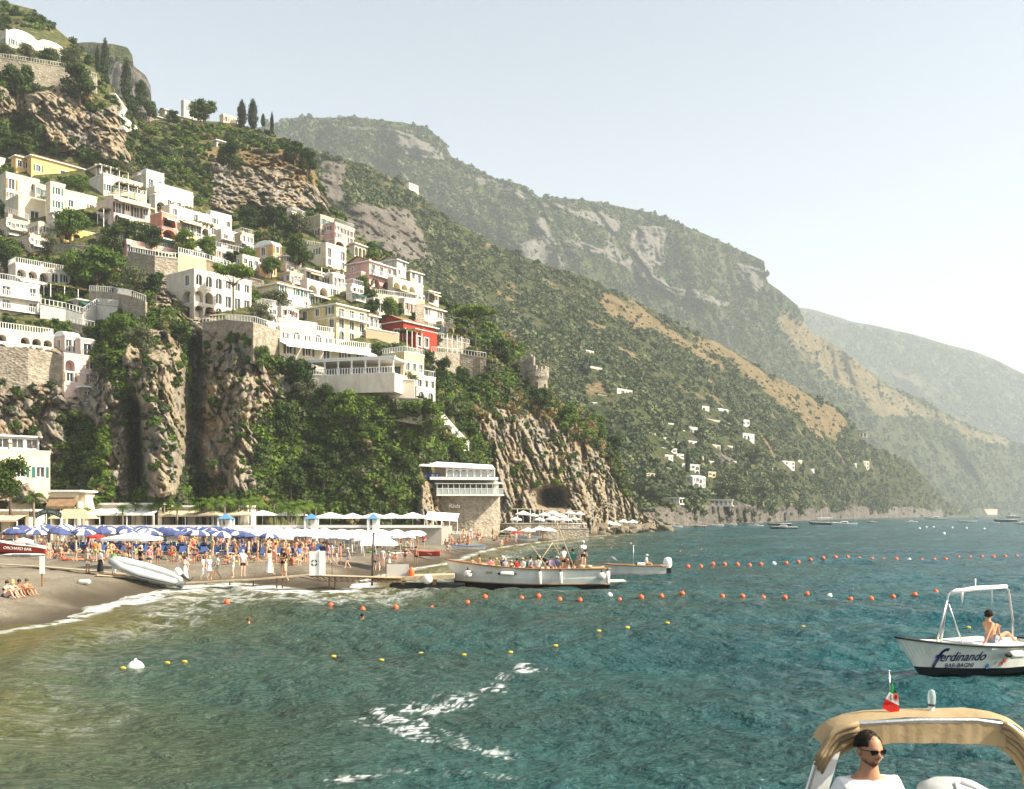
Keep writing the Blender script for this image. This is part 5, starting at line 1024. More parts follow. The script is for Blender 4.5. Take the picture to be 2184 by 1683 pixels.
def hillscatter(name, S, n, r0, r1, rectpad, seed, label, w=(.6, .4), ylim=None):
    DX, y, Y, rk, dr = S; q = np.random.RandomState(seed); nr, nc = DX.shape; pts = []; lam_ = 45 if r1 < 5 else 150; gm_ = sstep(.0, .42, fbm(np.stack([((DX - CX) / FD * Y).ravel(), Y.ravel(), (EYE + (HY - y) / FD * Y).ravel()], 1) / lam_, 4, seed + 3, .6).reshape(DX.shape)) * .80
    i = q.randint(2, nr - 14, n * 3); j = q.randint(0, nc, n * 3)
    # weight by projected area so that the cover is even over the slope
    ii = np.clip(i, 1, nr - 2); dyy = np.abs(y[ii + 1, j] - y[ii - 1, j]); keep = q.rand(n * 3) < np.clip(dyy / (np.percentile(dyy, 90) + 1e-6), .02, 1)
    i, j = i[keep][:n], j[keep][:n]
    for a, b_ in zip(i, j):
        if rk[a, b_] > .45 and q.rand() > .12: continue
        if dr[a, b_] > .45 and q.rand() > .35: continue
        gap = gm_[a, b_]
        if q.rand() < gap: continue
        x_, y_, Y_ = DX[a, b_] + q.rand() * 3 - 1.5, y[a, b_], Y[a, b_]
        if any(r_[0] - 1 < x_ < r_[2] + 1 and r_[1] - 1 < y_ < r_[3] + 5 and r_[4] > 290 for r_ in BRECT): continue
        p = P(x_, y_, Y_); s_ = q.uniform(r0, r1) * (1.6 if q.rand() < .12 else 1 if q.rand() < .6 else .6) * (.6 if rk[a, b_] > .45 or dr[a, b_] > .45 else 1)
        if p.z < 1: continue
        pts.append((p - Vector((0, 0, s_ * .2)), s_, s_ * q.uniform(.75, 1.2), None))
    scatter(name, pts, ['far', 'fard'], w, label, 'woodland')
hillscatter('middle_woodland', C_S, 30000, 1.5, 4.2, 5, 5, 'dense evergreen woodland on the middle hillside')
hillscatter('far_woodland', D_S, 26000, 4.0, 8.5, 2, 6, 'hazy woodland on the far mountain')
hillscatter('crag_woodland', G_S, 1500, 1.5, 3, 2, 7, 'trees on top of the distant crag')
hillscatter('farthest_woodland', E_S, 8000, 8, 16, 2, 8, 'woodland on the farthest ridge')
# ================================================================ people
SKIN = [simple('skin_tan', (.52, .27, .15), .08, 3, .6, .3), simple('skin_fair', (.68, .42, .30), .08, 3, .6, .3), simple('skin_brown', (.33, .16, .085), .08, 3, .6, .3)]
CL = {'white': (.80, .79, .76), 'black': (.02, .02, .022), 'navy': (.03, .04, .12), 'red': (.50, .05, .04), 'green': (.16, .50, .04), 'teal': (.03, .28, .22), 'pink': (.75, .22, .24), 'blue': (.10, .20, .45), 'grey': (.30, .31, .34), 'orange': (.75, .22, .05), 'yellow': (.75, .60, .12), 'khaki': (.42, .35, .22), 'lilac': (.45, .35, .55)}
for k, c in CL.items(): simple('cloth_' + k, c, .1, 4, .9, .1)
HAIR = {'dark': simple('hair_dark', (.025, .016, .010), .3, 20, .6), 'brown': simple('hair_brown', (.10, .055, .03), .3, 20, .6), 'blond': simple('hair_blond', (.50, .34, .14), .25, 20, .6), 'grey': simple('hair_grey', (.45, .44, .42), .2, 20, .7)}
J0 = dict(pel=(0,0,.94), wai=(0,0,1.09), che=(0,.0,1.29), nek=(0,.01,1.45), nk2=(0,0,1.53), hed=(0,-.02,1.61), top=(0,-.01,1.69),
 sL=(.165,.01,1.40), eL=(.225,.03,1.12), wL=(.235,-.05,.88), hL=(.235,-.08,.80), sR=(-.165,.01,1.40), eR=(-.225,.03,1.12), wR=(-.235,-.05,.88), hR=(-.235,-.08,.80),
 pL=(.088,0,.88), kL=(.10,-.02,.49), aL=(.10,.03,.09), tL=(.115,-.13,.03), pR=(-.088,0,.88), kR=(-.10,-.02,.49), aR=(-.10,.03,.09), tR=(-.115,-.13,.03))
RAD = dict(pel=(.145,.105), wai=(.125,.09), che=(.15,.105), nek=(.075,.06), nk2=(.055,.055), hed=(.078,.092), top=(.055,.065), s=(.058,.058), e=(.040,.040), w=(.027,.027), h=(.038,.022), p=(.088,.088), k=(.056,.056), a=(.037,.037), t=(.040,.028))
ED = [('pel','wai'),('wai','che'),('che','nek'),('nek','nk2'),('nk2','hed'),('hed','top')] + [e for S in 'LR' for e in (('che','s'+S),('s'+S,'e'+S),('e'+S,'w'+S),('w'+S,'h'+S),('pel','p'+S),('p'+S,'k'+S),('k'+S,'a'+S),('a'+S,'t'+S))]
def rad(n, J=RAD): return J.get(n) or J[n[0]]
def skinmesh(name, J, edges, radii, sub=1, mats=None, extra=None, root='pel'):
    import bmesh
    bm = bmesh.new(); ly = bm.verts.layers.skin.verify(); V = {}
    for a, b_ in edges:
        for n in (a, b_):
            if n not in V:
                v = bm.verts.new(J[n]); V[n] = v; v[ly].radius = radii(n); v[ly].use_root = (n == root)
        bm.edges.new((V[a], V[b_]))
    if root not in V: next(iter(V.values()))[ly].use_root = True
    me = bpy.data.meshes.new(name); bm.to_mesh(me); bm.free()
    o = bpy.data.objects.new('tmp', me); COL.objects.link(o); sk = o.modifiers.new('s', 'SKIN'); sk.use_smooth_shade = True
    m = o.modifiers.new('u', 'SUBSURF'); m.levels = sub; m.render_levels = sub
    dg = bpy.context.evaluated_depsgraph_get(); r = bpy.data.meshes.new_from_object(o.evaluated_get(dg)); bpy.data.objects.remove(o)
    r.name = name; r.materials.clear(); r.materials.append(mats or SKIN[0]); r.polygons.foreach_set('use_smooth', [True] * len(r.polygons)); return r
def fingers(J, R_, E):
    J = dict(J); E = list(E)
    for S in 'LR':
        w_, h = Vector(J['w'+S]), Vector(J['h'+S]); d = (h - w_).normalized(); sd_ = d.cross(Vector((1, 0, 0)));
        if sd_.length < .3: sd_ = d.cross(Vector((0, 0, 1)))
        sd_.normalize()
        for k, (o_, L) in enumerate(((-.03, .062), (-.011, .075), (.010, .072), (.029, .055))):
            n = f'f{S}{k}'; J[n] = tuple(h + d * (L + .02) + sd_ * o_ * 1.15); R_[n] = (.0085, .0085); E.append(('h'+S, n))
        n = f'f{S}5'; J[n] = tuple(w_ + d * .045 + sd_ * -.062); R_[n] = (.010, .010); E.append(('w'+S, n))
    return J, E
POSE = {
 'stand': {}, 'walk': dict(kL=(.10,-.20,.53), aL=(.10,-.24,.10), tL=(.10,-.40,.05), kR=(-.10,-.02,.49), aR=(-.10,.24,.15), tR=(-.10,.12,.03), eL=(.22,.10,1.14), wL=(.22,.16,.90), hL=(.22,.17,.82), eR=(-.23,-.05,1.13), wR=(-.20,-.22,.95), hR=(-.20,-.27,.89)),
 'hips': dict(eL=(.36,.10,1.16), wL=(.20,-.02,1.00), hL=(.15,-.06,.98), eR=(-.36,.10,1.16), wR=(-.20,-.02,1.00), hR=(-.15,-.06,.98)),
 'relax': dict(pel=(.03,0,.94), kL=(.16,-.08,.50), aL=(.20,.0,.09), tL=(.24,-.15,.03), eL=(.24,.0,1.13), wL=(.06,-.20,1.10), hL=(0,-.25,1.12)),
 'bend': dict(pel=(0,.12,.92), wai=(0,0,1.04), che=(0,-.20,1.17), nek=(0,-.36,1.27), nk2=(0,-.42,1.31), hed=(0,-.50,1.33), top=(0,-.55,1.38), sL=(.165,-.28,1.22), sR=(-.165,-.28,1.22), eL=(.19,-.38,.98), wL=(.12,-.52,.80), hL=(.10,-.56,.73), eR=(-.19,-.38,.98), wR=(-.12,-.52,.80), hR=(-.10,-.56,.73), pL=(.088,.1,.87), pR=(-.088,.1,.87)),
 'sit': dict(pel=(0,0,.13), wai=(0,.03,.28), che=(0,.0,.48), nek=(0,-.06,.63), nk2=(0,-.08,.70), hed=(0,-.11,.78), top=(0,-.11,.86), sL=(.165,-.03,.58), sR=(-.165,-.03,.58), eL=(.20,-.26,.42), wL=(.13,-.45,.42), hL=(.10,-.52,.40), eR=(-.20,-.26,.42), wR=(-.13,-.45,.42), hR=(-.10,-.52,.40), pL=(.09,-.03,.12), kL=(.12,-.40,.44), aL=(.12,-.62,.09), tL=(.12,-.76,.04), pR=(-.09,-.03,.12), kR=(-.12,-.40,.44), aR=(-.12,-.62,.09), tR=(-.12,-.76,.04)),
 'lean': dict(pel=(0,0,.13), wai=(0,.10,.25), che=(0,.22,.42), nek=(0,.28,.56), nk2=(0,.28,.63), hed=(0,.26,.71), top=(0,.25,.79), sL=(.165,.26,.51), sR=(-.165,.26,.51), eL=(.25,.40,.28), wL=(.26,.42,.06), hL=(.27,.36,.03), eR=(-.25,.40,.28), wR=(-.26,.42,.06), hR=(-.27,.36,.03), pL=(.09,-.03,.12), kL=(.12,-.42,.25), aL=(.12,-.80,.06), tL=(.13,-.86,.16), pR=(-.09,-.03,.12), kR=(-.12,-.40,.42), aR=(-.12,-.62,.09), tR=(-.12,-.76,.04)),
 'lie': dict(pel=(0,0,.13), wai=(0,.15,.13), che=(0,.34,.15), nek=(0,.50,.14), nk2=(0,.57,.14), hed=(0,.66,.15), top=(0,.74,.14), sL=(.165,.44,.13), sR=(-.165,.44,.13), eL=(.24,.18,.08), wL=(.26,-.05,.06), hL=(.26,-.12,.05), eR=(-.24,.18,.08), wR=(-.26,-.05,.06), hR=(-.26,-.12,.05), pL=(.09,-.05,.12), kL=(.11,-.44,.14), aL=(.11,-.84,.08), tL=(.14,-.90,.18), pR=(-.09,-.05,.12), kR=(-.11,-.42,.28), aR=(-.11,-.70,.07), tR=(-.11,-.84,.03)),
 'bench': dict(pel=(0,0,.52), wai=(0,.02,.67), che=(0,.01,.87), nek=(0,-.01,1.03), nk2=(0,-.02,1.10), hed=(0,-.04,1.18), top=(0,-.03,1.26), sL=(.165,0,.98), sR=(-.165,0,.98), eL=(.22,-.06,.72), wL=(.15,-.28,.62), hL=(.13,-.35,.60), eR=(-.22,-.06,.72), wR=(-.15,-.28,.62), hR=(-.13,-.35,.60), pL=(.09,-.05,.50), kL=(.12,-.44,.52), aL=(.12,-.46,.10), tL=(.12,-.60,.04), pR=(-.09,-.05,.50), kR=(-.12,-.44,.52), aR=(-.12,-.46,.10), tR=(-.12,-.60,.04)),
}
def lerp(a, b_, t): return tuple(Vector(a) * (1 - t) + Vector(b_) * t)
PB = {}
def proto(pose):
    if pose in PB: return PB[pose]
    J = dict(J0); J.update(POSE[pose]); 
    if pose == 'bend': pass
    R_ = dict(RAD); Jf, Ef = fingers(J, R_, ED)
    d = {'J': J, 'body': skinmesh('body', Jf, Ef, lambda n: rad(n, R_), 1)}
    Jc = dict(J)
    for S in 'LR':
        Jc['m'+S] = lerp(J['s'+S], J['e'+S], .62); Jc['q'+S] = lerp(J['p'+S], J['k'+S], .55); Jc['r'+S] = lerp(J['k'+S], J['a'+S], .92); Jc['hp'+S] = J['p'+S]
    Jc['col'] = lerp(J['che'], J['nek'], .9); Jc['hem'] = lerp(J['pel'], J['wai'], .15)
    CR = dict(hem=(.16,.125), wai=(.145,.112), che=(.165,.125), col=(.085,.075), s=(.074,.074), m=(.062,.062), pel=(.16,.12), hp=(.10,.10), q=(.088,.088), k=(.075,.075), r=(.06,.06))
    gr = lambda n: CR.get(n) or CR.get(n[:2]) or CR[n[0]]
    d['shirt'] = skinmesh('shirt', Jc, [('hem','wai'),('wai','che'),('che','col'),('che','sL'),('sL','mL'),('che','sR'),('sR','mR')], gr, 1, MATS['cloth_white'], root='che')
    d['shorts'] = skinmesh('shorts', Jc, [('pel','hpL'),('hpL','qL'),('pel','hpR'),('hpR','qR'),('pel','hem')], gr, 1, MATS['cloth_white'])
    d['trousers'] = skinmesh('trousers', Jc, [('pel','hpL'),('hpL','kL'),('kL','rL'),('pel','hpR'),('hpR','kR'),('kR','rR'),('pel','hem')], gr, 1, MATS['cloth_white'])
    q = MB(); Jc2 = {'pel': J['pel']}
    for S in 'LR': Jc2['hp'+S] = J['p'+S]; Jc2['q'+S] = lerp(J['p'+S], J['k'+S], .16)
    d['swimwear'] = skinmesh('swimwear', Jc2, [('pel','hpL'),('hpL','qL'),('pel','hpR'),('hpR','qR')], lambda n: (.152, .112) if n == 'pel' else (.098, .098), 1, MATS['cloth_white'])
    bt = MB(); c1, c2 = Vector(J['che']), Vector(J['wai']); ax = (c1 - c2).normalized()
    M_ = Matrix.Translation(c1 - ax * .02) @ Vector((0, 0, 1)).rotation_difference(ax).to_matrix().to_4x4()
    bt.lathe([(1, -.05), (1.04, 0), (1, .05)], 'cloth_white', 10, M_ @ Matrix.Diagonal((.160, .118, 1, 1))); d['bikini_top'] = bt.mesh('bikini_top')
    if pose in ('stand', 'walk', 'hips', 'relax'):
        sk = MB(); sk.lathe([(.15, .10), (.17, -.05), (.21, -.35), (.26, -.78)], 'cloth_white', 12, c=J['pel'], sy=.85); d['skirt'] = sk.mesh('skirt')
        sk = MB(); sk.lathe([(.15, .10), (.175, -.05), (.24, -.30)], 'cloth_white', 12, c=J['pel'], sy=.85); d['short_skirt'] = sk.mesh('skirt')
    h = Vector(J['hed']); t_ = (Vector(J['top']) - Vector(J['nk2'])).normalized(); bk = Vector((0, 1, 0)); bk = (bk - t_ * bk.dot(t_)).normalized()
    Q = Matrix.Translation(h) @ Matrix((t_.cross(bk) * -1, bk, t_)).transposed().to_4x4()
    hm_ = MB(); pr = [(.100 * math.sin(math.pi * k / 7 * .62) + 1e-3, .115 * math.cos(math.pi * k / 7 * .62)) for k in range(8)]; hm_.lathe(pr, 'hair_dark', 12, Q @ Matrix.Translation((0, .022, .012)) @ Matrix.Rotation(R(-18), 4, 'X')); d['hair'] = hm_.mesh('hair')
    hl = MB(); hl.lathe(pr + [(.10, -.02), (.095, -.10), (.08, -.19), (.03, -.24)], 'hair_dark', 12, Q @ Matrix.Translation((0, .035, .012)) @ Matrix.Rotation(R(-10), 4, 'X')); d['hair_long'] = hl.mesh('hair')
    ht = MB(); ht.lathe([(.17, .035), (.175, .045), (.105, .06), (.10, .11), (.07, .135), (.001, .14)], 'cloth_white', 14, Q @ Matrix.Rotation(R(-6), 4, 'X')); d['hat'] = ht.mesh('hat')
    cp = MB(); cp.lathe([(.105, .04), (.104, .08), (.08, .12), (.001, .135)], 'cloth_white', 12, Q); cp.box((-.06, -.19, .04), (.06, -.08, .055), 'cloth_white', Q); d['cap'] = cp.mesh('cap')
    PB[pose] = d; return d
def setmat(o, m):
    o.material_slots[0].link = 'OBJECT'; o.material_slots[0].material = m
def person(label, loc, rz, pose='stand', h=1.0, skin=0, hair='dark', top=None, bottom=('shorts', 'navy'), hat=None, long=False, group=None, bag=None):
    d = proto(pose); o = link(bpy.data.objects.new('person', d['body'])); o.location = loc; o.rotation_euler.z = rz; o.scale = (h, h, h); setmat(o, SKIN[skin]); tag(o, label, 'person', group)
    def put(k, m_, nm=None):
        c = link(bpy.data.objects.new(nm or k, d[k]), o); setmat(c, m_); return c
    put('hair_long' if long else 'hair', HAIR[hair], 'hair')
    if top: put({'bikini': 'bikini_top'}.get(top[0], top[0]), MATS['cloth_' + top[1]])
    if bottom:
        k = bottom[0]
        if k in ('skirt', 'short_skirt') and k not in d: k = 'shorts'
        put(k, MATS['cloth_' + bottom[1]], 'skirt' if 'skirt' in k else k)
    if hat: put(hat[0], MATS['cloth_' + hat[1]])
    if bag and pose in ('stand', 'walk', 'relax'):
        b_ = MB(); b_.box((-.14, .12, 1.05), (.14, .26, 1.42), 'cloth_' + bag); b_.build('backpack', o)
    return o
# ================================================================ promenade and beach clubs
PR_Z = 3.1
q = MB(); q.box((-75, 127, -2), (-9, 150, PR_Z), 'concrete'); q.box((-75, 126.6, PR_Z + .003), (-9, 127.2, PR_Z + .35), 'trim_white'); q.build('promenade', kind='structure')
q = MB(); q.box((-17, 141, -2), (-6.5, 168, 2.0), 'concrete'); q.build('upper_terrace', kind='structure')
def PD(dx, Y, z=PR_Z): return Vector(((dx - CX) / FD * Y, Y, z))
def flatbldg(label, x0, x1, Y, dep, h, cols, mw='plaster_white', z=PR_Z, awn=None, roofm='trim_white', bays=None):
    a_, b_ = PD(x0, Y, z), PD(x1, Y, z); W = b_.x - a_.x; t = empty('beach_building', a_, 0, label, 'building'); bays = bays or max(2, int(W / 3))
    q = MB(); ops = [(W * (k + .15) / bays, W * (k + .85) / bays, .1, h * .74, False, 2.0, 'interior') for k in range(bays)]
    facade(q, lambda u, d, zz: Vector((u, d, zz)), W, 0, h, ops, mw); q.box((0, 2.1, 0), (W, dep, h - .003), mw); q.build('wall', t)
    q = MB(); q.box((-.4, -.5, h), (W + .4, dep, h + .25), roofm); q.build('roof', t)
    for k in range(bays): winpart(lambda u, d, zz: Vector((u, d, zz)), W * (k + .22) / bays, W * (k + .78) / bays, .1, h * .66, 1.9, t, surround=False)
    if awn:
        q = MB(); q.add([(0, -.02, h * .85), (W, -.02, h * .85), (W, -awn[0], h * .6), (0, -awn[0], h * .6), (0, -awn[0], h * .52), (W, -awn[0], h * .52)], [(0, 3, 2, 1), (3, 4, 5, 2)], awn[1]); q.build('awning', t)
        for k in range(bays + 1): q = MB(); q.tube([(W * k / bays, -awn[0] + .1, 0), (W * k / bays, -awn[0] + .1, h * .58)], .06, 'trim_white', 6, False); q.build('post', t)
    return t
flatbldg('long white beach restaurant with awning left of the palm row', 175, 345, 133.5, 7, 3.0, 6, awn=(3, 'awning_white'))
flatbldg('long low white restaurant behind the middle palms', 352, 520, 136, 7, 2.7, 6, awn=(2.6, 'awning_tan'))
flatbldg('open tan pavilion beside the cream beach house', 107, 168, 128, 5, 4.6, 3, 'plaster_cream', awn=(1.2, 'wood_mid'))
flatbldg('white canvas pavilion at the far left of the promenade', -40, 62, 119, 4, 2.6, 4, 'plaster_cream', z=2.6, awn=(3, 'awning_tan'))
def parasol(label, loc, r, h, m_, group=None, sides=4, name='parasol', pole='trim_white', rise=.28, valance=.18):
    t = empty(name, loc, rnd.uniform(-.2, .2), label, 'parasol', group); q = MB(); vs = [(0, 0, h + r * rise)]; k4 = [(math.cos(6.283 * (k + .5) / sides) * r * (1.2 if sides == 4 else 1), math.sin(6.283 * (k + .5) / sides) * r * (1.2 if sides == 4 else 1)) for k in range(sides)]
    vs += [(x, y_, h) for x, y_ in k4] + [(x, y_, h - valance) for x, y_ in k4]; n = sides
    q.add(vs, [(0, 1 + k, 1 + (k + 1) % n) for k in range(n)] + [(1 + k, 1 + n + k, 1 + n + (k + 1) % n, 1 + (k + 1) % n) for k in range(n)], m_); q.build('canopy', t)
    q = MB(); q.tube([(0, 0, -.3), (0, 0, h + r * rise - .03)], .05, pole, 6); q.build('pole', t); return t
for k, (x, Y, r) in enumerate([(705, 138, 1.9), (752, 139, 1.6), (797, 139, 1.6), (835, 140, 1.6), (880, 140, 1.9), (560, 133, 1.5), (590, 136, 1.5), (622, 134, 1.4), (455, 133, 1.3), (520, 132, 1.3)]):
    parasol(f"large cream square parasol {['leftmost of the terrace row','second of the terrace row','behind the third blue-roofed cabin','right of the third blue-roofed cabin','beside the long canvas awning','among the palm tops','right of the palm tops parasol','left of the middle blue-roofed cabin','left of the first blue-roofed cabin','right of the first blue-roofed cabin'][k]}", PD(x, Y, 2.4 if x > 660 else PR_Z), r * 1.35, 2.0 if x > 660 else 1.7, MATS['awning_white'] if x > 540 else MATS['awning_tan'])
q = MB(); a_, b_ = PD(905, 142, 4.3), PD(975, 150, 4.0); q.add([a_, b_, b_ + Vector((0, 6, .9)), a_ + Vector((0, 6, .9)), a_ - Vector((0, 0, .25)), b_ - Vector((0, 0, .25))], [(0, 1, 2, 3), (4, 5, 1, 0)], 'awning_white')
o = q.v[0]; aw = empty('canvas_awning', a_, 0, 'long canvas awning roof left of the restaurant stone base', 'awning'); M_ = MB(); M_.add([Vector(v) - a_ for v in q.v], q.f, 'awning_white'); M_.build('canvas', aw)
for k in range(5): q = MB(); p = (b_ - a_) * (k / 4); q.tube([(p.x, p.y, -2.2), (p.x, p.y, p.z)], .06, 'trim_white', 6, False); q.build('post', aw)
for k, (x, s_) in enumerate([(482, 1.0), (664, .9), (796, .8)]):
    c = PD(x, 126, 1.95); t = empty('beach_cabin', c, 0, f"{['first', 'second', 'third'][k]} white lifeguard cabin with a blue pyramid roof, counting from the left", 'cabin'); u = .95 * s_
    q = MB(); q.add([(-u, -u, 2.3), (u, -u, 2.3), (u, u, 2.3), (-u, u, 2.3), (0, 0, 3.0)], [(0, 1, 4), (1, 2, 4), (2, 3, 4), (3, 0, 4), (3, 2, 1, 0)], simple('roof_blue', (.10, .26, .44), .1, 2, .6)); q.build('roof', t)
    for a in (-1, 1):
        for b_ in (-1, 1): q = MB(); q.box((a * u * .8 - .1, b_ * u * .8 - .1, -1.2), (a * u * .8 + .1, b_ * u * .8 + .1, 2.29), 'trim_white'); q.build('post', t)
    q = MB(); q.box((-u * .8, -u * .8, -1.2), (u * .8, u * .8, .2), 'trim_white'); q.box((-u * .3, u * .7, .2), (u * .8, u * .8, 2.2), 'trim_white'); q.build('cabin_box', t)
# thatched kiosk and arched sign
t = empty('thatched_kiosk', PD(158, 124, 2.6), 0, 'straw-roofed kiosk behind the navy parasols', 'kiosk')
q = MB(); q.add([(-2.6, -1.6, 1.7), (2.6, -1.6, 1.7), (2.6, 1.6, 1.7), (-2.6, 1.6, 1.7), (-1.2, 0, 2.9), (1.2, 0, 2.9)], [(0, 1, 5, 4), (1, 2, 5), (2, 3, 4, 5), (3, 0, 4), (3, 2, 1, 0)], simple('straw', (.50, .42, .28), .3, 6, .95, .1, 0, .8)); q.build('roof', t)
for x in (-2.2, -.7, .7, 2.2): q = MB(); q.box((x - .08, -1.4, -1), (x + .08, -1.24, 1.69), 'trim_white'); q.build('post', t)
q = MB(); q.box((-2.3, -1.2, -1), (2.3, 1.2, .5), 'plaster_tan'); q.build('counter', t)
t = empty('arched_sign', PD(103, 112, 2.2), 0, 'dark arched entrance sign on posts left of the straw kiosk', 'sign'); q = MB(); n = 12; vs = []
for i in range(n + 1):
    a = -1 + 2 * i / n; x = a * 1.45; z0_ = 2.45 + .55 * math.cos(a * 1.5) ; vs += [(x, 0, z0_ - .32), (x, 0, z0_ + .30), (x, .1, z0_ - .32), (x, .1, z0_ + .30)]
q.add(vs, [f for i in range(n) for f in ((4*i, 4*i+4, 4*i+5, 4*i+1), (4*i+3, 4*i+7, 4*i+6, 4*i+2), (4*i+1, 4*i+5, 4*i+7, 4*i+3), (4*i+2, 4*i+6, 4*i+4, 4*i))], simple('sign_teal', (.035, .075, .085), .2, 3, .6)); q.build('sign_board', t)
for i, ch in enumerate('LE TRE SORELLE'):
    a = -.85 + 1.7 * i / 13
    if ch != ' ': lo = text(ch, t, (a * 1.45, -.02, 2.32 + .55 * math.cos(a * 1.5)), .3, 'straw', name='lettering'); lo.rotation_euler = (R(90), -a * -.45 * -1 * -1, 0)
for x in (-1.45, 1.45): q = MB(); q.box((x - .07, .0, -1), (x + .07, .14, 2.3), 'trim_white'); q.build('post', t)
# palms
PLB = ['left of the arched sign', 'right of the straw kiosk', 'leftmost of the restaurant palms', 'second restaurant palm', 'third restaurant palm', 'fourth restaurant palm', 'rightmost of the restaurant palms']
for i, (x, Y, h_, f_) in enumerate([(72, 119, 5.2, 2.1), (175, 126, 3.4, 2.2), (262, 130, 3.9, 1.5), (289, 132, 4.3, 1.5), (325, 132, 4.0, 1.6), (350, 134, 4.5, 1.6), (378, 133, 4.1, 1.5)]):
    palm(PD(x, Y, 1.8), h_, f_, 'slender palm with arching fronds, ' + PLB[i], 'palms along the promenade', i)
for i in range(15):
    x = 425 + i * 17.5 + rnd.uniform(-4, 4); palm(PD(x, 133 + rnd.uniform(-2, 4), 1.8), rnd.uniform(3.7, 5.0), rnd.uniform(1.8, 2.5), f"bushy promenade palm {['just right of', 'above', 'left of'][i % 3]} {['the first blue-roofed cabin', 'the straw parasols', 'a yellow closed parasol', 'the middle blue-roofed cabin', 'the low stone hut'][i // 3]}", 'palm grove behind the beach', i)
# ---------------------------------------------------------------- parasol rows and loungers
def canopy(ms):
    q = MB(); n = 8
    for k in range(n):
        a0, a1 = 6.283 * k / n, 6.283 * (k + 1) / n; rr = [(0.0, .42), (.40, .36), (.75, .20), (.98, .02), (.98, -.10)]
        vs = [(r_ * math.cos(a), r_ * math.sin(a), z) for r_, z in rr for a in (a0, a1)]
        q.add(vs, [(2*i, 2*i+2, 2*i+3, 2*i+1) for i in range(4)], ms[k % len(ms)])
    return q.mesh('canopy')
simple('canvas_navy', (.075, .095, .22), .12, 2, .85); simple('canvas_white', (.80, .80, .79), .08, 2, .85)
CAN = {'navy': canopy(['canvas_navy']), 'striped': canopy(['canvas_navy', 'canvas_white']), 'white': canopy(['canvas_white'])}
q = MB(); q.tube([(0, 0, -2.2), (0, 0, .44)], .028, 'trim_white', 5); POLE = q.mesh('pole')
simple('sling_blue', (.05, .09, .22), .15, 3, .85)
q = MB(); q.box((-.31, -.95, .26), (.31, .35, .30), 'sling_blue'); q.add([(-.31, .35, .28), (.31, .35, .28), (.31, .85, .78), (-.31, .85, .78), (-.31, .37, .24), (.31, .37, .24), (.31, .88, .75), (-.31, .88, .75)], [(0, 1, 2, 3), (7, 6, 5, 4), (0, 4, 5, 1), (1, 5, 6, 2), (2, 6, 7, 3), (3, 7, 4, 0)], 'sling_blue'); LSEAT = q.mesh('sling')
q = MB()
for x in (-.33, .33):
    q.tube([(x, -.97, .27), (x, .4, .27)], .022, 'trim_white', 4); 
    for y_ in (-.8, .3): q.tube([(x, y_, 0), (x, y_, .27)], .022, 'trim_white', 4)
LFRAME = q.mesh('lounger_frame')
n_u = 0
for r_ in range(11):
    Yr_ = 94 + r_ * 2.7
    for c_ in range(30):
        x = -51.5 + c_ * 2.2 + (r_ % 2) * .7; dxp = CX + FD * x / (Yr_)
        if dxp < 15 - r_ * 6 or dxp > 1040 - max(0, 4 - r_) * 12 or x > 3: continue
        sd_ = float(shore_dist(x, Yr_)[0])
        if sd_ < (13 if dxp < 700 else 5): continue
        if dxp < 560 - r_ * 8: k = 'striped' if (c_ * 7 + r_ * 3) % 5 < (3 if r_ < 3 else 2) else 'navy'
        else: k = 'white' if not (dxp < 655 and r_ == 0) else 'striped'
        if dxp < 560 and r_ > 7: continue
        if rnd.random() < .08: continue
        zg = bz(x, Yr_); zc = (zg + 1.75) if dxp < 600 else (zg + 1.62)
        o = link(bpy.data.objects.new('beach_parasol', CAN[k])); o.location = (x + rnd.uniform(-.15, .15), Yr_ + rnd.uniform(-.2, .2), zc + rnd.uniform(-.06, .06)); o.rotation_euler = (rnd.uniform(-.12, .12), rnd.uniform(-.12, .12), rnd.random() * 3)
        tag(o, {'navy': 'plain navy blue beach parasol in the packed left rows', 'striped': 'beach parasol with alternating navy and white panels', 'white': 'white beach parasol in the packed rows before the promenade'}[k], 'beach parasol', {'navy': 'navy parasols in rows', 'striped': 'navy and white parasols', 'white': 'white parasols in packed rows'}[k])
        link(bpy.data.objects.new('pole', POLE), o); n_u += 1
nl = 0
for r_ in range(5):
    for c_ in range(50):
        x = -51 + c_ * 1.08 + rnd.uniform(-.1, .1); y_ = 91.6 + r_ * 2.4 + rnd.uniform(-.2, .2); dxp = CX + FD * x / y_
        if dxp < 150 or dxp > 960 or nl >= 190 or rnd.random() < .18: continue
        if float(shore_dist(x, y_)[0]) < 11: continue
        o = link(bpy.data.objects.new('sun_lounger', LSEAT)); o.location = (x, y_, bz(x, y_)); o.rotation_euler.z = rnd.uniform(-.12, .12) + (math.pi if r_ % 2 else 0); tag(o, 'blue sling sun lounger with pale frame under the parasol rows', 'sun lounger', 'blue sun loungers in rows'); link(bpy.data.objects.new('lounger_frame', LFRAME), o); nl += 1
# ---------------------------------------------------------------- objects on the sand
def onb(dx, dy): return onbeach(dx, dy)
parasol('white square market parasol over a crowded stall at left', onb(282, 1212), 1.85, 2.25, MATS['awning_white'], rise=.22, pole='trim_white')
parasol('big white peaked parasol hung from a dark mast over the walkway', onb(808, 1218) + Vector((0, 0, 0)), 1.85, 2.35, MATS['awning_white'], rise=.5)
parasol('red and pink small parasol left of the market parasol', onb(205, 1186), .8, 1.75, MATS['cloth_red'], sides=8)
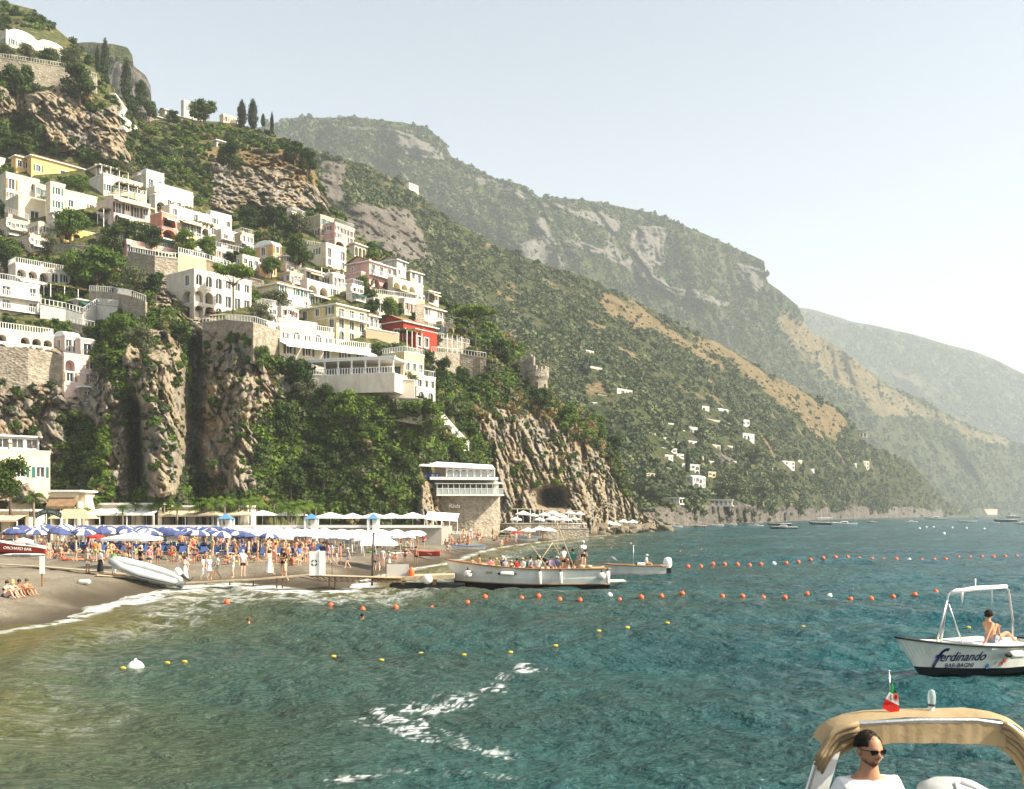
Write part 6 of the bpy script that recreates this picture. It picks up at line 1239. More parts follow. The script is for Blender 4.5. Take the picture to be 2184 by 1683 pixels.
# lifeboat-red boat
def hullmesh(L, B, hb, hm_, hs_, rake, draft, ms, floor=None, deck=0.0, n=20, flare=.8, parent=None, rimw=.05, stern=.86, stripe=None, tm=.5, pb=.62, inside=True):
    hbm = lambda t: B / 2 * (min(1, max(t, 0) / tm) ** pb) * (1 - (1 - stern) * max(0, (t - .55) / .45) ** 1.6)
    sh_ = lambda t: hm_ + (hb - hm_) * max(0, 1 - t / .65) ** 1.8 + (hs_ - hm_) * max(0, (t - .65) / .35) ** 2
    rows = [(1.0, 0), (1 - .12 * .6, .10), (.97 * flare + .03, .45), (flare * .93, .74), (flare * .80, .95), (flare * .5, 1.08), (0, 1.15)]
    def pt(t, j, sd_):
        zs = sh_(t); f, k = rows[j]; z = zs + (-draft - zs) * min(k, 1.15) / 1.15; k1 = min(k, 1.1)
        fl = 1 - (1 - f) * (1 + .9 * (1 - t) ** 2); 
        return Vector((t * L + rake * k1 * (1 - t) ** 2.2, sd_ * hbm(t) * max(fl, 0), z))
    def side_at(t, z, sd_):
        for j in range(len(rows) - 1):
            a, b_ = pt(t, j, sd_), pt(t, j + 1, sd_)
            if a.z >= z >= b_.z: return a.lerp(b_, (a.z - z) / max(a.z - b_.z, 1e-6))
        return pt(t, 3, sd_)
    q = MB()
    m = len(rows); ts = [(i / (n - 1)) ** 1.25 for i in range(n)]
    for sd_ in (1, -1):
        vs = [pt(t, j, sd_) for t in ts for j in range(m)]
        for j in range(m - 1):
            fs = [(i * m + j, (i + 1) * m + j, (i + 1) * m + j + 1, i * m + j + 1) for i in range(n - 1)]
            if sd_ > 0: fs = [f[::-1] for f in fs]
            q.add([vs[k] for f in fs for k in f], [(4*i, 4*i+1, 4*i+2, 4*i+3) for i in range(len(fs))], ms['top'] if j == 0 and 'top' in ms else ms['bottom'] if j >= ms.get('bj', 4) else (stripe if (stripe and j == 3) else ms['side']), False)
    te = [pt(1, j, 1) for j in range(m)] + [pt(1, j, -1) for j in range(m - 2, -1, -1)]
    q.add(te, [tuple(range(len(te)))], ms.get('transom', ms['side'])); hull_o = q.build('hull', parent)
    q = MB()
    for sd_ in (1, -1): q.tube([pt(t, 0, sd_) + Vector((0, 0, .01)) for t in ts], rimw, ms['rim'], 6)
    q.tube([pt(1, 0, 1), pt(1, 0, -1)], rimw, ms['rim'], 6); q.build('gunwale', parent)
    if inside:
        q = MB(); fl_ = floor if floor is not None else .2
        for sd_ in (1, -1):
            for i in range(n - 1):
                a, b_ = pt(ts[i], 0, sd_ * .96), pt(ts[i+1], 0, sd_ * .96); z = max(fl_, -.1); c_, d_ = side_at(ts[i], z, sd_ * .9), side_at(ts[i+1], z, sd_ * .9); q.add([a, b_, d_, c_], [(0, 1, 2, 3)], ms['inside']); q.add([c_, d_, Vector((d_.x, 0, z)), Vector((c_.x, 0, z))], [(0, 1, 2, 3)], ms['floor'])
        if deck:
            for i in range(n - 1):
                if ts[i+1] > deck: break
                a, b_ = pt(ts[i], 0, .97), pt(ts[i+1], 0, .97); up = Vector((0, 0, -.03)); q.add([a + up, b_ + up, Vector((b_.x, -b_.y, b_.z)) + up, Vector((a.x, -a.y, a.z)) + up], [(0, 1, 2, 3)], ms['deck'])
        q.build('deck', parent)
    return pt, hbm, sh_
simple('paint_white', (.74, .73, .66), .07, 1.2, .45, .4, 0, .1, .35); simple('paint_red', (.45, .045, .025), .12, 1.5, .5, .4, 0, .1, .4); simple('paint_dark', (.012, .014, .016), .2, 2, .5); simple('varnish', (.30, .14, .05), .25, 2, .35, .5); simple('deck_wood', (.42, .30, .17), .25, 2, .7); simple('paint_blue', (.04, .16, .40), .12, 2, .45); simple('rubber_grey', (.50, .52, .51), .1, 2, .6); simple('buoy_orange', (.78, .13, .03), .12, 2, .45, .4); simple('buoy_white', (.80, .78, .70), .1, 2, .45, .4); simple('float_yellow', (.50, .38, .06), .3, 5, .7); simple('metal_rail', (.55, .55, .54), .1, 3, .3, .5, .8); simple('rust', (.13, .07, .04), .4, 4, .9); simple('plank', (.50, .40, .26), .3, 3, .9)
WB = dict(side='paint_white', top='paint_white', bottom='paint_dark', rim='varnish', inside='paint_white', floor='deck_wood', deck='paint_white')
def at_w(dx, dy, z=0): return PZ(dx, dy, z)
# red boat at the left edge: only its stern half is in the frame, stern to the right
p = onb(98, 1182); t = empty('red_rowing_boat', p + Vector((0, 0, .35)), R(180 - 4), 'red beached motor boat with white lettering at the left edge', 'boat')
t.location = p + Vector((-5.0, 0, .30)); t.rotation_euler = (0, R(4), R(0)); 
pt_, hb_, sh__ = hullmesh(5.2, 1.9, 1.05, .75, .62, .5, .25, dict(side='paint_red', bottom='paint_dark', rim='trim_white', inside='paint_white', floor='deck_wood', deck='paint_white', transom='paint_red'), floor=.35, parent=t)
text('ORCHARD BAR', t, (2.9, -1.0, .33), .36, 'trim_white', name='lettering', ext=.02)
q = MB(); q.tube([(2.3, -.6, .9), (3.0, -.2, 1.15), (3.6, .3, 1.0)], [.16, .28, .2], 'awning_white', 7); q.tube([(3.4, -.5, .8), (4.2, -.3, .85)], [.2, .12], 'cloth_grey', 7); q.build('tarpaulin', t)
q = MB(); q.box((5.25, -.2, -.1), (5.6, .2, .9), 'paint_dark'); q.tube([(5.4, 0, .0), (5.7, 0, -.5)], [.12, .06], 'paint_dark', 6); q.build('outboard_motor', t)
p = onb(52, 1186); t = empty('paddle_board', p + Vector((0, 0, .12)), R(2), 'white and blue board lying below the red boat', 'board'); q = MB()
q.lathe([(.001, -1.9), (.2, -1.7), (.33, -1.2), (.36, 0), (.33, 1.2), (.2, 1.7), (.001, 1.9)], 'paint_white', 12, Matrix.Rotation(R(90), 4, 'Y') @ Matrix.Diagonal((.32, 1, 1, 1))); q.build('board', t); q = MB(); q.box((-.9, -.36, -.02), (.7, -.33, .06), 'paint_blue'); q.build('stripe', t)
# inflatable dinghy
p = onb(300, 1244); p0 = onb(392, 1246); Yd_ = p.y; t = empty('inflatable_dinghy', p, 0, 'grey inflatable dinghy with outboard motor propped up on the gravel', 'dinghy')
def D3(dx, dy, dY=0): return P(dx, dy, Yd_ + dY) - p
q = MB(); near_ = [D3(236, 1196, -.1), D3(262, 1211, -.45), D3(300, 1226, -.7), D3(345, 1236, -.75), D3(378, 1243, -.7), D3(392, 1243, -.65)]
far_ = [D3(236, 1196, -.1) + Vector((0, .25, .1)), D3(268, 1197, .6), D3(305, 1206, .8), D3(345, 1218, .8), D3(372, 1228, .8), D3(388, 1235, .8)]
q.tube(near_, [.24, .27, .27, .27, .24, .12], 'rubber_grey', 12); q.build('near_tube', t); q = MB(); q.tube(far_, [.24, .25, .25, .25, .22, .12], 'rubber_grey', 12); q.build('far_tube', t)
q = MB(); q.tube([v + Vector((0, -.235, -.08)) for v in near_[:-1]], .035, 'metal_dark', 5); q.build('rubbing_strake', t)
q = MB()
for a, b_, c_, d_ in zip(near_[:-1], near_[1:], far_[1:], far_[:-1]): q.add([a - Vector((0, 0, .12)), b_ - Vector((0, 0, .12)), c_ - Vector((0, 0, .12)), d_ - Vector((0, 0, .12)), a * .5 + d_ * .5 - Vector((0, 0, .5)), b_ * .5 + c_ * .5 - Vector((0, 0, .5))], [(0, 1, 2, 3), (1, 0, 4, 5), (3, 2, 5, 4)], 'rubber_grey')
q.build('floor', t)
q = MB(); c0 = D3(382, 1222, 0); q.lathe([(.02, .40), (.18, .36), (.24, .15), (.22, -.12), (.12, -.2)], 'trim_white', 10, Matrix.Translation(c0) @ Matrix.Rotation(R(-35), 4, 'Y')); q.tube([c0, c0 + Vector((.45, 0, -.35)), c0 + Vector((.75, 0, -.55))], [.14, .1, .07], 'metal_dark', 8); q.tube([c0 + Vector((.65, 0, -.6)), c0 + Vector((.95, 0, -.25))], .03, 'metal_dark', 6); q.build('outboard_motor', t)
for k, (x, y_, L, r, m_, nm) in enumerate([(180, 1246, .75, .15, 'buoy_white', 'short hollow white pipe float alone on the gravel'), (309, 1240, 1.3, .24, 'buoy_white', 'fat white cylinder fender in front of the dinghy'), (337, 1247, .9, .13, 'buoy_white', 'thin pale pipe float below the fat fender'), (371, 1247, 1.2, .22, 'float_yellow', 'mossy green cylinder fender under the dinghy stern')]):
    pp = onb(x, y_); t = empty('beach_fender', pp + Vector((0, 0, r)), R(rnd.uniform(-6, 6)), nm, 'fender'); q = MB(); q.lathe([(.001, -L / 2), (r * .8, -L / 2 + .02), (r, -L / 2 + .12), (r, L / 2 - .12), (r * .8, L / 2 - .02), (.001, L / 2)], m_, 12, Matrix.Rotation(R(90), 4, 'Y')); q.build('fender_body', t)
    q = MB(); q.lathe([(r * .7, -L / 2 - .01), (.001, -L / 2 - .02)], 'metal_dark', 10, Matrix.Rotation(R(90), 4, 'Y')); q.build('end_cap', t)
pp = onb(352, 1250); q = MB(); q.ball((0, 0, .25), .27, 'buoy_white', 14); q.build('round_buoy', None, 'weathered round buoy lying before the mossy fender', 'buoy', loc=pp)
# posts and planks
p = onb(90, 1252); t = empty('notice_post', p, 0, 'white notice board on a brown post on the left gravel', 'sign'); q = MB(); q.box((-.035, -.03, -.3), (.035, .03, 1.4), 'varnish'); q.build('post', t); q = MB(); q.box((-.12, -.08, .75), (.16, -.035, 1.75), 'trim_white'); q.build('sign_board', t)
def plank(label, pts, w_=.5, th=.07, m_='plank', name='plank_walkway', dz=.12):
    P3 = [onb(x, y_) for x, y_ in pts]; o = P3[0]; q = MB()
    for a, b_ in zip(P3[:-1], P3[1:]):
        a, b_ = a - o + Vector((0, 0, dz)), b_ - o + Vector((0, 0, dz)); d_ = (b_ - a).normalized(); n_ = Vector((-d_.y, d_.x, 0)) * w_ / 2; up = Vector((0, 0, th))
        q.add([a - n_, b_ - n_, b_ + n_, a + n_, a - n_ + up, b_ - n_ + up, b_ + n_ + up, a + n_ + up], [(3, 2, 1, 0), (4, 5, 6, 7), (0, 1, 5, 4), (2, 3, 7, 6), (1, 2, 6, 5), (3, 0, 4, 7)], m_)
    return q.build(name, None, label, 'walkway', loc=o)
plank('long timber walkway crossing the gravel at left', [(-80, 1200), (0, 1208), (100, 1214), (215, 1224), (300, 1232)]); plank('short loose plank frame beside the walkway', [(205, 1231), (260, 1235), (320, 1240)], .35)
# pier: planks on legs, truss span, pontoon
Yp = 64.0; u = Yp / FD
def PP(dx, dy, dY=0): return P(dx, dy, Yp + dY)
o = PP(395, 1243); t = empty('boarding_pier', o, 0, 'narrow timber boarding pier on iron legs with a truss span', 'pier')
def L3(dx, dy, dY=0): return PP(dx, dy, dY) - o
def board(a, b_, w_, th, m_, nm):
    q = MB(); up = Vector((0, 0, -th)); n_ = Vector((0, w_, 0)); q.add([a, b_, b_ + n_, a + n_, a + up, b_ + up, b_ + n_ + up, a + n_ + up], [(0, 1, 2, 3), (7, 6, 5, 4), (4, 5, 1, 0), (6, 7, 3, 2), (5, 6, 2, 1), (7, 4, 0, 3)], m_); return q.build(nm, t)
board(L3(395, 1242), L3(520, 1236), 1.0, .09, 'plank', 'walkway'); board(L3(520, 1236), L3(655, 1226), 1.0, .09, 'plank', 'walkway'); board(L3(655, 1226), L3(855, 1233), 1.0, .06, 'plank', 'walkway')
q = MB()
for dY in (0, 1.0):
    a, b_ = L3(660, 1229, dY), L3(860, 1234, dY); c_, d_ = L3(680, 1239, dY), L3(868, 1242, dY); q.tube([a, b_], .03, 'rust', 5); q.tube([L3(638, 1230, dY), c_, d_], .03, 'rust', 5)
    for k in range(16):
        s0, s1 = a + (b_ - a) * (k / 16), c_ + (d_ - c_) * ((k + .5) / 16); s2 = a + (b_ - a) * ((k + 1) / 16); q.tube([s0, s1, s2], .018, 'rust', 4)
q.build('truss', t)
for x, y0_, y1_ in ((540, 1236, 1246), (590, 1232, 1250), (602, 1231, 1250), (705 - 3, 1230, 1266), (714, 1230, 1262), (490, 1238, 1244)):
    q = MB()
    for dY in (.1, .9): q.tube([L3(x, y0_, dY), L3(x, y1_ + 4, dY)], .045, 'rust', 6)
    q.build('leg', t)
q = MB()
for x, y0_ in ((823, 1188), (812, 1190), (708, 1190)): q.tube([L3(x, 1232, .8), L3(x, y0_ + 8, .8)], .025, 'rust', 5)
q.build('handrail', t)
t = empty('mast', PP(793, 1236, 1.2), 0, 'dark mast holding the big peaked parasol over the pier', 'mast'); q = MB(); q.tube([(0, 0, -.4), (.1, 0, (1236 - 1134) * u)], .06, 'metal_dark', 8); q.build('pole', t); q = MB(); q.tube([(.1, 0, (1236 - 1135) * u), (.75, 0, (1236 - 1148) * u)], .03, 'metal_dark', 6); q.build('arm', t)
o = PP(677, 1228, -.05); t = empty('lifebuoy_sign', o, 0, 'tall white two-faced panel with a round lifebuoy mark on the pier', 'sign'); q = MB(); q.box((-.52, 0, .02), (.10, .05, 1.58), 'trim_white'); q.box((.12, -.06, .04), (.50, -.01, 1.60), 'trim_white'); q.build('sign_board', t)
for k in range(4):
    q = MB(); a0, a1 = R(90 * k + 14), R(90 * k + 76); n = 6; vs = []
    for i in range(n + 1): a = a0 + (a1 - a0) * i / n; vs += [(-.21 + .13 * math.cos(a), -.012, .83 + .13 * math.sin(a)), (-.21 + .215 * math.cos(a), -.012, .83 + .215 * math.sin(a))]
    q.add(vs, [(2*i, 2*i+2, 2*i+3, 2*i+1) for i in range(n)], 'metal_dark'); q.build('mark', t)
# pontoon with white panel
o = at_w(800, 1244, .0); o = P(800, 1244, 64.5); t = empty('pontoon', o, R(2), 'floating timber pontoon at the bow of the wooden excursion boat', 'pontoon')
def K3(dx, dy, dY=0): return P(dx, dy, 64.5 + dY) - o
q = MB(); a, b_ = K3(795, 1232), K3(968, 1226); q.add([a, b_, b_ + Vector((0, 2.2, 0)), a + Vector((0, 2.2, 0))] + [v - Vector((0, 0, .26)) for v in (a, b_, b_ + Vector((0, 2.2, 0)), a + Vector((0, 2.2, 0)))], [(0, 1, 2, 3), (7, 6, 5, 4), (4, 5, 1, 0), (6, 7, 3, 2), (5, 6, 2, 1), (7, 4, 0, 3)], 'plank'); q.build('deck', t)
q = MB(); q.box((K3(830, 0).x, 0, K3(0, 1262).z), (K3(990, 0).x, 2.2, K3(0, 1247).z), 'paint_dark'); q.build('float_box', t)
for x in (858, 925):
    q = MB(); q.box((K3(x, 0).x - .08, .1, K3(0, 1247).z), (K3(x, 0).x + .12, 1.9, K3(0, 1236).z), 'varnish'); q.build('support', t)
o2 = P(848, 1230, 65.2); q = MB(); q.box((-.72, 0, 0), (.72, .05, .82), 'plaster_greywhite'); q.build('screen_panel', None, 'plain off-white screen panel standing on the pontoon', 'panel', loc=o2)
t = empty('orange_canister', P(877, 1229, 65), 0, 'orange canister standing beside the off-white panel', 'canister'); q = MB(); q.lathe([(.17, 0), (.2, .08), (.2, .42), (.1, .5), (.1, .6), (.001, .62)], 'buoy_orange', 12); q.build('canister', t)
t = empty('ball_fender', P(911, 1235, 64.3), 0, 'big white ball fender hanging on the pontoon side', 'fender'); q = MB(); q.ball((0, 0, 0), .33, 'buoy_white', 16); q.build('ball', t); q = MB(); q.tube([(0, .1, .3), (0, .2, .5)], .03, 'metal_dark', 5); q.build('rope', t)
# arch balloon
p = onb(760, 1180); q = MB(); q.tube([(-.45, 0, 0), (-.45, 0, 1.3), (-.3, 0, 1.75), (0, 0, 1.95), (.3, 0, 1.75), (.45, 0, 1.3), (.45, 0, 0)], .13, 'awning_white', 8); q.build('inflatable_arch', None, 'narrow white inflatable arch behind the pier', 'arch', loc=p)
# catamaran rowers and beached boats
def smallboat(label, p, L, B, m_, rz, name='rowing_boat', h=.5, oar=True):
    t = empty(name, p, rz, label, 'boat'); hullmesh(L, B, h * 1.25, h * .8, h, .5, .1, dict(side=m_, bottom=m_, rim=m_ if m_ == 'paint_red' else 'paint_blue', inside='paint_white', floor='deck_wood', deck='paint_white'), floor=.12, parent=t, n=12); 
    if oar: q = MB(); q.tube([(L * .5, -B * .3, h * .8), (L * .75, -B * .9, .1)], .03, 'plank', 5); q.build('oar', t)
    return t
p = onb(873, 1184); smallboat('red pedal catamaran with an oar on the sand before white parasols', p, 3.1, .9, 'paint_red', 0, 'pedal_boat', .42)
p = onb(958, 1172); smallboat('white rowing boat with blue gunwale beside the water', p, 4.4, 1.1, 'paint_white', R(3)); p = onb(1092, 1153); smallboat('grey-blue boat hauled up near the cliff terrace', p, 4.2, 1.2, 'paint_white', 0)
# cliff terrace beach club right of the restaurant
Yt_ = 186; o = P(1080, 1118, Yt_); t = empty('sun_terrace', o, R(14), 'stepped concrete sunbathing terrace at the foot of the right cliff', 'terrace'); uu = Yt_ / FD
for k, (x0, x1, z1, y0_, y1_) in enumerate([(0, 165, 0, 0, 14), (0, 100, -1.3, -3.2, 0), (10, 60, -2.4, -6, -3.2), (95, 175, -.9, -2.5, 0)]):
    q = MB(); q.box((x0 * uu, y0_, -5.5), (x1 * uu, y1_ - .003, z1), 'stone_wall'); q.box((x0 * uu, y0_ - .1, z1 + .003), (x1 * uu, y1_ - .1, z1 + .12), 'concrete'); q.build('terrace_step', t)
q = MB(); rail(q, [(100 * uu, -2.5, -.8), (170 * uu, -2.5, -.8)], .9, 'trim_white', 'bars', .03); q.build('railing', t)
t = empty('reed_canopy', P(1075, 1086, 196), R(12), 'long tan reed canopy along the cliff above the terrace', 'canopy'); q = MB(); q.box((0, 0, 0), (95 * .093, 5, .12), 'awning_tan'); q.box((95 * .093 + .02, 0, -.4), (180 * .093, 5, -.25), 'straw'); q.build('reed_roof', t)
for k in range(7): q = MB(); q.box((k * 2.6, 0, -2.6), (k * 2.6 + .15, .15, -.003 if k < 4 else -.4), 'trim_white'); q.build('post', t)
DES = ['above the red parasol', 'at the terrace stair', 'under the reed canopy edge', 'nearest the cave mouth', 'at the terrace corner', 'beside the bathers bar']
for k, (x, y_, r) in enumerate([(1115, 1096, 2.0), (1137, 1099, 1.3), (1100, 1108, 1.4), (1160, 1098, 1.6), (1178, 1094, 1.6), (1195, 1100, 1.7), (1215, 1093, 1.5), (1178, 1107, 1.9), (1205, 1108, 1.6), (1235, 1095, 1.5), (1150, 1108, 1.3), (1225, 1106, 1.2)]):
    Yq = 188 - (y_ - 1096) * .6 + (x - 1150) * .1; parasol(f"off-white domed parasol on the cliff terrace, {DES[k % 6]}, {'upper' if k < 6 else 'lower'} level", P(x, y_ + 15, Yq), r * .78, 1.3, MATS['awning_white'], sides=8, valance=.2, rise=.4)
for k, (x, y_, r, m_, lb) in enumerate([(1088, 1136, 1.3, 'awning_white', 'white parasol at the foot of the terrace left of the red one'), (1078, 1140, 1.2, 'awning_white', 'low white parasol nearest the restaurant base corner'), (1075 + 25, 1142, 1.1, 'cloth_red', 'single red parasol at the foot of the terrace'), (1125, 1138, 1.5, 'awning_white', 'white parasol right of the red one by the rocks'), (1150, 1135, 1.5, 'awning_white', 'peaked white parasol before the rocks'), (1170, 1137, 1.5, 'awning_white', 'last white parasol before the rocks')]):
    parasol(lb, P(x, y_ + 12, 172 + k), r * .95, 1.5, MATS[m_], sides=8, rise=.4)
for k, (x, y_) in enumerate([(1288, 1124), (1312, 1117), (1329, 1111), (1349, 1112), (1300, 1114)]):
    parasol(f"small round off-white parasol on the point rocks, {['lowest', 'middle', 'upper', 'outermost', 'hindmost'][k]} one", P(x, y_ + 14, 232 + k), 1.3, 1.35, MATS['awning_white'], sides=8, rise=.5)
# boulders
def rockmesh(seed):
    r = np.random.RandomState(seed); n, m_ = 14, 10; V = []
    for i in range(m_ + 1):
        for j in range(n):
            a, b_ = math.pi * i / m_, 2 * math.pi * j / n; V.append((math.sin(a) * math.cos(b_), math.sin(a) * math.sin(b_), math.cos(a)))
    V = np.array(V)
    for k in range(13):                                  # cut by random planes for flat facets
        d = r.randn(3); d /= np.linalg.norm(d); h = .45 + .35 * r.rand(); s = V @ d; V = V - np.clip(s - h, 0, 9)[:, None] * d
    V = V * (1 + .06 * fbm(V * 3, 3, seed)[:, None]) * np.array([1.1, .9, .8]); F = [(i * n + j, i * n + (j + 1) % n, (i + 1) * n + (j + 1) % n, (i + 1) * n + j) for i in range(m_) for j in range(n)]
    return npmesh('boulder', V, F, MATS['rock_bare'])
m, nt, b = mat('rock_bare', .95, .1); nt.links.new(ramp(nt, [(.25, (.07, .055, .035)), (.5, (.20, .165, .115)), (.75, (.36, .31, .235))], nz(nt, 1.6, 8, coords(nt), .7)), b.inputs['Base Color']); bump(nt, b, nz(nt, 3, 8, coords(nt), .7), .9, .3)
RK = [rockmesh(i) for i in range(5)]
for k in range(74):
    s_ = rnd.random(); x = 1185 + s_ * 245; y_ = 1139 - s_ * 9 + rnd.uniform(-14, 3) * (1 - .3 * s_) ; Yk = 212 + s_ * 58 - rnd.uniform(0, 6); 
    if x < 1230: y_ = max(y_, 1128)
    if y_ < N.at(x)[0][5] + 4: y_ = N.at(x)[0][5] + 6
    o = link(bpy.data.objects.new('boulder', RK[k % 5])); o.location = P(x, y_, Yk); q_ = rnd.uniform(.8, 2.6) * (1.2 - .3 * s_); o.scale = (q_ * 1.2, q_, q_ * .8); o.rotation_euler = (rnd.uniform(-.4, .4), rnd.uniform(-.6, .2), rnd.random() * 6); tag(o, 'jagged grey brown boulder at the foot of the right cliff', 'rock', 'boulders along the point')
# ================================================================ boats on the water
def fender(par, p, r, L, vert=True, label=None):
    q = MB(); Mx = Matrix.Translation(p) @ (Matrix.Identity(4) if vert else Matrix.Rotation(R(90), 4, 'Y'))
    q.lathe([(.001, -L/2), (r * .7, -L/2 + .03), (r, -L/2 + .1), (r, L/2 - .1), (r * .7, L/2 - .03), (.001, L/2)], 'buoy_white', 10, Mx); o = q.build('fender', par)
    q = MB(); q.lathe([(r * .72, L/2 - .05), (r * .4, L/2 + .12), (.02, L/2 + .16)], 'paint_dark', 8, Mx)
    if not vert: q.lathe([(.02, -L/2 - .16), (r * .4, -L/2 - .12), (r * .72, -L/2 + .05)], 'paint_dark', 8, Mx)
    q.build('fender_tip', o); return o
Yb = 67.0; o = P(950, 0, Yb); o.z = 0; t = BIG = empty('excursion_boat', o, R(1.5), 'long white wooden excursion boat with black bottom carrying seated passengers', 'boat'); ub = Yb / FD
HB = dict(bj=3, side='paint_white', bottom='paint_dark', rim='varnish', inside='paint_white', floor='deck_wood', deck='paint_white')
pt_, hb_, sh__ = hullmesh(10.95, 3.0, 1.86, 1.28, 1.30, .75, .35, HB, floor=.75, parent=t, n=30, flare=.9, rimw=.055, stern=.9, tm=.42, stripe=None)
q = MB(); 
for sd_ in (1, -1): q.tube([(lambda v: Vector((v.x, v.y * 1.012, v.z)))(pt_(k / 24, 3, sd_)) + Vector((0, 0, .03)) for k in range(25)], .045, 'varnish', 5)
q.build('waterline_strip', t)
def BX(dx, z=0): return (P(dx, 0, Yb).x - o.x, z)
for dx, z, r, L, v in ((998, .95, .24, 0, 1), (1080, 1.0, .14, .95, 0), (1148, .72, .14, .9, 1), (1192, .72, .13, .85, 1), (1278, .85, .23, 0, 1), (1291, .75, .13, .9, 1)):
    x = BX(dx)[0]; tt = x / 10.95; yy = -hb_(tt) * .97 - r
    if L: fender(t, Vector((x, yy, z)), r, L, bool(v))
    else:
        q = MB(); q.ball((x, yy, z), r * 1.15, 'buoy_white', 12); b_ = q.build('ball_fender', t); q = MB(); q.lathe([(.12, r * 1.02), (.05, r * 1.5), (.02, r * 2)], 'paint_dark', 8, c=(x, yy, z)); q.build('fender_tip', b_)
q = MB()
for x in (1.4, 2.7, 4.0, 5.3): q.box((x, -1.2, 1.06), (x + .42, 1.2, 1.12), 'varnish')
q.build('bench', t)
q = MB(); q.box((8.6, -1.25, .75), (10.85, 1.25, 1.26), 'paint_white'); q.box((8.6, -1.25, 1.263), (10.85, 1.25, 1.29), 'deck_wood'); q.build('stern_deck', t)
q = MB()
for a, b_ in (((5.9, -1.0, 1.2), (7.2, -.1, 3.0)), ((7.2, .1, 3.0), (8.3, 1.0, 1.2)), ((6.9, -1.1, 1.2), (5.7, -.9, 2.9)), ((8.6, -.9, 1.3), (7.5, 0, 4.3)), ((7.55, 0, 1.2), (7.55, 0, 4.6)), ((7.4, -.2, 2.9), (8.0, -.2, 2.2))): q.tube([a, b_], .03, 'plank', 5)
q.build('awning_frame', t)
q = MB(); q.box((10.95, -.7, .38), (12.1, .7, .46), 'paint_white'); q.tube([(10.95, -.6, .0), (12.0, -.6, .4)], .03, 'metal_dark', 5); q.build('boarding_platform', t)
q = MB()
for y_ in (-.5, .5):
    q.tube([(11.0, y_, .4), (11.05, y_, 1.9), (11.3, y_, 2.05), (11.5, y_, 1.8)], .025, 'metal_rail', 6)
for z in (.8, 1.2, 1.6): q.tube([(11.05, -.5, z), (11.05, .5, z)], .02, 'metal_rail', 5)
q.build('boarding_ladder', t)
q = MB(); q.lathe([(.1, 0), (.26, .05), (.26, .22), (.001, .26)], 'plank', 10, c=(9.1, -.6, 1.29)); q.lathe([(.1, 0), (.22, .05), (.22, .2), (.001, .24)], 'straw', 10, c=(9.6, -.5, 1.29)); q.build('rope_coil', t)
# small motor boat behind
o2 = P(1285, 0, 79); o2.z = 0; t = empty('small_motor_boat', o2, 0, 'low white open motor boat with big white outboard behind the excursion boat', 'boat')
pt2, _, _ = hullmesh(4.95, 1.7, .95, .84, .80, .3, .12, dict(side='paint_white', bottom='paint_white', rim='varnish', inside='paint_white', floor='deck_wood', deck='paint_white'), floor=.35, parent=t, n=14)
q = MB(); q.lathe([(.05, .75), (.26, .68), (.34, .4), (.34, .1), (.24, -.1)], 'trim_white', 12, c=(5.15, 0, .75)); q.box((5.0, -.12, -.3), (5.4, .12, .65), 'paint_dark'); q.build('outboard_motor', t)
q = MB(); q.tube([(2.4, -.3, .5), (2.4, -.3, 2.4)], .02, 'metal_rail', 5); q.ball((2.4, -.3, 2.42), .05, 'trim_white', 6); q.build('light_pole', t)
fender(t, Vector((3.0, -.3, .95)), .13, .7, False)
# boat with blue lettering
Y0 = 30.2; yaw = R(24); bow = P(1909, 0, Y0); bow.z = 0; t = FER = empty('service_boat', bow, yaw, 'white fibreglass boat with blue lettering at the right edge', 'boat')
LF = 6.4
pt3, hb3, sh3 = hullmesh(LF, 2.3, 1.22, .86, .80, .98, .20, dict(bj=3, side='paint_white', bottom='paint_dark', rim='paint_dark', inside='paint_white', floor='paint_white', deck='paint_white'), floor=.35, deck=.45, parent=t, n=34, flare=.80, rimw=.035, tm=.55, pb=.68)
q = MB(); q.box((2.9, -1.0, .80), (4.6, 1.0, .92), 'trim_white'); q.build('sun_pad', t)
q = MB(); rr = .032
for y_ in (-.34,):
    q.tube([(1.55, y_ * .8, .9), (1.72, y_ * .9, 2.0), (1.85, y_ * .9, 2.5), (2.1, y_ * .9, 2.62), (4.2, y_ * .9, 2.70), (4.45, y_ * .9, 2.55), (4.6, y_, 1.6), (4.62, y_, .85)], rr, 'metal_rail', 8)
    q.tube([(1.38, y_ * .78, .92), (1.78, y_ * .9, 2.3)], rr, 'metal_rail', 6); q.tube([(1.85, y_ * .9, 2.2), (2.45, y_, .85)], .022, 'metal_rail', 6)
q.tube([(3.0, -.3, 2.64), (3.0, -.3, 2.95)], .02, 'trim_white', 5); q.build('awning_frame', t)
q = MB(); q.tube([(1.95, -.31, 2.54), (2.9, -.31, 2.64), (4.35, -.31, 2.66)], [.06, .075, .06], 'awning_white', 8); q.tube([(2.4, -.32, 2.58), (2.42, -.32, 2.2)], [.05, .015], 'awning_white', 5); q.tube([(3.7, -.32, 2.6), (3.7, -.32, 2.0)], .008, 'awning_white', 4); q.build('furled_awning', t)
fender(t, Vector((3.65, -hb3(3.65 / LF) - .10, .66)), .12, .62, False)
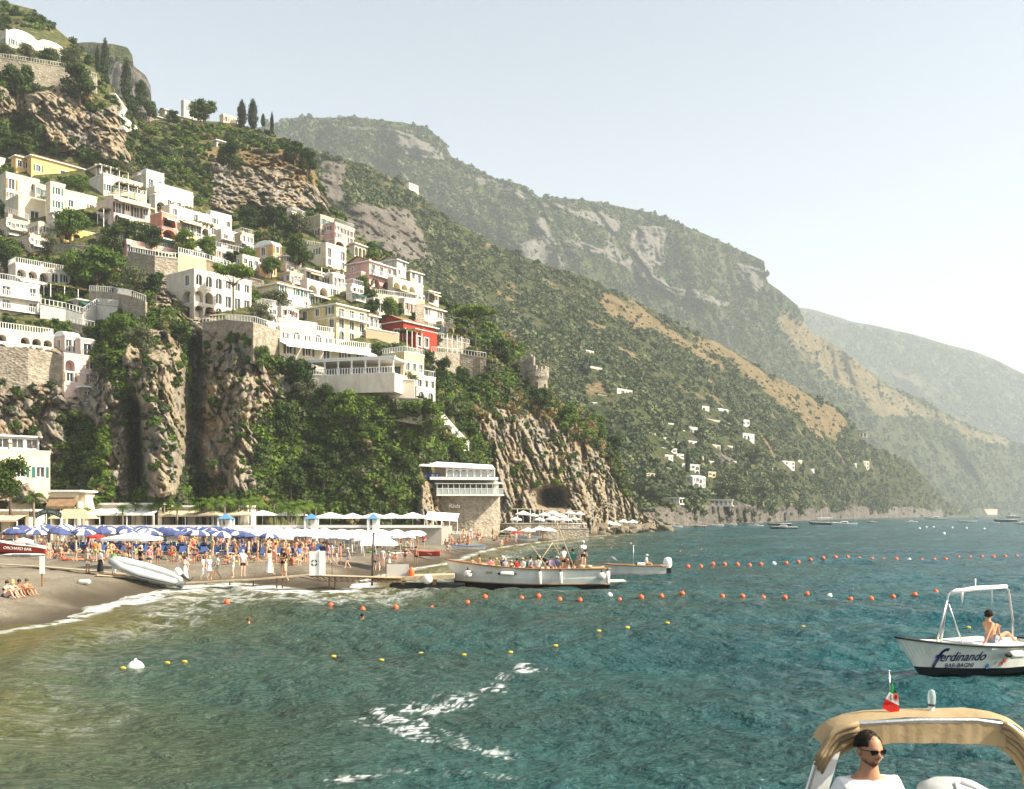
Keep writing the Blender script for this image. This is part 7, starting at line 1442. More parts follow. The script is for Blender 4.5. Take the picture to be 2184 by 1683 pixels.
def hulltext(s, x0, z0, size, m_, shear, name='lettering', sx=1.0):
    c = bpy.data.curves.new(name, 'FONT'); c.body = s; c.size = size; c.shear = shear; c.resolution_u = 3; c.offset = .012 * size
    tmp = bpy.data.objects.new('tmp', c); COL.objects.link(tmp); dg = bpy.context.evaluated_depsgraph_get(); me = bpy.data.meshes.new_from_object(tmp.evaluated_get(dg)); bpy.data.objects.remove(tmp)
    import bmesh
    bm = bmesh.new(); bm.from_mesh(me); bmesh.ops.triangulate(bm, faces=bm.faces)
    for v in bm.verts:
        x = x0 + v.co.x * sx; z = z0 + v.co.y; tt = min(max(x / LF, 0), 1); best = None
        for j in range(6):                     # side surface at this height
            a, b_ = pt3(tt, j, -1), pt3(tt, j + 1, -1)
            if a.z >= z >= b_.z: k = (a.z - z) / (a.z - b_.z); best = a.y + (b_.y - a.y) * k; xs_ = a.x + (b_.x - a.x) * k; break
        if best is None: best = pt3(tt, 2, -1).y
        # rake moves the skin forward: look up t again so the text keeps its place
        tt2 = min(max((x - (xs_ - tt * LF if best is not None else 0)) / LF, 0), 1)
        for j in range(6):
            a, b_ = pt3(tt2, j, -1), pt3(tt2, j + 1, -1)
            if a.z >= z >= b_.z: best = a.y + (b_.y - a.y) * (a.z - z) / (a.z - b_.z); break
        v.co = Vector((x, best - .014, z))
    bm.to_mesh(me); bm.free(); me.materials.clear(); me.materials.append(m_); return link(bpy.data.objects.new(name, me), t)
ink = simple('ink_blue', (.012, .02, .10), .1, 2, .5)
hulltext('f', 1.16, .28, .86, ink, .32, sx=1.0); hulltext('erdinando', 1.40, .46, .42, ink, .22, sx=.86); hulltext('BAR-BAGNI', 1.62, .25, .20, ink, .0, sx=.92)
def blob(par, x, z, r, m_, nm='sticker', seed=1):
    qq = random.Random(seed); q = MB(); n = 9
    for k in range(3):
        cx, cz = x + qq.uniform(-r, r) * .6, z + qq.uniform(-r, r) * .6; yy = pt3(min(cx / LF, 1) - .05, 2, -1).y
        best = yy
        for tt2 in [min(cx / LF, 1) - .03]:
            for j in range(6):
                a, b_ = pt3(tt2, j, -1), pt3(tt2, j + 1, -1)
                if a.z >= cz >= b_.z: best = a.y + (b_.y - a.y) * (a.z - cz) / (a.z - b_.z)
        q.add([(cx + math.cos(6.283 * i / n) * r * qq.uniform(.5, .9), best - .03, cz + math.sin(6.283 * i / n) * r * qq.uniform(.5, .9)) for i in range(n)], [tuple(range(n))], m_)
    return q.build(nm, par)
blob(t, 3.55, .40, .10, 'paint_red', seed=2); blob(t, 3.05, .28, .08, 'paint_blue', seed=4); blob(t, 3.3, .34, .04, 'cloth_grey', seed=5)
q = MB(); q.box((LF + .02, -.2, -.2), (LF + .4, .2, 1.2), 'paint_dark'); q.build('outboard_motor', t)

# near boat with tan canopy, its helmsman stands under it
Yn0 = 7.4; un = Yn0 / FD
def NP(dx, dy, dY=0): return P(dx, dy, Yn0 + dY)
o = NP(1960, 1094); o.z = 0; t = NB = empty('near_boat', o, 0, 'near boat with a tan fabric canopy on a white tubular frame', 'boat')
def N3(dx, dy, dY=0): return NP(dx, dy, dY) - o
m, nt, b = mat('canopy_tan', .9, .1); c = ramp(nt, [(.3, (.42, .32, .18)), (.7, (.54, .42, .26))], nz(nt, 5, 6, coords(nt))); nt.links.new(c, b.inputs['Base Color']); bump(nt, b, nz(nt, 9, 5, coords(nt), .6), .5, .02)
tr = nt.nodes.new('ShaderNodeBsdfTranslucent'); nt.links.new(c, tr.inputs[0]); ms_ = nt.nodes.new('ShaderNodeMixShader'); ms_.inputs[0].default_value = .35; nt.links.new(b.outputs[0], ms_.inputs[1]); nt.links.new(tr.outputs[0], ms_.inputs[2]); nt.links.new(ms_.outputs[0], nt.nodes['Material Output'].inputs[0])
prof = [(1732, 1640), (1742, 1612), (1752, 1592), (1768, 1568), (1790, 1552), (1818, 1541), (1860, 1536), (1930, 1531), (2000, 1529), (2080, 1530), (2130, 1535), (2165, 1545), (2185, 1562), (2205, 1590), (2225, 1640)]
vs = []; rows_ = []
def cv(k, dY, drop=0): return N3(prof[k][0], prof[k][1] + drop, dY)
q = MB(); K = len(prof)
DY = [0, .03, .08, .14, .20, .25, .27]; dz = [.0, .02, .03, .034, .03, .016, -.01]
for k in range(K):
    for a, z in zip(DY, dz):
        p = N3(prof[k][0], prof[k][1], 0); p.y += a; p.z += z + .006 * math.sin(k * 2.1 + a * 6); vs.append(p)
q.add(vs, [(k * 7 + j, (k + 1) * 7 + j, (k + 1) * 7 + j + 1, k * 7 + j + 1) for k in range(2, K - 3) for j in range(6)], 'canopy_tan', True); q.build('canopy', t)
# front valance hanging from the frame
q = MB(); n = 40; vs = []
for i in range(n + 1):
    dx = 1829 + (2142 - 1829) * i / n; top_ = np.interp(dx, [p[0] for p in prof], [p[1] for p in prof]); bot = np.interp(dx, [1829, 1850, 1900, 2000, 2080, 2142], [1598, 1592, 1584, 1584, 1586, 1592])
    for j in range(5):
        f = j / 4; p = N3(dx, top_ + 4 + (bot - top_ - 4) * f, 0); p.y += -.012 + .005 * math.sin(i * .55 + j * .4) * f + .002 * math.sin(i * 1.7); vs.append(p)
q.add(vs, [(i * 5 + j, i * 5 + j + 1, (i + 1) * 5 + j + 1, (i + 1) * 5 + j) for i in range(n) for j in range(4)], 'canopy_tan', True); q.build('valance', t)
rq = random.Random(5)                         # gathered cloth at both bends
for sgn, ks in ((1, [(1738, 1622), (1748, 1600), (1760, 1580), (1780, 1560), (1805, 1549), (1828, 1545)]), (-1, [(2140, 1545), (2160, 1556), (2180, 1574), (2195, 1592), (2202, 1612), (2206, 1636)])):
    q = MB()
    for st in range(5):
        off = st * 9; pts_ = [N3(x + sgn * (off * .5) + rq.uniform(-3, 3), y_ + off + rq.uniform(-3, 3), -.03 + .02 * st) for x, y_ in ks]
        q.tube(pts_, [.022 + rq.uniform(-.006, .008) for _ in pts_], 'canopy_tan', 7)
    q.build('gathered_cloth', t)
q = MB()
for dY in (0, .28):
    q.tube([N3(1706, 1720, dY), N3(1722, 1683, dY), N3(1742, 1618, dY), N3(1762, 1580, dY), N3(1790, 1556, dY), N3(1830, 1543, dY), N3(1960, 1536, dY), N3(2080, 1536, dY), N3(2150, 1546, dY), N3(2185, 1570, dY), N3(2208, 1610, dY), N3(2235, 1720, dY)], .019, 'metal_rail', 8)
q.build('canopy_frame', t)
q = MB()
for a0, a1, b0, b1, c_ in ((N3(1752, 1612, .02), N3(1792, 1600, .02), N3(1722, 1690, .02), N3(1765, 1690, .02), 'awning_white'),):
    q.add([a0, a1, b1, b0, a0 + Vector((0, .02, 0)), a1 + Vector((0, .02, 0)), b1 + Vector((0, .02, 0)), b0 + Vector((0, .02, 0))], [(0, 1, 2, 3), (7, 6, 5, 4), (0, 4, 5, 1), (1, 5, 6, 2), (2, 6, 7, 3), (3, 7, 4, 0)], c_)
q.build('side_panel', t)
q = MB(); z0 = -.0; q.add([N3(1640, 1730, -.5), N3(2280, 1730, -.5), N3(2280, 1730, 2.2), N3(1640, 1730, 2.2)], [(0, 1, 2, 3)], 'deck_wood'); zf = N3(0, 1730).z
q.v = []; q.f = []; q.m = []; q.sm = []
DZ = 1.35; q.box((-1.25, -.7, -.25), (1.35, 2.6, DZ - .1), 'paint_white'); q.prism([(-1.25, 2.6), (1.35, 2.6), (.9, 4.2), (.05, 5.0), (-.8, 4.2)], DZ + .15, 'paint_white', Matrix.Translation((0, .003, -.25))); q.build('hull', t)
q = MB(); q.box((-1.32, -.75, DZ - .1), (-1.15, 2.6, DZ + .3), 'rubber_grey'); q.box((1.25, -.75, DZ - .1), (1.42, 2.6, DZ + .3), 'rubber_grey'); q.build('gunwale', t)
q = MB(); q.lathe([(.001, .34), (.16, .33), (.25, .28), (.29, .18), (.30, -.15), (.26, -.45)], 'rubber_grey', 22, c=tuple(N3(2036, 1712, -.1) + Vector((0, 0, -.18))), sy=1.15, sx=.98); q.build('motor_cowling', t)
cc_ = N3(2036, 1712, -.1)
q = MB()
for a in (R(-112), R(-62)): q.tube([cc_ + Vector((math.cos(a) * r_ * 1.0, math.sin(a) * r_ * 1.17, z - .18)) for r_, z in ((.05, .345), (.165, .337), (.256, .285), (.297, .18), (.306, -.15))], .012, 'trim_white', 6)
q.build('cowling_stripe', t)
q = MB(); pl = N3(1986, 1526, .12); q.tube([pl - Vector((0, 0, .03)), pl + Vector((0, 0, .06))], .016, 'trim_white', 8); q.lathe([(.022, .05), (.026, .08), (.03, .15), (.022, .19), (.001, .2)], 'glass_clear', 12, c=tuple(pl)); q.lathe([(.03, .075), (.03, .09)], 'metal_dark', 10, c=tuple(pl)); q.build('navigation_light', t)
# courtesy flag
pf = NP(1903, 1530, .1); t = empty('flag', pf, 0, 'small green white red flag with a crest on a staff above the canopy', 'flag'); q = MB(); q.tube([(0, 0, 0), (-.028, 0, .345)], .005, 'metal_rail', 6); q.ball((-.028, 0, .35), .008, 'metal_rail', 8); q.build('staff', t)
simple('flag_green', (.01, .17, .05), .1, 6, .9); simple('flag_red', (.62, .03, .02), .1, 6, .9); simple('flag_white', (.8, .78, .72), .06, 6, .9)
q = MB()
def flagpt(u, v): # u along the fly 0..1, hanging down; v across
    bx_ = -.022 + .012 * v; x = bx_ + (-.045 + .12 * v) * u ** .9 + .012 * math.sin(u * 5); z = .27 - .215 * u - .05 * v * u + .015 * (1 - v) ; y_ = -.012 * math.sin(u * 6 + v * 4) - .01; return (x, y_, z)
ng_ = 12
for i in range(ng_):
    for j in range(6):
        u0, u1, v0, v1 = i / ng_, (i + 1) / ng_, j / 6, (j + 1) / 6; cm = 'flag_green' if u0 < .40 else 'flag_white' if u0 < .66 else 'flag_red'
        q.add([flagpt(u0, v0), flagpt(u1, v0), flagpt(u1, v1), flagpt(u0, v1)], [(0, 1, 2, 3)], cm, False)
q.build('cloth', t); q = MB(); cfl = flagpt(.47, .72)
q.add([(cfl[0] + a, cfl[1] - .014, cfl[2] + b_) for a, b_ in ((-.014, .03), (.014, .028), (.02, 0), (.012, -.028), (-.004, -.03), (-.018, -.006))], [(0, 1, 2, 3, 4, 5)], 'buoy_orange'); q.add([(cfl[0] + a, cfl[1] - .016, cfl[2] + b_) for a, b_ in ((-.007, .016), (.008, .015), (.008, -.012), (-.006, -.012))], [(0, 1, 2, 3)], ink); q.build('crest', t)

# moored boats off the far point
MO = [(1308,1128,30,'paint_dark','grey dark-hulled boat half hidden by the rock point',0),(1385-0,1125,30,'paint_dark','',0)]
MO = [(1440,1126,30,'paint_white','white low boat just clear of the rock point','awn'),(1492,1125,26,'varnish','small varnished boat with a white awning left of the moored row','awn'),(1528,1123,30,'paint_white','open white boat second in the moored row','low'),(1560,1121,22,'paint_white','small pale boat under the shore cliff','low'),(1612,1124,30,'paint_white','small white cabin launch with a tall windscreen','cab'),(1660,1121,52,'paint_dark','long pale-decked tender moored inshore','low'),(1668,1129,58,'paint_dark','black wooden launch nearest of the moored row','cab'),
 (1755,1120,66,'paint_dark','large dark motor cruiser with a long white awning','awn'),(1798,1121,56,'paint_white','cream gozzo with a small cuddy right of the cruiser','cab'),(1858,1116,22,'paint_dark','little dark boat alone right of the cream gozzo','cab'),(1942,1115,28,'paint_white','small white speedboat in the open gap','cab'),(1993,1109,46,'paint_white','white motor yacht under the right headland','cab'),(2012,1113,4,'',"",''),(2060,1115,42,'paint_white','pale empty rowing boat far right of centre','low'),
 (2083,1105,22,'paint_white','white boat close under the headland rocks','cab'),(2142,1113,50,'paint_dark','long dark open boat near the right edge','low'),(2118,1117,22,'paint_white','white tender beside the long dark open boat','low'),(2160,1104,34,'varnish','brown cabin boat near the right edge, furthest out','cab'),(2180,1119,46,'paint_white','cream fishing boat cut by the right edge','cab')]
for k, (dx, yw, L, m_, lb, ty) in enumerate(MO):
    if not lb: continue
    p = PZ(dx, yw, 0); u = p.y / FD; Lm = L * u; p.x -= Lm / 2; t = empty('moored_boat', p, R([4, -6, 9, 0, -4][k % 5]), lb, 'boat', 'moored boats off the far shore'); B_ = Lm * .3; h_ = max(.55, Lm * .085)
    hullmesh(Lm, B_, h_ * 1.5, h_, h_ * 1.05, Lm * .09, .15, dict(side=m_, bottom='paint_dark' if m_ != 'paint_white' else 'paint_white', rim='trim_white', inside='paint_white', floor='deck_wood', deck='paint_white'), floor=.3, deck=.35, parent=t, n=10, rimw=.07)
    if ty == 'cab':
        q = MB(); q.add([(Lm * .32, -B_ * .3, h_ * .95), (Lm * .66, -B_ * .36, h_ * .95), (Lm * .66, B_ * .36, h_ * .95), (Lm * .32, B_ * .3, h_ * .95), (Lm * .44, -B_ * .24, h_ * 2.0), (Lm * .64, -B_ * .28, h_ * 2.0), (Lm * .64, B_ * .28, h_ * 2.0), (Lm * .44, B_ * .24, h_ * 2.0)], [(4, 5, 6, 7), (0, 1, 5, 4), (1, 2, 6, 5), (2, 3, 7, 6), (3, 0, 4, 7)], 'trim_white'); q.build('cabin', t)
        q = MB(); q.add([(Lm * .35, -B_ * .315, h_ * 1.2), (Lm * .62, -B_ * .36, h_ * 1.2), (Lm * .62, -B_ * .325, h_ * 1.7), (Lm * .42, -B_ * .29, h_ * 1.7)], [(0, 1, 2, 3)], 'glass_dark'); q.build('window', t)
    if ty == 'awn':
        q = MB(); q.box((Lm * .3, -B_ * .4, h_ * 2.7), (Lm * .8, B_ * .4, h_ * 2.85), 'awning_white'); q.build('awning', t); q = MB()
        for x in (.32, .78):
            for s_ in (-.35, .35): q.tube([(Lm * x, B_ * s_, h_ * .8), (Lm * x, B_ * s_, h_ * 2.7)], .04, 'metal_rail', 4, False)
        q.build('awning_frame', t)
q = MB(); q.box((-14, 0, 0), (14, 6, 2.2), 'concrete'); q.build('jetty', None, 'low pale concrete jetty with huts under the far right headland', 'jetty', loc=PZ(2090, 1103.5, -.3) + Vector((0, 60, 0)))

# ---------------------------------------------------------------- buoys
def ballbuoy(m_, r):
    q = MB(); q.ball((0, 0, 0), r, m_, 14); q.lathe([(.05, r * .93), (.045, r * 1.18), (.001, r * 1.22)], m_, 8); return q.mesh('buoy')
BO, BW, BWB = ballbuoy('buoy_orange', .155), ballbuoy('buoy_white', .17), ballbuoy('buoy_white', .27)
L1 = [(484,1294),(577,1290),(643,1296),(705,1293),(773,1301),(844,1291),(921,1290),(997,1282),(1034,1279),(1074,1276),(1112,1276),(1148,1276),(1193,1277),(1236,1276),(-1300,1275),(1321,1277),(1367,1279),(1410,1277),(1454,1275),(1497,1274),(1540,1273),(1583,1273),(1627,1273),(1673,1272),(1720,1269),(-1768,1268),(1813,1270),(1857,1271),(1904,1269),(1950,1269),(1995,1265)]
L2 = [(1467,1206),(1494,1205),(1520,1203),(1545,1203),(1572,1203),(1598,1202),(1622,1201),(-1650,1198),(1676,1198),(1702,1196),(1728,1195),(1755,1195),(1781,1194),(1807,1194),(1832,1194),(1859,1193),(1884,1193),(1911,1194),(-1938,1193),(1965,1192),(1992,1190),(2016,1189),(2043,1186),(2068,1185),(2093,1184),(2118,1184),(2143,1184),(2168,1183)]
def buoyline(L, lab, gr, rs=1.0):
    pts_ = []
    for k, (x, y_) in enumerate(L):
        wht = x < 0; x = abs(x); p = PZ(x, y_ + 3, 0); p.z = .05 + sea_z(p.x, p.y); pts_.append(p)
        o = link(bpy.data.objects.new('line_buoy', BW if wht else BO)); o.location = p; o.scale = [rs * (.5 if (x, y_) == (643, 1296) else 1)] * 3; o.rotation_euler = (rnd.uniform(-.4, .4), rnd.uniform(-.4, .4), 0)
        tag(o, f"{'white' if wht else 'orange'} ball buoy on the {lab} rope line", 'buoy', gr + (' white' if wht else ' orange'))
    q = MB(); o0 = pts_[0]; rp = [];
    for a, b_ in zip(pts_[:-1], pts_[1:]):
        rp += [a - o0, (a + b_) / 2 - o0 + Vector((0, 0, -.05))]
    rp.append(pts_[-1] - o0); q.tube([v + Vector((0, 0, .02)) for v in rp], .018, 'metal_dark', 4); q.build('buoy_rope', None, f'dark rope joining the buoys of the {lab} line', 'rope', loc=o0)
buoyline(L1, 'nearer', 'near buoy line'); buoyline(L2, 'farther', 'far buoy line', 1.35)
ys_ = [(262,1440),(356,1431),(393,1432),(711,1410),(813,1402),(897,1388),(989,1388),(1088,1386),(1184,1378),(1276,1366),(1337,1363),(1422,1361),(1517,1351),(1621,1347),(1712,1338),(1813,1339),(1909,1337),(1985,1333),(2064,1329)]
q = MB(); q.lathe([(.001, -.15), (.05, -.14), (.085, -.06), (.085, .06), (.05, .14), (.001, .15)], 'float_yellow', 10, Matrix.Rotation(R(90), 4, 'Y')); YF = q.mesh('float')
pf_ = []
for k, (x, y_) in enumerate(ys_):
    p = PZ(x, y_, 0); p.z = .04 + sea_z(p.x, p.y); o = link(bpy.data.objects.new('rope_float', YF)); o.location = p; o.rotation_euler.z = rnd.uniform(-.3, .3); o.scale = [.62 + .008 * (p.y - 30)] * 3; tag(o, 'small yellow mossy rope float on the nearest line', 'float', 'yellow rope floats'); pf_.append(p)
q = MB(); q.tube([p - pf_[3] + Vector((0, 0, .0)) for p in pf_[3:]], .014, 'metal_dark', 4); q.build('float_rope', None, 'slack dark rope through the yellow floats', 'rope', loc=pf_[3])
o = link(bpy.data.objects.new('ball_buoy', BWB)); o.location = PZ(289, 1436, 0) + Vector((0, 0, .14)); tag(o, 'big white ball buoy alone in the near shallow water', 'buoy')
for k, (x, y_, c_) in enumerate([(1975, 1124, 'w'), (1990, 1124, 'w'), (2030, 1125, 'w'), (2060, 1126, 'w'), (2098, 1128, 'y'), (2012, 1138, 'w'), (1960, 1127, 'w')]):
    o = link(bpy.data.objects.new('marker_buoy', BW)); o.location = PZ(x, y_ + 2, 0) + Vector((0, 0, .2)); o.scale = (2.2, 2.2, 2.2); tag(o, 'tiny pale marker buoy far out near the moored boats', 'buoy', 'far pale marker buoys')
# ================================================================ people on the beach and boats
def BP(dx, dy): return onbeach(dx, dy)
def face(a): return R(a)        # 0 faces the camera, 90 faces right, -90 left, 180 away
W_ = [  # standing people one can tell apart: dx, feet y, facing, pose, height, skin, hair, top, bottom, extras, label
 (187,1223,170,'stand',.95,2,'grey',('shirt','grey'),('shorts','white'),dict(bag='khaki'),'man with a khaki backpack, grey shirt and white shorts by the left walkway'),
 (214,1224,150,'stand',.95,1,'brown',('shirt','white'),('skirt','black'),dict(hat=('hat','khaki')),'woman in straw hat, white top and long black skirt'),
 (243,1226,160,'stand',.97,2,'brown',('shirt','green'),('trousers','white'),dict(),'person in bright green shirt and white trousers'),
 (266,1223,175,'stand',.95,2,'brown',('shirt','khaki'),('skirt','black'),dict(),'person in brown dress behind the dinghy bow'),
 (300,1215,150,'stand',.95,0,'dark',('shirt','black'),('shorts','black'),dict(),'dark-clothed person queueing under the market parasol, middle'),
 (276,1214,120,'stand',.93,1,'brown',('bikini','black'),('swimwear','black'),dict(hat=('hat','red')),'woman in black bikini and red hat queueing at the market parasol'),
 (318,1214,200,'stand',.97,1,'brown',('shirt','pink'),('shorts','navy'),dict(hat=('cap','pink')),'person with pink cap under the market parasol'),
 (337,1210,230,'stand',1,2,'dark',None,('shorts','navy'),dict(),'bare-chested man in navy shorts at the right pole of the market parasol'),
 (366,1203,10,'hips',.98,2,'dark',None,('swimwear','red'),dict(),'tanned person in red swim briefs, arms bent'),
 (394,1232,180,'stand',.98,1,'dark',('bikini','white'),('skirt','white'),dict(),'person wrapped in a white towel behind the pole'),
 (415,1206,20,'hips',.97,2,'dark',('bikini','navy'),('swimwear','navy'),dict(),'tanned woman in navy bikini left of the three walkers'),
 (435,1237,60,'walk',.93,1,'brown',('shirt','white'),('trousers','white'),dict(long=True),'woman all in white, leftmost of three on the pier planks'),
 (447,1237,30,'stand',.93,1,'blond',('shirt','white'),('short_skirt','white'),dict(long=True),'blonde woman in white top and white skirt on the pier planks'),
 (464,1236,-70,'walk',.95,2,'brown',('shirt','white'),('shorts','teal'),dict(),'person in white top and teal shorts on the pier planks'),
 (497,1232,-60,'relax',.93,1,'brown',('shirt','white'),('shorts','white'),dict(hat=('hat','khaki')),'woman in white shirt and straw hat on the pier planks'),
 (518,1230,30,'stand',1.02,1,'grey',('shirt','white'),('shorts','black'),dict(),'tall man in white shirt and black shorts standing on the pier'),
 (575,1226,60,'walk',.97,1,'brown',('bikini','white'),('skirt','white'),dict(hat=('hat','khaki'),long=True),'woman in flowing long white skirt and sun hat on the pier'),
 (603,1225,-30,'relax',.98,2,'dark',('shirt','black'),('shorts','black'),dict(bag='black'),'woman in black top carrying a black bag on the pier'),
 (608,1241,-120,'walk',.92,1,'brown',None,('shorts','khaki'),dict(),'bather wading below the pier planks'),
 (700,1203,-80,'walk',1,1,'dark',('shirt','pink'),('shorts','blue'),dict(),'man in coral shirt and blue shorts walking behind the lifebuoy panel'),
 (708,1201,-80,'walk',.98,1,'brown',('shirt','white'),('shorts','khaki'),dict(),'man in white shirt walking behind the coral shirt'),
 (726,1204,100,'stand',1,0,'dark',('shirt','pink'),('shorts','pink'),dict(),'person in pink shirt and pink shorts beside the inflatable arch'),
 (718,1204,100,'stand',.62,1,'brown',('shirt','white'),('shorts','white'),dict(),'small child in white beside the pink-clad adult'),
 (742,1213,-70,'walk',.98,1,'grey',('shirt','grey'),('shorts','blue'),dict(hat=('cap','white')),'man in grey tank top and blue shorts walking by the mast'),
 (798,1218,180,'stand',1,1,'dark',None,('shorts','black'),dict(),'bare-backed man in black shorts under the peaked parasol'),
 (809,1217,160,'walk',.95,1,'blond',('bikini','pink'),('swimwear','pink'),dict(),'woman in pink bikini under the peaked parasol'),
 (816,1208,170,'stand',.93,1,'brown',('shirt','white'),('shorts','white'),dict(),'person in white under the peaked parasol'),
 (829,1215,-60,'walk',.93,2,'brown',('shirt','white'),('short_skirt','white'),dict(hat=('hat','khaki')),'woman in white dress walking right of the peaked parasol pole'),
 (844,1205,0,'stand',.72,1,'brown',('bikini','red'),('swimwear','red'),dict(),'child in red swimwear left of the hands-on-hips bather'),
 (864,1204,0,'hips',.95,2,'brown',('bikini','black'),('swimwear','black'),dict(),'woman with hands on hips before the off-white panel'),
 (887,1204,10,'stand',.97,2,'dark',None,('shorts','black'),dict(),'tanned bather in black shorts right of the off-white panel'),
 (955,1187,10,'stand',.92,2,'brown',('bikini','white'),('swimwear','lilac'),dict(),'woman in white bikini beside the red pedal boat'),
 (1069,1174,10,'stand',.96,1,'dark',None,('shorts','green'),dict(),'bather in lime shorts at the surf above the boat'),
 (1080,1167,0,'stand',.98,2,'dark',None,('shorts','red'),dict(),'bather in red shorts walking at the surf line'),(1087,1156,0,'stand',1,2,'dark',None,('shorts','navy'),dict(),'bather in navy shorts standing further up the surf'),
 (1100,1157,30,'stand',.98,1,'brown',None,('shorts','grey'),dict(),'bather in grey shorts near the beached grey boat'),(1117,1157,60,'walk',.93,2,'dark',('bikini','black'),('swimwear','black'),dict(),'walking woman in black bikini near the waves'),(1128,1158,20,'stand',.97,1,'brown',None,('shorts','orange'),dict(),'bather in orange shorts near the waves'),
 (1158,1158,0,'stand',.9,2,'dark',None,('shorts','teal'),dict(),'bather in teal shorts at the water edge by the rocks'),
]
for (dx, fy, fa, pose, h, sk, hr, tp, bt, ex, lb) in W_:
    if fy >= 1224 and 395 <= dx <= 620 and lb.find('wading') < 0 and 'pole' not in lb: 
        Yq = 64.4; p = P(dx, fy, Yq)
    else: p = BP(dx, fy)
    person(lb, p, face(fa), pose, h * (1.0 if p.y < 90 else 1.02), sk, hr, tp, bt, **ex)
# four friends sitting at the left edge, a couple on towels and rows of sunbathers
for k, (x, y_, sk, hr, c_) in enumerate([(12,1276,1,'dark','navy'),(24,1273,1,'blond','black'),(38,1272,2,'dark','red'),(54,1270,0,'brown','black')]):
    person(f"sitting friend with {hr} hair in {c_} swimwear, {['leftmost', 'second', 'third', 'rightmost'][k]} of four on the near gravel", BP(x, y_), face(72), 'sit', 1.0, sk, hr, None if k % 2 else ('bikini', c_), ('swimwear', c_), long=k == 1)
cols = list(CL); places = [(0, 'behind the red boat'), (110, 'by the red boat stern'), (150, 'left of the market parasol'), (225, 'near the market parasol'), (340, 'right of the market parasol'), (420, 'behind the pier walkers'), (520, 'left of the lifebuoy panel'), (640, 'behind the lifebuoy panel'), (745, 'behind the peaked parasol'), (860, 'behind the red pedal boat'), (960, 'before the terrace end')]
used_l = {}
def crowd(n, xr, yr, poses, seed, where):
    q = random.Random(seed)
    for i in range(n):
        for _ in range(30):
            dx = q.uniform(*xr); dy = q.uniform(*yr); p = BP(dx, dy); sd_ = float(shore_dist(p.x, p.y)[0])
            if sd_ > 2.5: break
        pose = q.choice(poses); sk = q.choice((0, 1, 2, 0)); hr = q.choice(('dark', 'brown', 'dark', 'blond')); c_ = q.choice(cols); c2 = q.choice(cols); r_ = q.random()
        tp = None if r_ < .45 else ('bikini', c_) if r_ < .75 else ('shirt', c2); bt = ('swimwear', c_) if r_ < .75 and q.random() < .6 else ('shorts', c_)
        pl = [b_ for a, b_ in places if dx >= a][-1]; vb = {'sit': 'sitting', 'lie': 'lying', 'lean': 'reclining', 'stand': 'standing', 'hips': 'standing', 'walk': 'walking', 'relax': 'standing', 'bench': 'seated'}[pose]
        lb = f"{vb} {hr}-haired bather in {c_ if tp is None or tp[0] == 'bikini' else c2 + ' shirt and ' + c_} {bt[0] if bt[0] == 'shorts' else 'swimwear'} {pl}"
        g = 'sunbathers ' + pl; used_l[lb] = used_l.get(lb, 0) + 1
        person(lb, p, q.uniform(-2.4, 2.4), pose, q.uniform(.88, 1.04), sk, hr, tp, bt, group=g, long=q.random() < .3)
crowd(26, (100, 215), (1166, 1198), ['sit', 'lean', 'lie', 'stand'], 1, 'left'); crowd(30, (335, 500), (1170, 1205), ['sit', 'lean', 'lie', 'sit', 'stand', 'hips'], 2, 'mid'); crowd(50, (480, 660), (1168, 1208), ['sit', 'lean', 'lie', 'stand', 'stand', 'relax', 'walk'], 3, 'mid')
crowd(40, (660, 1010), (1156, 1172), ['sit', 'lean', 'stand', 'sit', 'hips'], 4, 'right'); crowd(22, (225, 345), (1172, 1208), ['stand', 'relax', 'hips', 'sit'], 5, 'tent'); crowd(10, (0, 110), (1158, 1170), ['stand', 'bench', 'sit'], 6, 'redboat'); crowd(14, (380, 470), (1160, 1180), ['stand', 'walk', 'hips', 'sit'], 7, 'b'); crowd(34, (480, 700), (1160, 1185), ['stand', 'sit', 'relax', 'hips', 'walk'], 9, 'd'); crowd(26, (690, 1000), (1150, 1168), ['stand', 'sit', 'hips'], 10, 'e'); crowd(18, (980, 1060), (1143, 1158), ['sit', 'stand', 'lean'], 8, 'c')
q = random.Random(4); 
for k in range(46):
    dx = q.uniform(110, 1000); dy = q.uniform(1164, 1196); 
    if 225 < dx < 345: continue
    p = BP(dx, dy)
    if float(shore_dist(p.x, p.y)[0]) < 3: continue
    c_ = q.choice(cols); m_ = MB(); m_.box((-.4, -.9, 0), (.4, .9, .03), 'cloth_' + c_); m_.build('beach_towel', None, f'{c_} beach towel spread on the gravel among the sunbathers', 'towel', f'{c_} towels', loc=p + Vector((0, 0, .03)), rz=q.uniform(-1, 1))
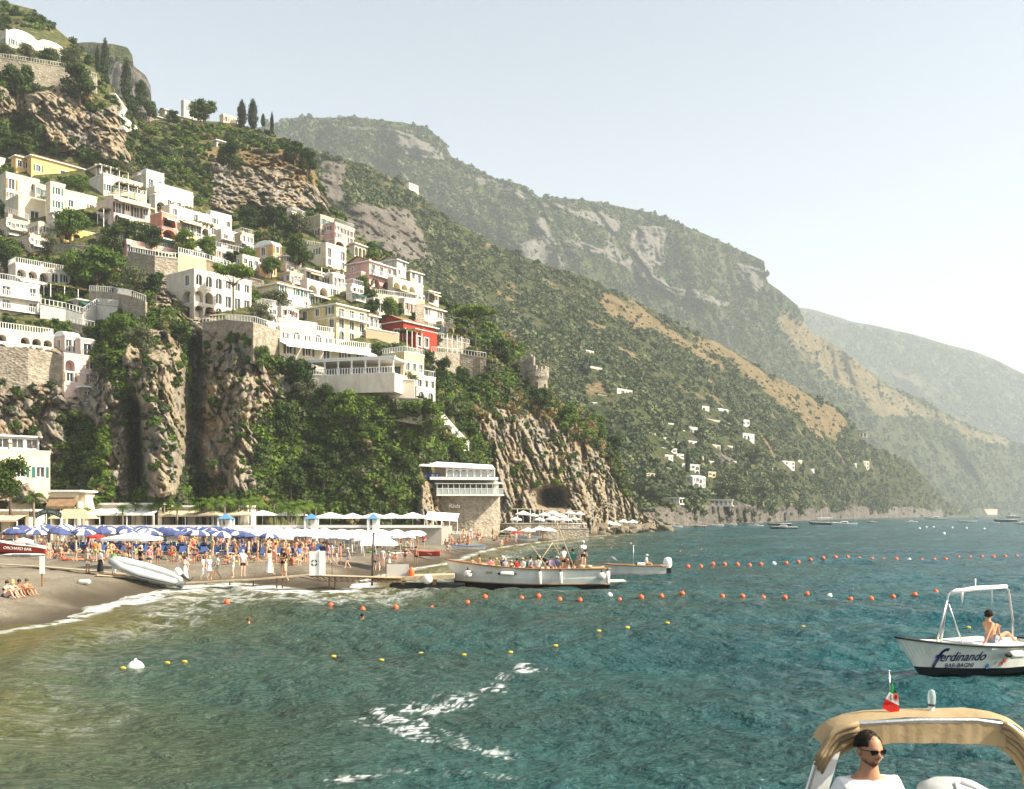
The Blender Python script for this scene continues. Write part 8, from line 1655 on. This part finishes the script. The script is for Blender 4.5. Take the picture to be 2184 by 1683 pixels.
# passengers: placed in the boat's own frame
def onb_boat(x, y_, z): return BIG.matrix_basis @ Vector((x, y_, z)) if False else Vector((BIG.location.x + x * math.cos(BIG.rotation_euler.z) - y_ * math.sin(BIG.rotation_euler.z), BIG.location.y + x * math.sin(BIG.rotation_euler.z) + y_ * math.cos(BIG.rotation_euler.z), z))
PS = [(1007,'stand',.72,0,'brown',None,('swimwear','navy'),{},.80,20,'small tanned child at the bow of the excursion boat'),(1022,'stand',.82,2,'dark',None,('shorts','navy'),{},.80,60,'thin tanned boy standing near the bow of the excursion boat'),
 (1046,'bench',1,1,'brown',('shirt','pink'),('shorts','white'),{},.72,0,'woman in pink top seated in the excursion boat'),(1071,'bench',1,1,'grey',('shirt','navy'),('shorts','khaki'),dict(hat=('cap','white')),.78,120,'man in navy shirt and white cap seated in the boat'),(1077,'bench',.95,0,'grey',('shirt','grey'),('shorts','grey'),{},.72,200,'grey-haired passenger beside the white-capped man'),
 (1090,'bench',.88,1,'brown',('bikini','black'),('swimwear','black'),dict(hat=('hat','khaki')),.64,10,'passenger in black top and small hat amidships'),(1114,'bench',.98,1,'brown',('shirt','white'),('shorts','white'),dict(hat=('hat','khaki')),.70,-30,'woman in straw hat and white shirt amidships'),
 (1132,'bench',1,1,'dark',('shirt','grey'),('shorts','navy'),{},.76,40,'dark-haired passenger in grey shirt amidships'),(1147,'bench',1.03,0,'dark',('shirt','white'),('shorts','navy'),{},.72,170,'broad passenger in white shirt seen from behind'),
 (1164,'bend',1.02,1,'brown',('shirt','black'),('shorts','black'),{},.75,-75,'man in black bending forward in the excursion boat'),(1201,'stand',1,0,'dark',('shirt','white'),('shorts','black'),dict(hat=('cap','navy')),1.0,30,'crewman in white shirt under the mast frame'),
 (1211,'bench',1,1,'brown',('bikini','orange'),('shorts','white'),{},.78,-60,'woman in orange top seated by the mast frame'),(1221,'stand',1,2,'dark',('shirt','teal'),('shorts','navy'),dict(hat=('cap','black')),.85,-20,'man in teal shirt and black cap standing by the mast frame'),
 (1058,'bench',.95,1,'blond',('shirt','yellow'),('shorts','white'),{},.72,160,'blond passenger in yellow shirt near the bow bench'),(1102,'bench',.95,0,'dark',('shirt','red'),('shorts','black'),{},.72,190,'passenger in red shirt seated on the far side amidships'),(1122,'bench',.98,2,'brown',('shirt','teal'),('shorts','white'),{},.75,170,'passenger in teal shirt seated on the far side'),
 (1176,'bench',1,1,'brown',('shirt','lilac'),('shorts','navy'),{},.78,30,'passenger in lilac shirt right of the bending man'),(1188,'bench',.97,0,'dark',('shirt','blue'),('shorts','white'),dict(hat=('hat','white')),.78,150,'passenger in blue shirt and white hat by the frame'),(1232,'bench',1,1,'grey',('shirt','khaki'),('shorts','white'),{},.80,-20,'passenger in khaki shirt beside the stern deck'),
 (1243,'stand',.97,1,'brown',('shirt','white'),('trousers','white'),{},.62,150,'man in white shirt seen from behind at the stern bench')]
for k, (dx, pose, h, sk, hr, tp, bt, ex, z, fa, lb) in enumerate(PS):
    x = (dx - 950) * 67 / FD; yy = (-.15, .35, -.3, .15)[k % 4]; p = onb_boat(x, yy, z - (.02 if pose != 'bench' else -.02)); person(lb, p, face(fa), pose, h, sk, hr, tp, bt, **ex)
p = onb_boat((1242 - 950) * 67 / FD, -.5, 1.30); person('tall man in white shirt and black shorts standing on the stern deck', p, face(20), 'stand', 1.06, 0, 'grey', ('shirt', 'white'), ('shorts', 'black'), hat=('cap', 'white'))
q = MB(); q.tube([(-.17, -.02, 1.52), (0, -.135, 1.30), (.14, -.10, 1.12)], .022, 'metal_dark', 5); q.box((.04, -.24, 1.10), (.24, -.13, 1.28), 'metal_dark'); q.build('shoulder_bag', None, 'small black shoulder bag worn by the tall man on the stern', 'bag', loc=p)
person('man in white cap and white shirt sitting in the small motor boat', P(1378, 0, 79) * 1 + Vector((0, 0, 0)) if False else Vector((P(1378, 1100, 79).x, 79.0, .45)), face(70), 'bench', .98, 0, 'grey', ('shirt', 'white'), ('shorts', 'khaki'), hat=('cap', 'white'))
# swimmers, body below the surface
SW = [(530,1334,0,'brown','swimmer with head above water facing the pier, nearest left'),(773,1322,2,'dark','bearded dark-haired swimmer before the near buoy line'),(1347,1222,2,'dark','dark-haired swimmer beside the small motor boat'),(1459,1167,2,'dark','dark swimmer beyond the excursion boat stern'),(1450,1176,1,'brown','swimmer right of the dark one beyond the stern'),(1495,1172,0,'brown','swimmer far right of the motor boat'),(1264,1170,2,'dark','lone swimmer behind the excursion boat'),(1303,1168,1,'dark','swimmer near the breaking wave'),(1312,1160,0,'brown','second swimmer near the breaking wave'),(1326,1158,2,'dark','third swimmer near the breaking wave'),(1290,1158,0,'dark','swimmer closest to the rocks'),(1345,1160,1,'brown','swimmer right of the three by the wave'),(1395,1158,2,'dark','left swimmer of a far pair'),(1400,1158,0,'brown','right swimmer of a far pair'),(1545,1160,2,'dark','distant swimmer before the moored row'),(2022,1140,0,'brown','distant swimmer near the pale marker buoys'),(2038,1140,2,'dark','distant swimmer right of the marker buoys'),(1480,1190,0,'dark','swimmer between boat and far buoy line')]
for k, (x, y_, sk, hr, lb) in enumerate(SW):
    p = PZ(x, y_, 0); s_ = 1.0 if p.y < 80 else 1.12; person(lb, Vector((p.x, p.y, -1.42 * s_ + sea_z(p.x, p.y))), face((-40, 60, 150, 20)[k % 4]), 'stand', s_, sk, hr, None, ('shorts', 'navy'))

# ---------------------------------------------------------------- the two men seen close
def uvhead():
    n, m_ = 40, 30; V = []
    for i in range(m_ + 1):
        th = math.pi * i / m_; z = math.cos(th); r = math.sin(th)
        for j in range(n):
            a = 2 * math.pi * j / n; x, y_ = r * math.sin(a), -r * math.cos(a)        # face towards -y
            zz = z * .122; w_ = .076 * (1 - .17 * max(0, -z) ** 1.5); dpt = .098
            X, Y, Z = x * w_, y_ * dpt, zz; fr = max(0, -y_); g = lambda c, s: math.exp(-((Z - c) / s) ** 2)
            if Z < -.03: X *= 1 - .12 * min(1, (-.03 - Z) / .09); Y += (.018 * min(1, (-.03 - Z) / .07)) * (1 if y_ > 0 else 0) * -1
            if y_ < 0:
                f = fr ** 2; ax = abs(X)
                Y += -.006 * f * g(.028, .010)                                           # brow
                Y += .009 * f * g(.010, .012) * math.exp(-((ax - .032) / .016) ** 2)   # eye sockets
                Y += -.026 * g(-.018, .013) * math.exp(-(X / .011) ** 2) * fr - .013 * g(.004, .016) * math.exp(-(X / .008) ** 2) * fr   # nose
                Y += -.007 * f * g(-.048, .007) * math.exp(-(X / .02) ** 2) - .006 * f * g(-.060, .006) * math.exp(-(X / .018) ** 2) + .005 * f * g(-.0545, .003) * math.exp(-(X / .024) ** 2)
                Y += -.012 * f * g(-.092, .018) * math.exp(-(X / .024) ** 2)          # chin
                Y += -.004 * f * g(-.015, .02) * math.exp(-((ax - .042) / .018) ** 2)
            V.append((X, Y, Z))
    F = [(i * n + j, i * n + (j + 1) % n, (i + 1) * n + (j + 1) % n, (i + 1) * n + j) for i in range(m_) for j in range(n)]
    return V, F
def hero(label, J, loc, rz, yaw_head, pitch, hm_, vox=.008, R2=None):
    """body skin + modelled head + ears, joined at the neck"""
    R_ = dict(RAD); R_.update(R2 or {}); J = dict(J); Jf, Ef = fingers(J, R_, [e for e in ED if e not in (('hed', 'top'),)]); R_['hed'] = (.045, .045)
    if (('hR') in Jf): pass
    body = skinmesh('b', Jf, Ef, lambda n: rad(n, R_), 2); V, F = uvhead(); hd = Vector(J['hed']) + Vector((0, 0, .01))
    Q = Matrix.Translation(hd) @ Matrix.Rotation(yaw_head, 4, 'Z') @ Matrix.Rotation(pitch, 4, 'X')
    m_ = MB(); m_.v = [tuple(v.co) for v in body.vertices]; m_.f = [list(p.vertices) for p in body.polygons]; m_.m = [0] * len(m_.f); m_.sm = [True] * len(m_.f); m_.mats = [hm_]
    m_.add([Q @ Vector(v) for v in V], F, hm_, True)
    for s_ in (1, -1): m_.lathe([(.001, -.008), (.016, -.007), (.022, 0), (.018, .006), (.001, .004)], hm_, 12, Q @ Matrix.Translation((s_ * .078, .012, -.004)) @ Matrix.Rotation(R(90 - s_ * 12), 4, 'Y') @ Matrix.Diagonal((1.45, 1, 1, 1)))
    r = m_.mesh('person'); nb = len(body.vertices); bd = np.zeros(len(r.vertices), np.float32)
    for i, v in enumerate(V):
        x, y_, z = v; k = (1 - min(1, abs(z + .082) / .045) ** 3) * (1 if y_ < .02 else 0)
        if abs(x) < .026 and z > -.062 and z < -.049 and y_ < -.07: k = 0
        if z > -.062 and abs(x) > .032 and y_ < -.04: k *= .3
        if abs(z + .040) < .006 and abs(x) < .028 and y_ < -.08: k = .8
        bd[nb + i] = max(0, min(1, k))
    at_ = r.attributes.new('beard', 'FLOAT', 'POINT'); at_.data.foreach_set('value', bd)
    o = link(bpy.data.objects.new('person', r)); o.location = loc; o.rotation_euler.z = rz; tag(o, label, 'person'); return o, Q
def strands(par, Q, m_, n, L, seed, cov=.62, curl=0.0, r0=.1):
    """hair as a cap plus many short locks"""
    q = random.Random(seed); mb = MB()
    pr = [(.081 * math.sin(math.pi * k / 8 * cov) + 1e-3, .118 * math.cos(math.pi * k / 8 * cov)) for k in range(9)]; mb.lathe(pr, m_, 20, Q @ Matrix.Translation((0, .016, .008)) @ Matrix.Rotation(R(-16), 4, 'X') @ Matrix.Diagonal((1.03, 1.27, 1.03, 1)))
    for _ in range(n):
        th = math.acos(1 - q.random() * (1 - math.cos(math.pi * cov))); a = q.random() * 6.283; d = Vector((math.sin(th) * math.cos(a), math.sin(th) * math.sin(a), math.cos(th)))
        b0 = Matrix.Rotation(R(-16), 3, 'X') @ Vector((d.x * .080, d.y * .097, d.z * .117)) + Vector((0, .016, .008))
        if b0.y < -.045 and b0.z < .088: continue
        t_ = Vector((q.uniform(-1, 1), q.uniform(-1, .6), q.uniform(-.4, .8))); t_ = (t_ - d * t_.dot(d)); t_.normalize()
        tip = b0 + (d * .45 + t_ * .8) * L * q.uniform(.5, 1); w = d.cross(t_) * q.uniform(.004, .008); mid = (b0 + tip) / 2 + d * L * .3
        mb.add([Q @ (b0 + w), Q @ (b0 - w), Q @ (mid - w * .9), Q @ (mid + w * .9), Q @ tip], [(0, 1, 2, 3), (3, 2, 4)], m_)
    return mb.build('hair', par)
def shades(par, Q):
    q = MB()
    for s_ in (1, -1):
        c_ = Vector((s_ * .034, -.101, .012)); pts_ = [(-.027, .013), (.027, .016), (.029, .0), (.018, -.019), (-.014, -.019), (-.027, -.004)]; pts_ = [(x * s_, z) for x, z in pts_]
        f = [Q @ (c_ + Vector((x, abs(x + s_ * .034 - 0) * .0 + (x * s_ > 0) * .008, z))) for x, z in pts_]; bk = [v + (Q.to_3x3() @ Vector((0, .006, 0))) for v in f]; n = 6
        q.add(f + bk, [tuple(range(n)), tuple(range(2 * n - 1, n - 1, -1))] + [(i, (i + 1) % n, n + (i + 1) % n, n + i) for i in range(n)], 'lens_black')
        q.tube([Q @ Vector((s_ * .062, -.092, .022)), Q @ Vector((s_ * .078, -.05, .020)), Q @ Vector((s_ * .082, .01, .014))], .0035, 'lens_black', 5)
    q.tube([Q @ Vector((-.012, -.104, .018)), Q @ Vector((.012, -.104, .018))], .003, 'lens_black', 5); return q.build('sunglasses', par)
mat('lens_black', .12, .6)[2].inputs['Base Color'].default_value = (.008, .007, .007, 1)
m, nt, b = mat('skin_hero', .5, .35); 
c = ramp(nt, [(.3, (.40, .19, .105)), (.7, (.52, .27, .16))], nz(nt, 14, 4, coords(nt))); c = mix(nt, mth(nt, 'MULTIPLY', attr(nt, 'beard'), mth(nt, 'ADD', mth(nt, 'MULTIPLY', nz(nt, 160, 3, coords(nt)), .8), .5)), c, (.07, .035, .02)); nt.links.new(c, b.inputs['Base Color']); b.inputs['Subsurface Weight'].default_value = .12; b.inputs['Subsurface Radius'].default_value = (.02, .008, .004); bump(nt, b, nz(nt, 90, 3, coords(nt)), .15, .003)
# helmsman under the tan canopy
Jh = dict(J0); Jh.update(che=(0,.02,1.28), nek=(0,.0,1.44), nk2=(0,-.01,1.50), hed=(0,-.02,1.60), eL=(.26,.02,1.13), wL=(.20,-.22,1.05), hL=(.18,-.30,1.06), eR=(-.26,.02,1.13), wR=(-.20,-.22,1.05), hR=(-.18,-.30,1.06), sL=(.185,.01,1.365), sR=(-.185,.01,1.365))
hp = P(1858, 1607, 7.15); hs_ = 1.05; hz = hp.z - 1.61 * hs_
o, Q = hero('helmsman in sunglasses and white T-shirt under the tan canopy', Jh, Vector((hp.x + .02, hp.y + .12, hz)), R(6), R(12), R(3), MATS['skin_hero'], .0065, dict(nek=(.085,.075), nk2=(.066,.066)))
o.scale = (hs_,) * 3
strands(o, Q, HAIR['dark'], 1500, .026, 3, .45); shades(o, Q)
m, nt, b = mat('tshirt_white', .9, .1); nt.links.new(ramp(nt, [(.3, (.74, .73, .70)), (.7, (.82, .81, .78))], nz(nt, 5, 4, coords(nt))), b.inputs['Base Color']); bump(nt, b, nz(nt, 7, 4, coords(nt), .55), .5, .03)
Jc = dict(Jh)
for S in 'LR': Jc['m'+S] = lerp(Jh['s'+S], Jh['e'+S], .66)
Jc['col'] = (0, .0, 1.405)
CRh = dict(pel=(.18,.14), wai=(.172,.135), che=(.175,.135), col=(.10,.085), s=(.075,.078), m=(.078,.074))
sm_ = skinmesh('t_shirt', Jc, [('pel','wai'),('wai','che'),('che','col'),('che','sL'),('sL','mL'),('che','sR'),('sR','mR')], lambda n: CRh.get(n) or CRh[n[0]], 3, MATS['tshirt_white'], root='che'); link(bpy.data.objects.new('t_shirt', sm_), o)
Jt = dict(Jh)
for S in 'LR': Jt['hp'+S] = Jh['p'+S]; Jt['q'+S] = lerp(Jh['p'+S], Jh['k'+S], .55)
sm_ = skinmesh('shorts', Jt, [('pel','hpL'),('hpL','qL'),('pel','hpR'),('hpR','qR')], lambda n: (.16, .13) if n == 'pel' else (.105, .105), 2, MATS['cloth_navy']); link(bpy.data.objects.new('shorts', sm_), o)
# the deck of the near boat carries him
q = MB(); q.box((-1.15, -.6, 1.25), (1.25, 2.5, hz - .003), 'deck_wood'); q.build('deck', NB)
# sunbather on the service boat: leaning back on one straight arm, far knee raised
c0, s0 = math.cos(yaw), math.sin(yaw)
def F2W(x, y_, z): return Vector((bow.x + x * c0 - y_ * s0, bow.y + x * s0 + y_ * c0, z))
Jb = dict(pel=(0,0,.13), wai=(-.05,0,.28), che=(-.13,0,.47), nek=(-.15,0,.63), nk2=(-.14,0,.70), hed=(-.10,0,.79), top=(-.10,0,.87),
 sR=(-.15,-.17,.57), eR=(-.36,-.20,.34), wR=(-.50,-.22,.08), hR=(-.56,-.22,.045), sL=(-.11,.17,.57), eL=(.12,.20,.50), wL=(.34,.16,.50), hL=(.40,.13,.47),
 pR=(.03,-.09,.12), kR=(.42,-.14,.30), aR=(.72,-.15,.06), tR=(.84,-.15,.03), pL=(.03,.09,.12), kL=(.33,.12,.52), aL=(.46,.12,.10), tL=(.60,.12,.04))
o, Q = hero('tanned shirtless man in sunglasses leaning back on one arm on the service boat', Jb, F2W(3.66, -.35, .90), yaw, R(75), R(4), SKIN[0], .008, dict(pel=(.12,.15), wai=(.10,.125), che=(.115,.155))); o.scale = (1.12,) * 3
strands(o, Q, HAIR['dark'], 900, .055, 5, .62); shades(o, Q)
Jc2 = {'pel': Jb['pel']}
for S in 'LR': Jc2['hp'+S] = Jb['p'+S]; Jc2['q'+S] = lerp(Jb['p'+S], Jb['k'+S], .45)
sm_ = skinmesh('shorts', Jc2, [('pel','hpL'),('hpL','qL'),('pel','hpR'),('hpR','qR')], lambda n: (.14, .16) if n == 'pel' else (.10, .10), 2, MATS['cloth_grey']); link(bpy.data.objects.new('shorts', sm_), o)
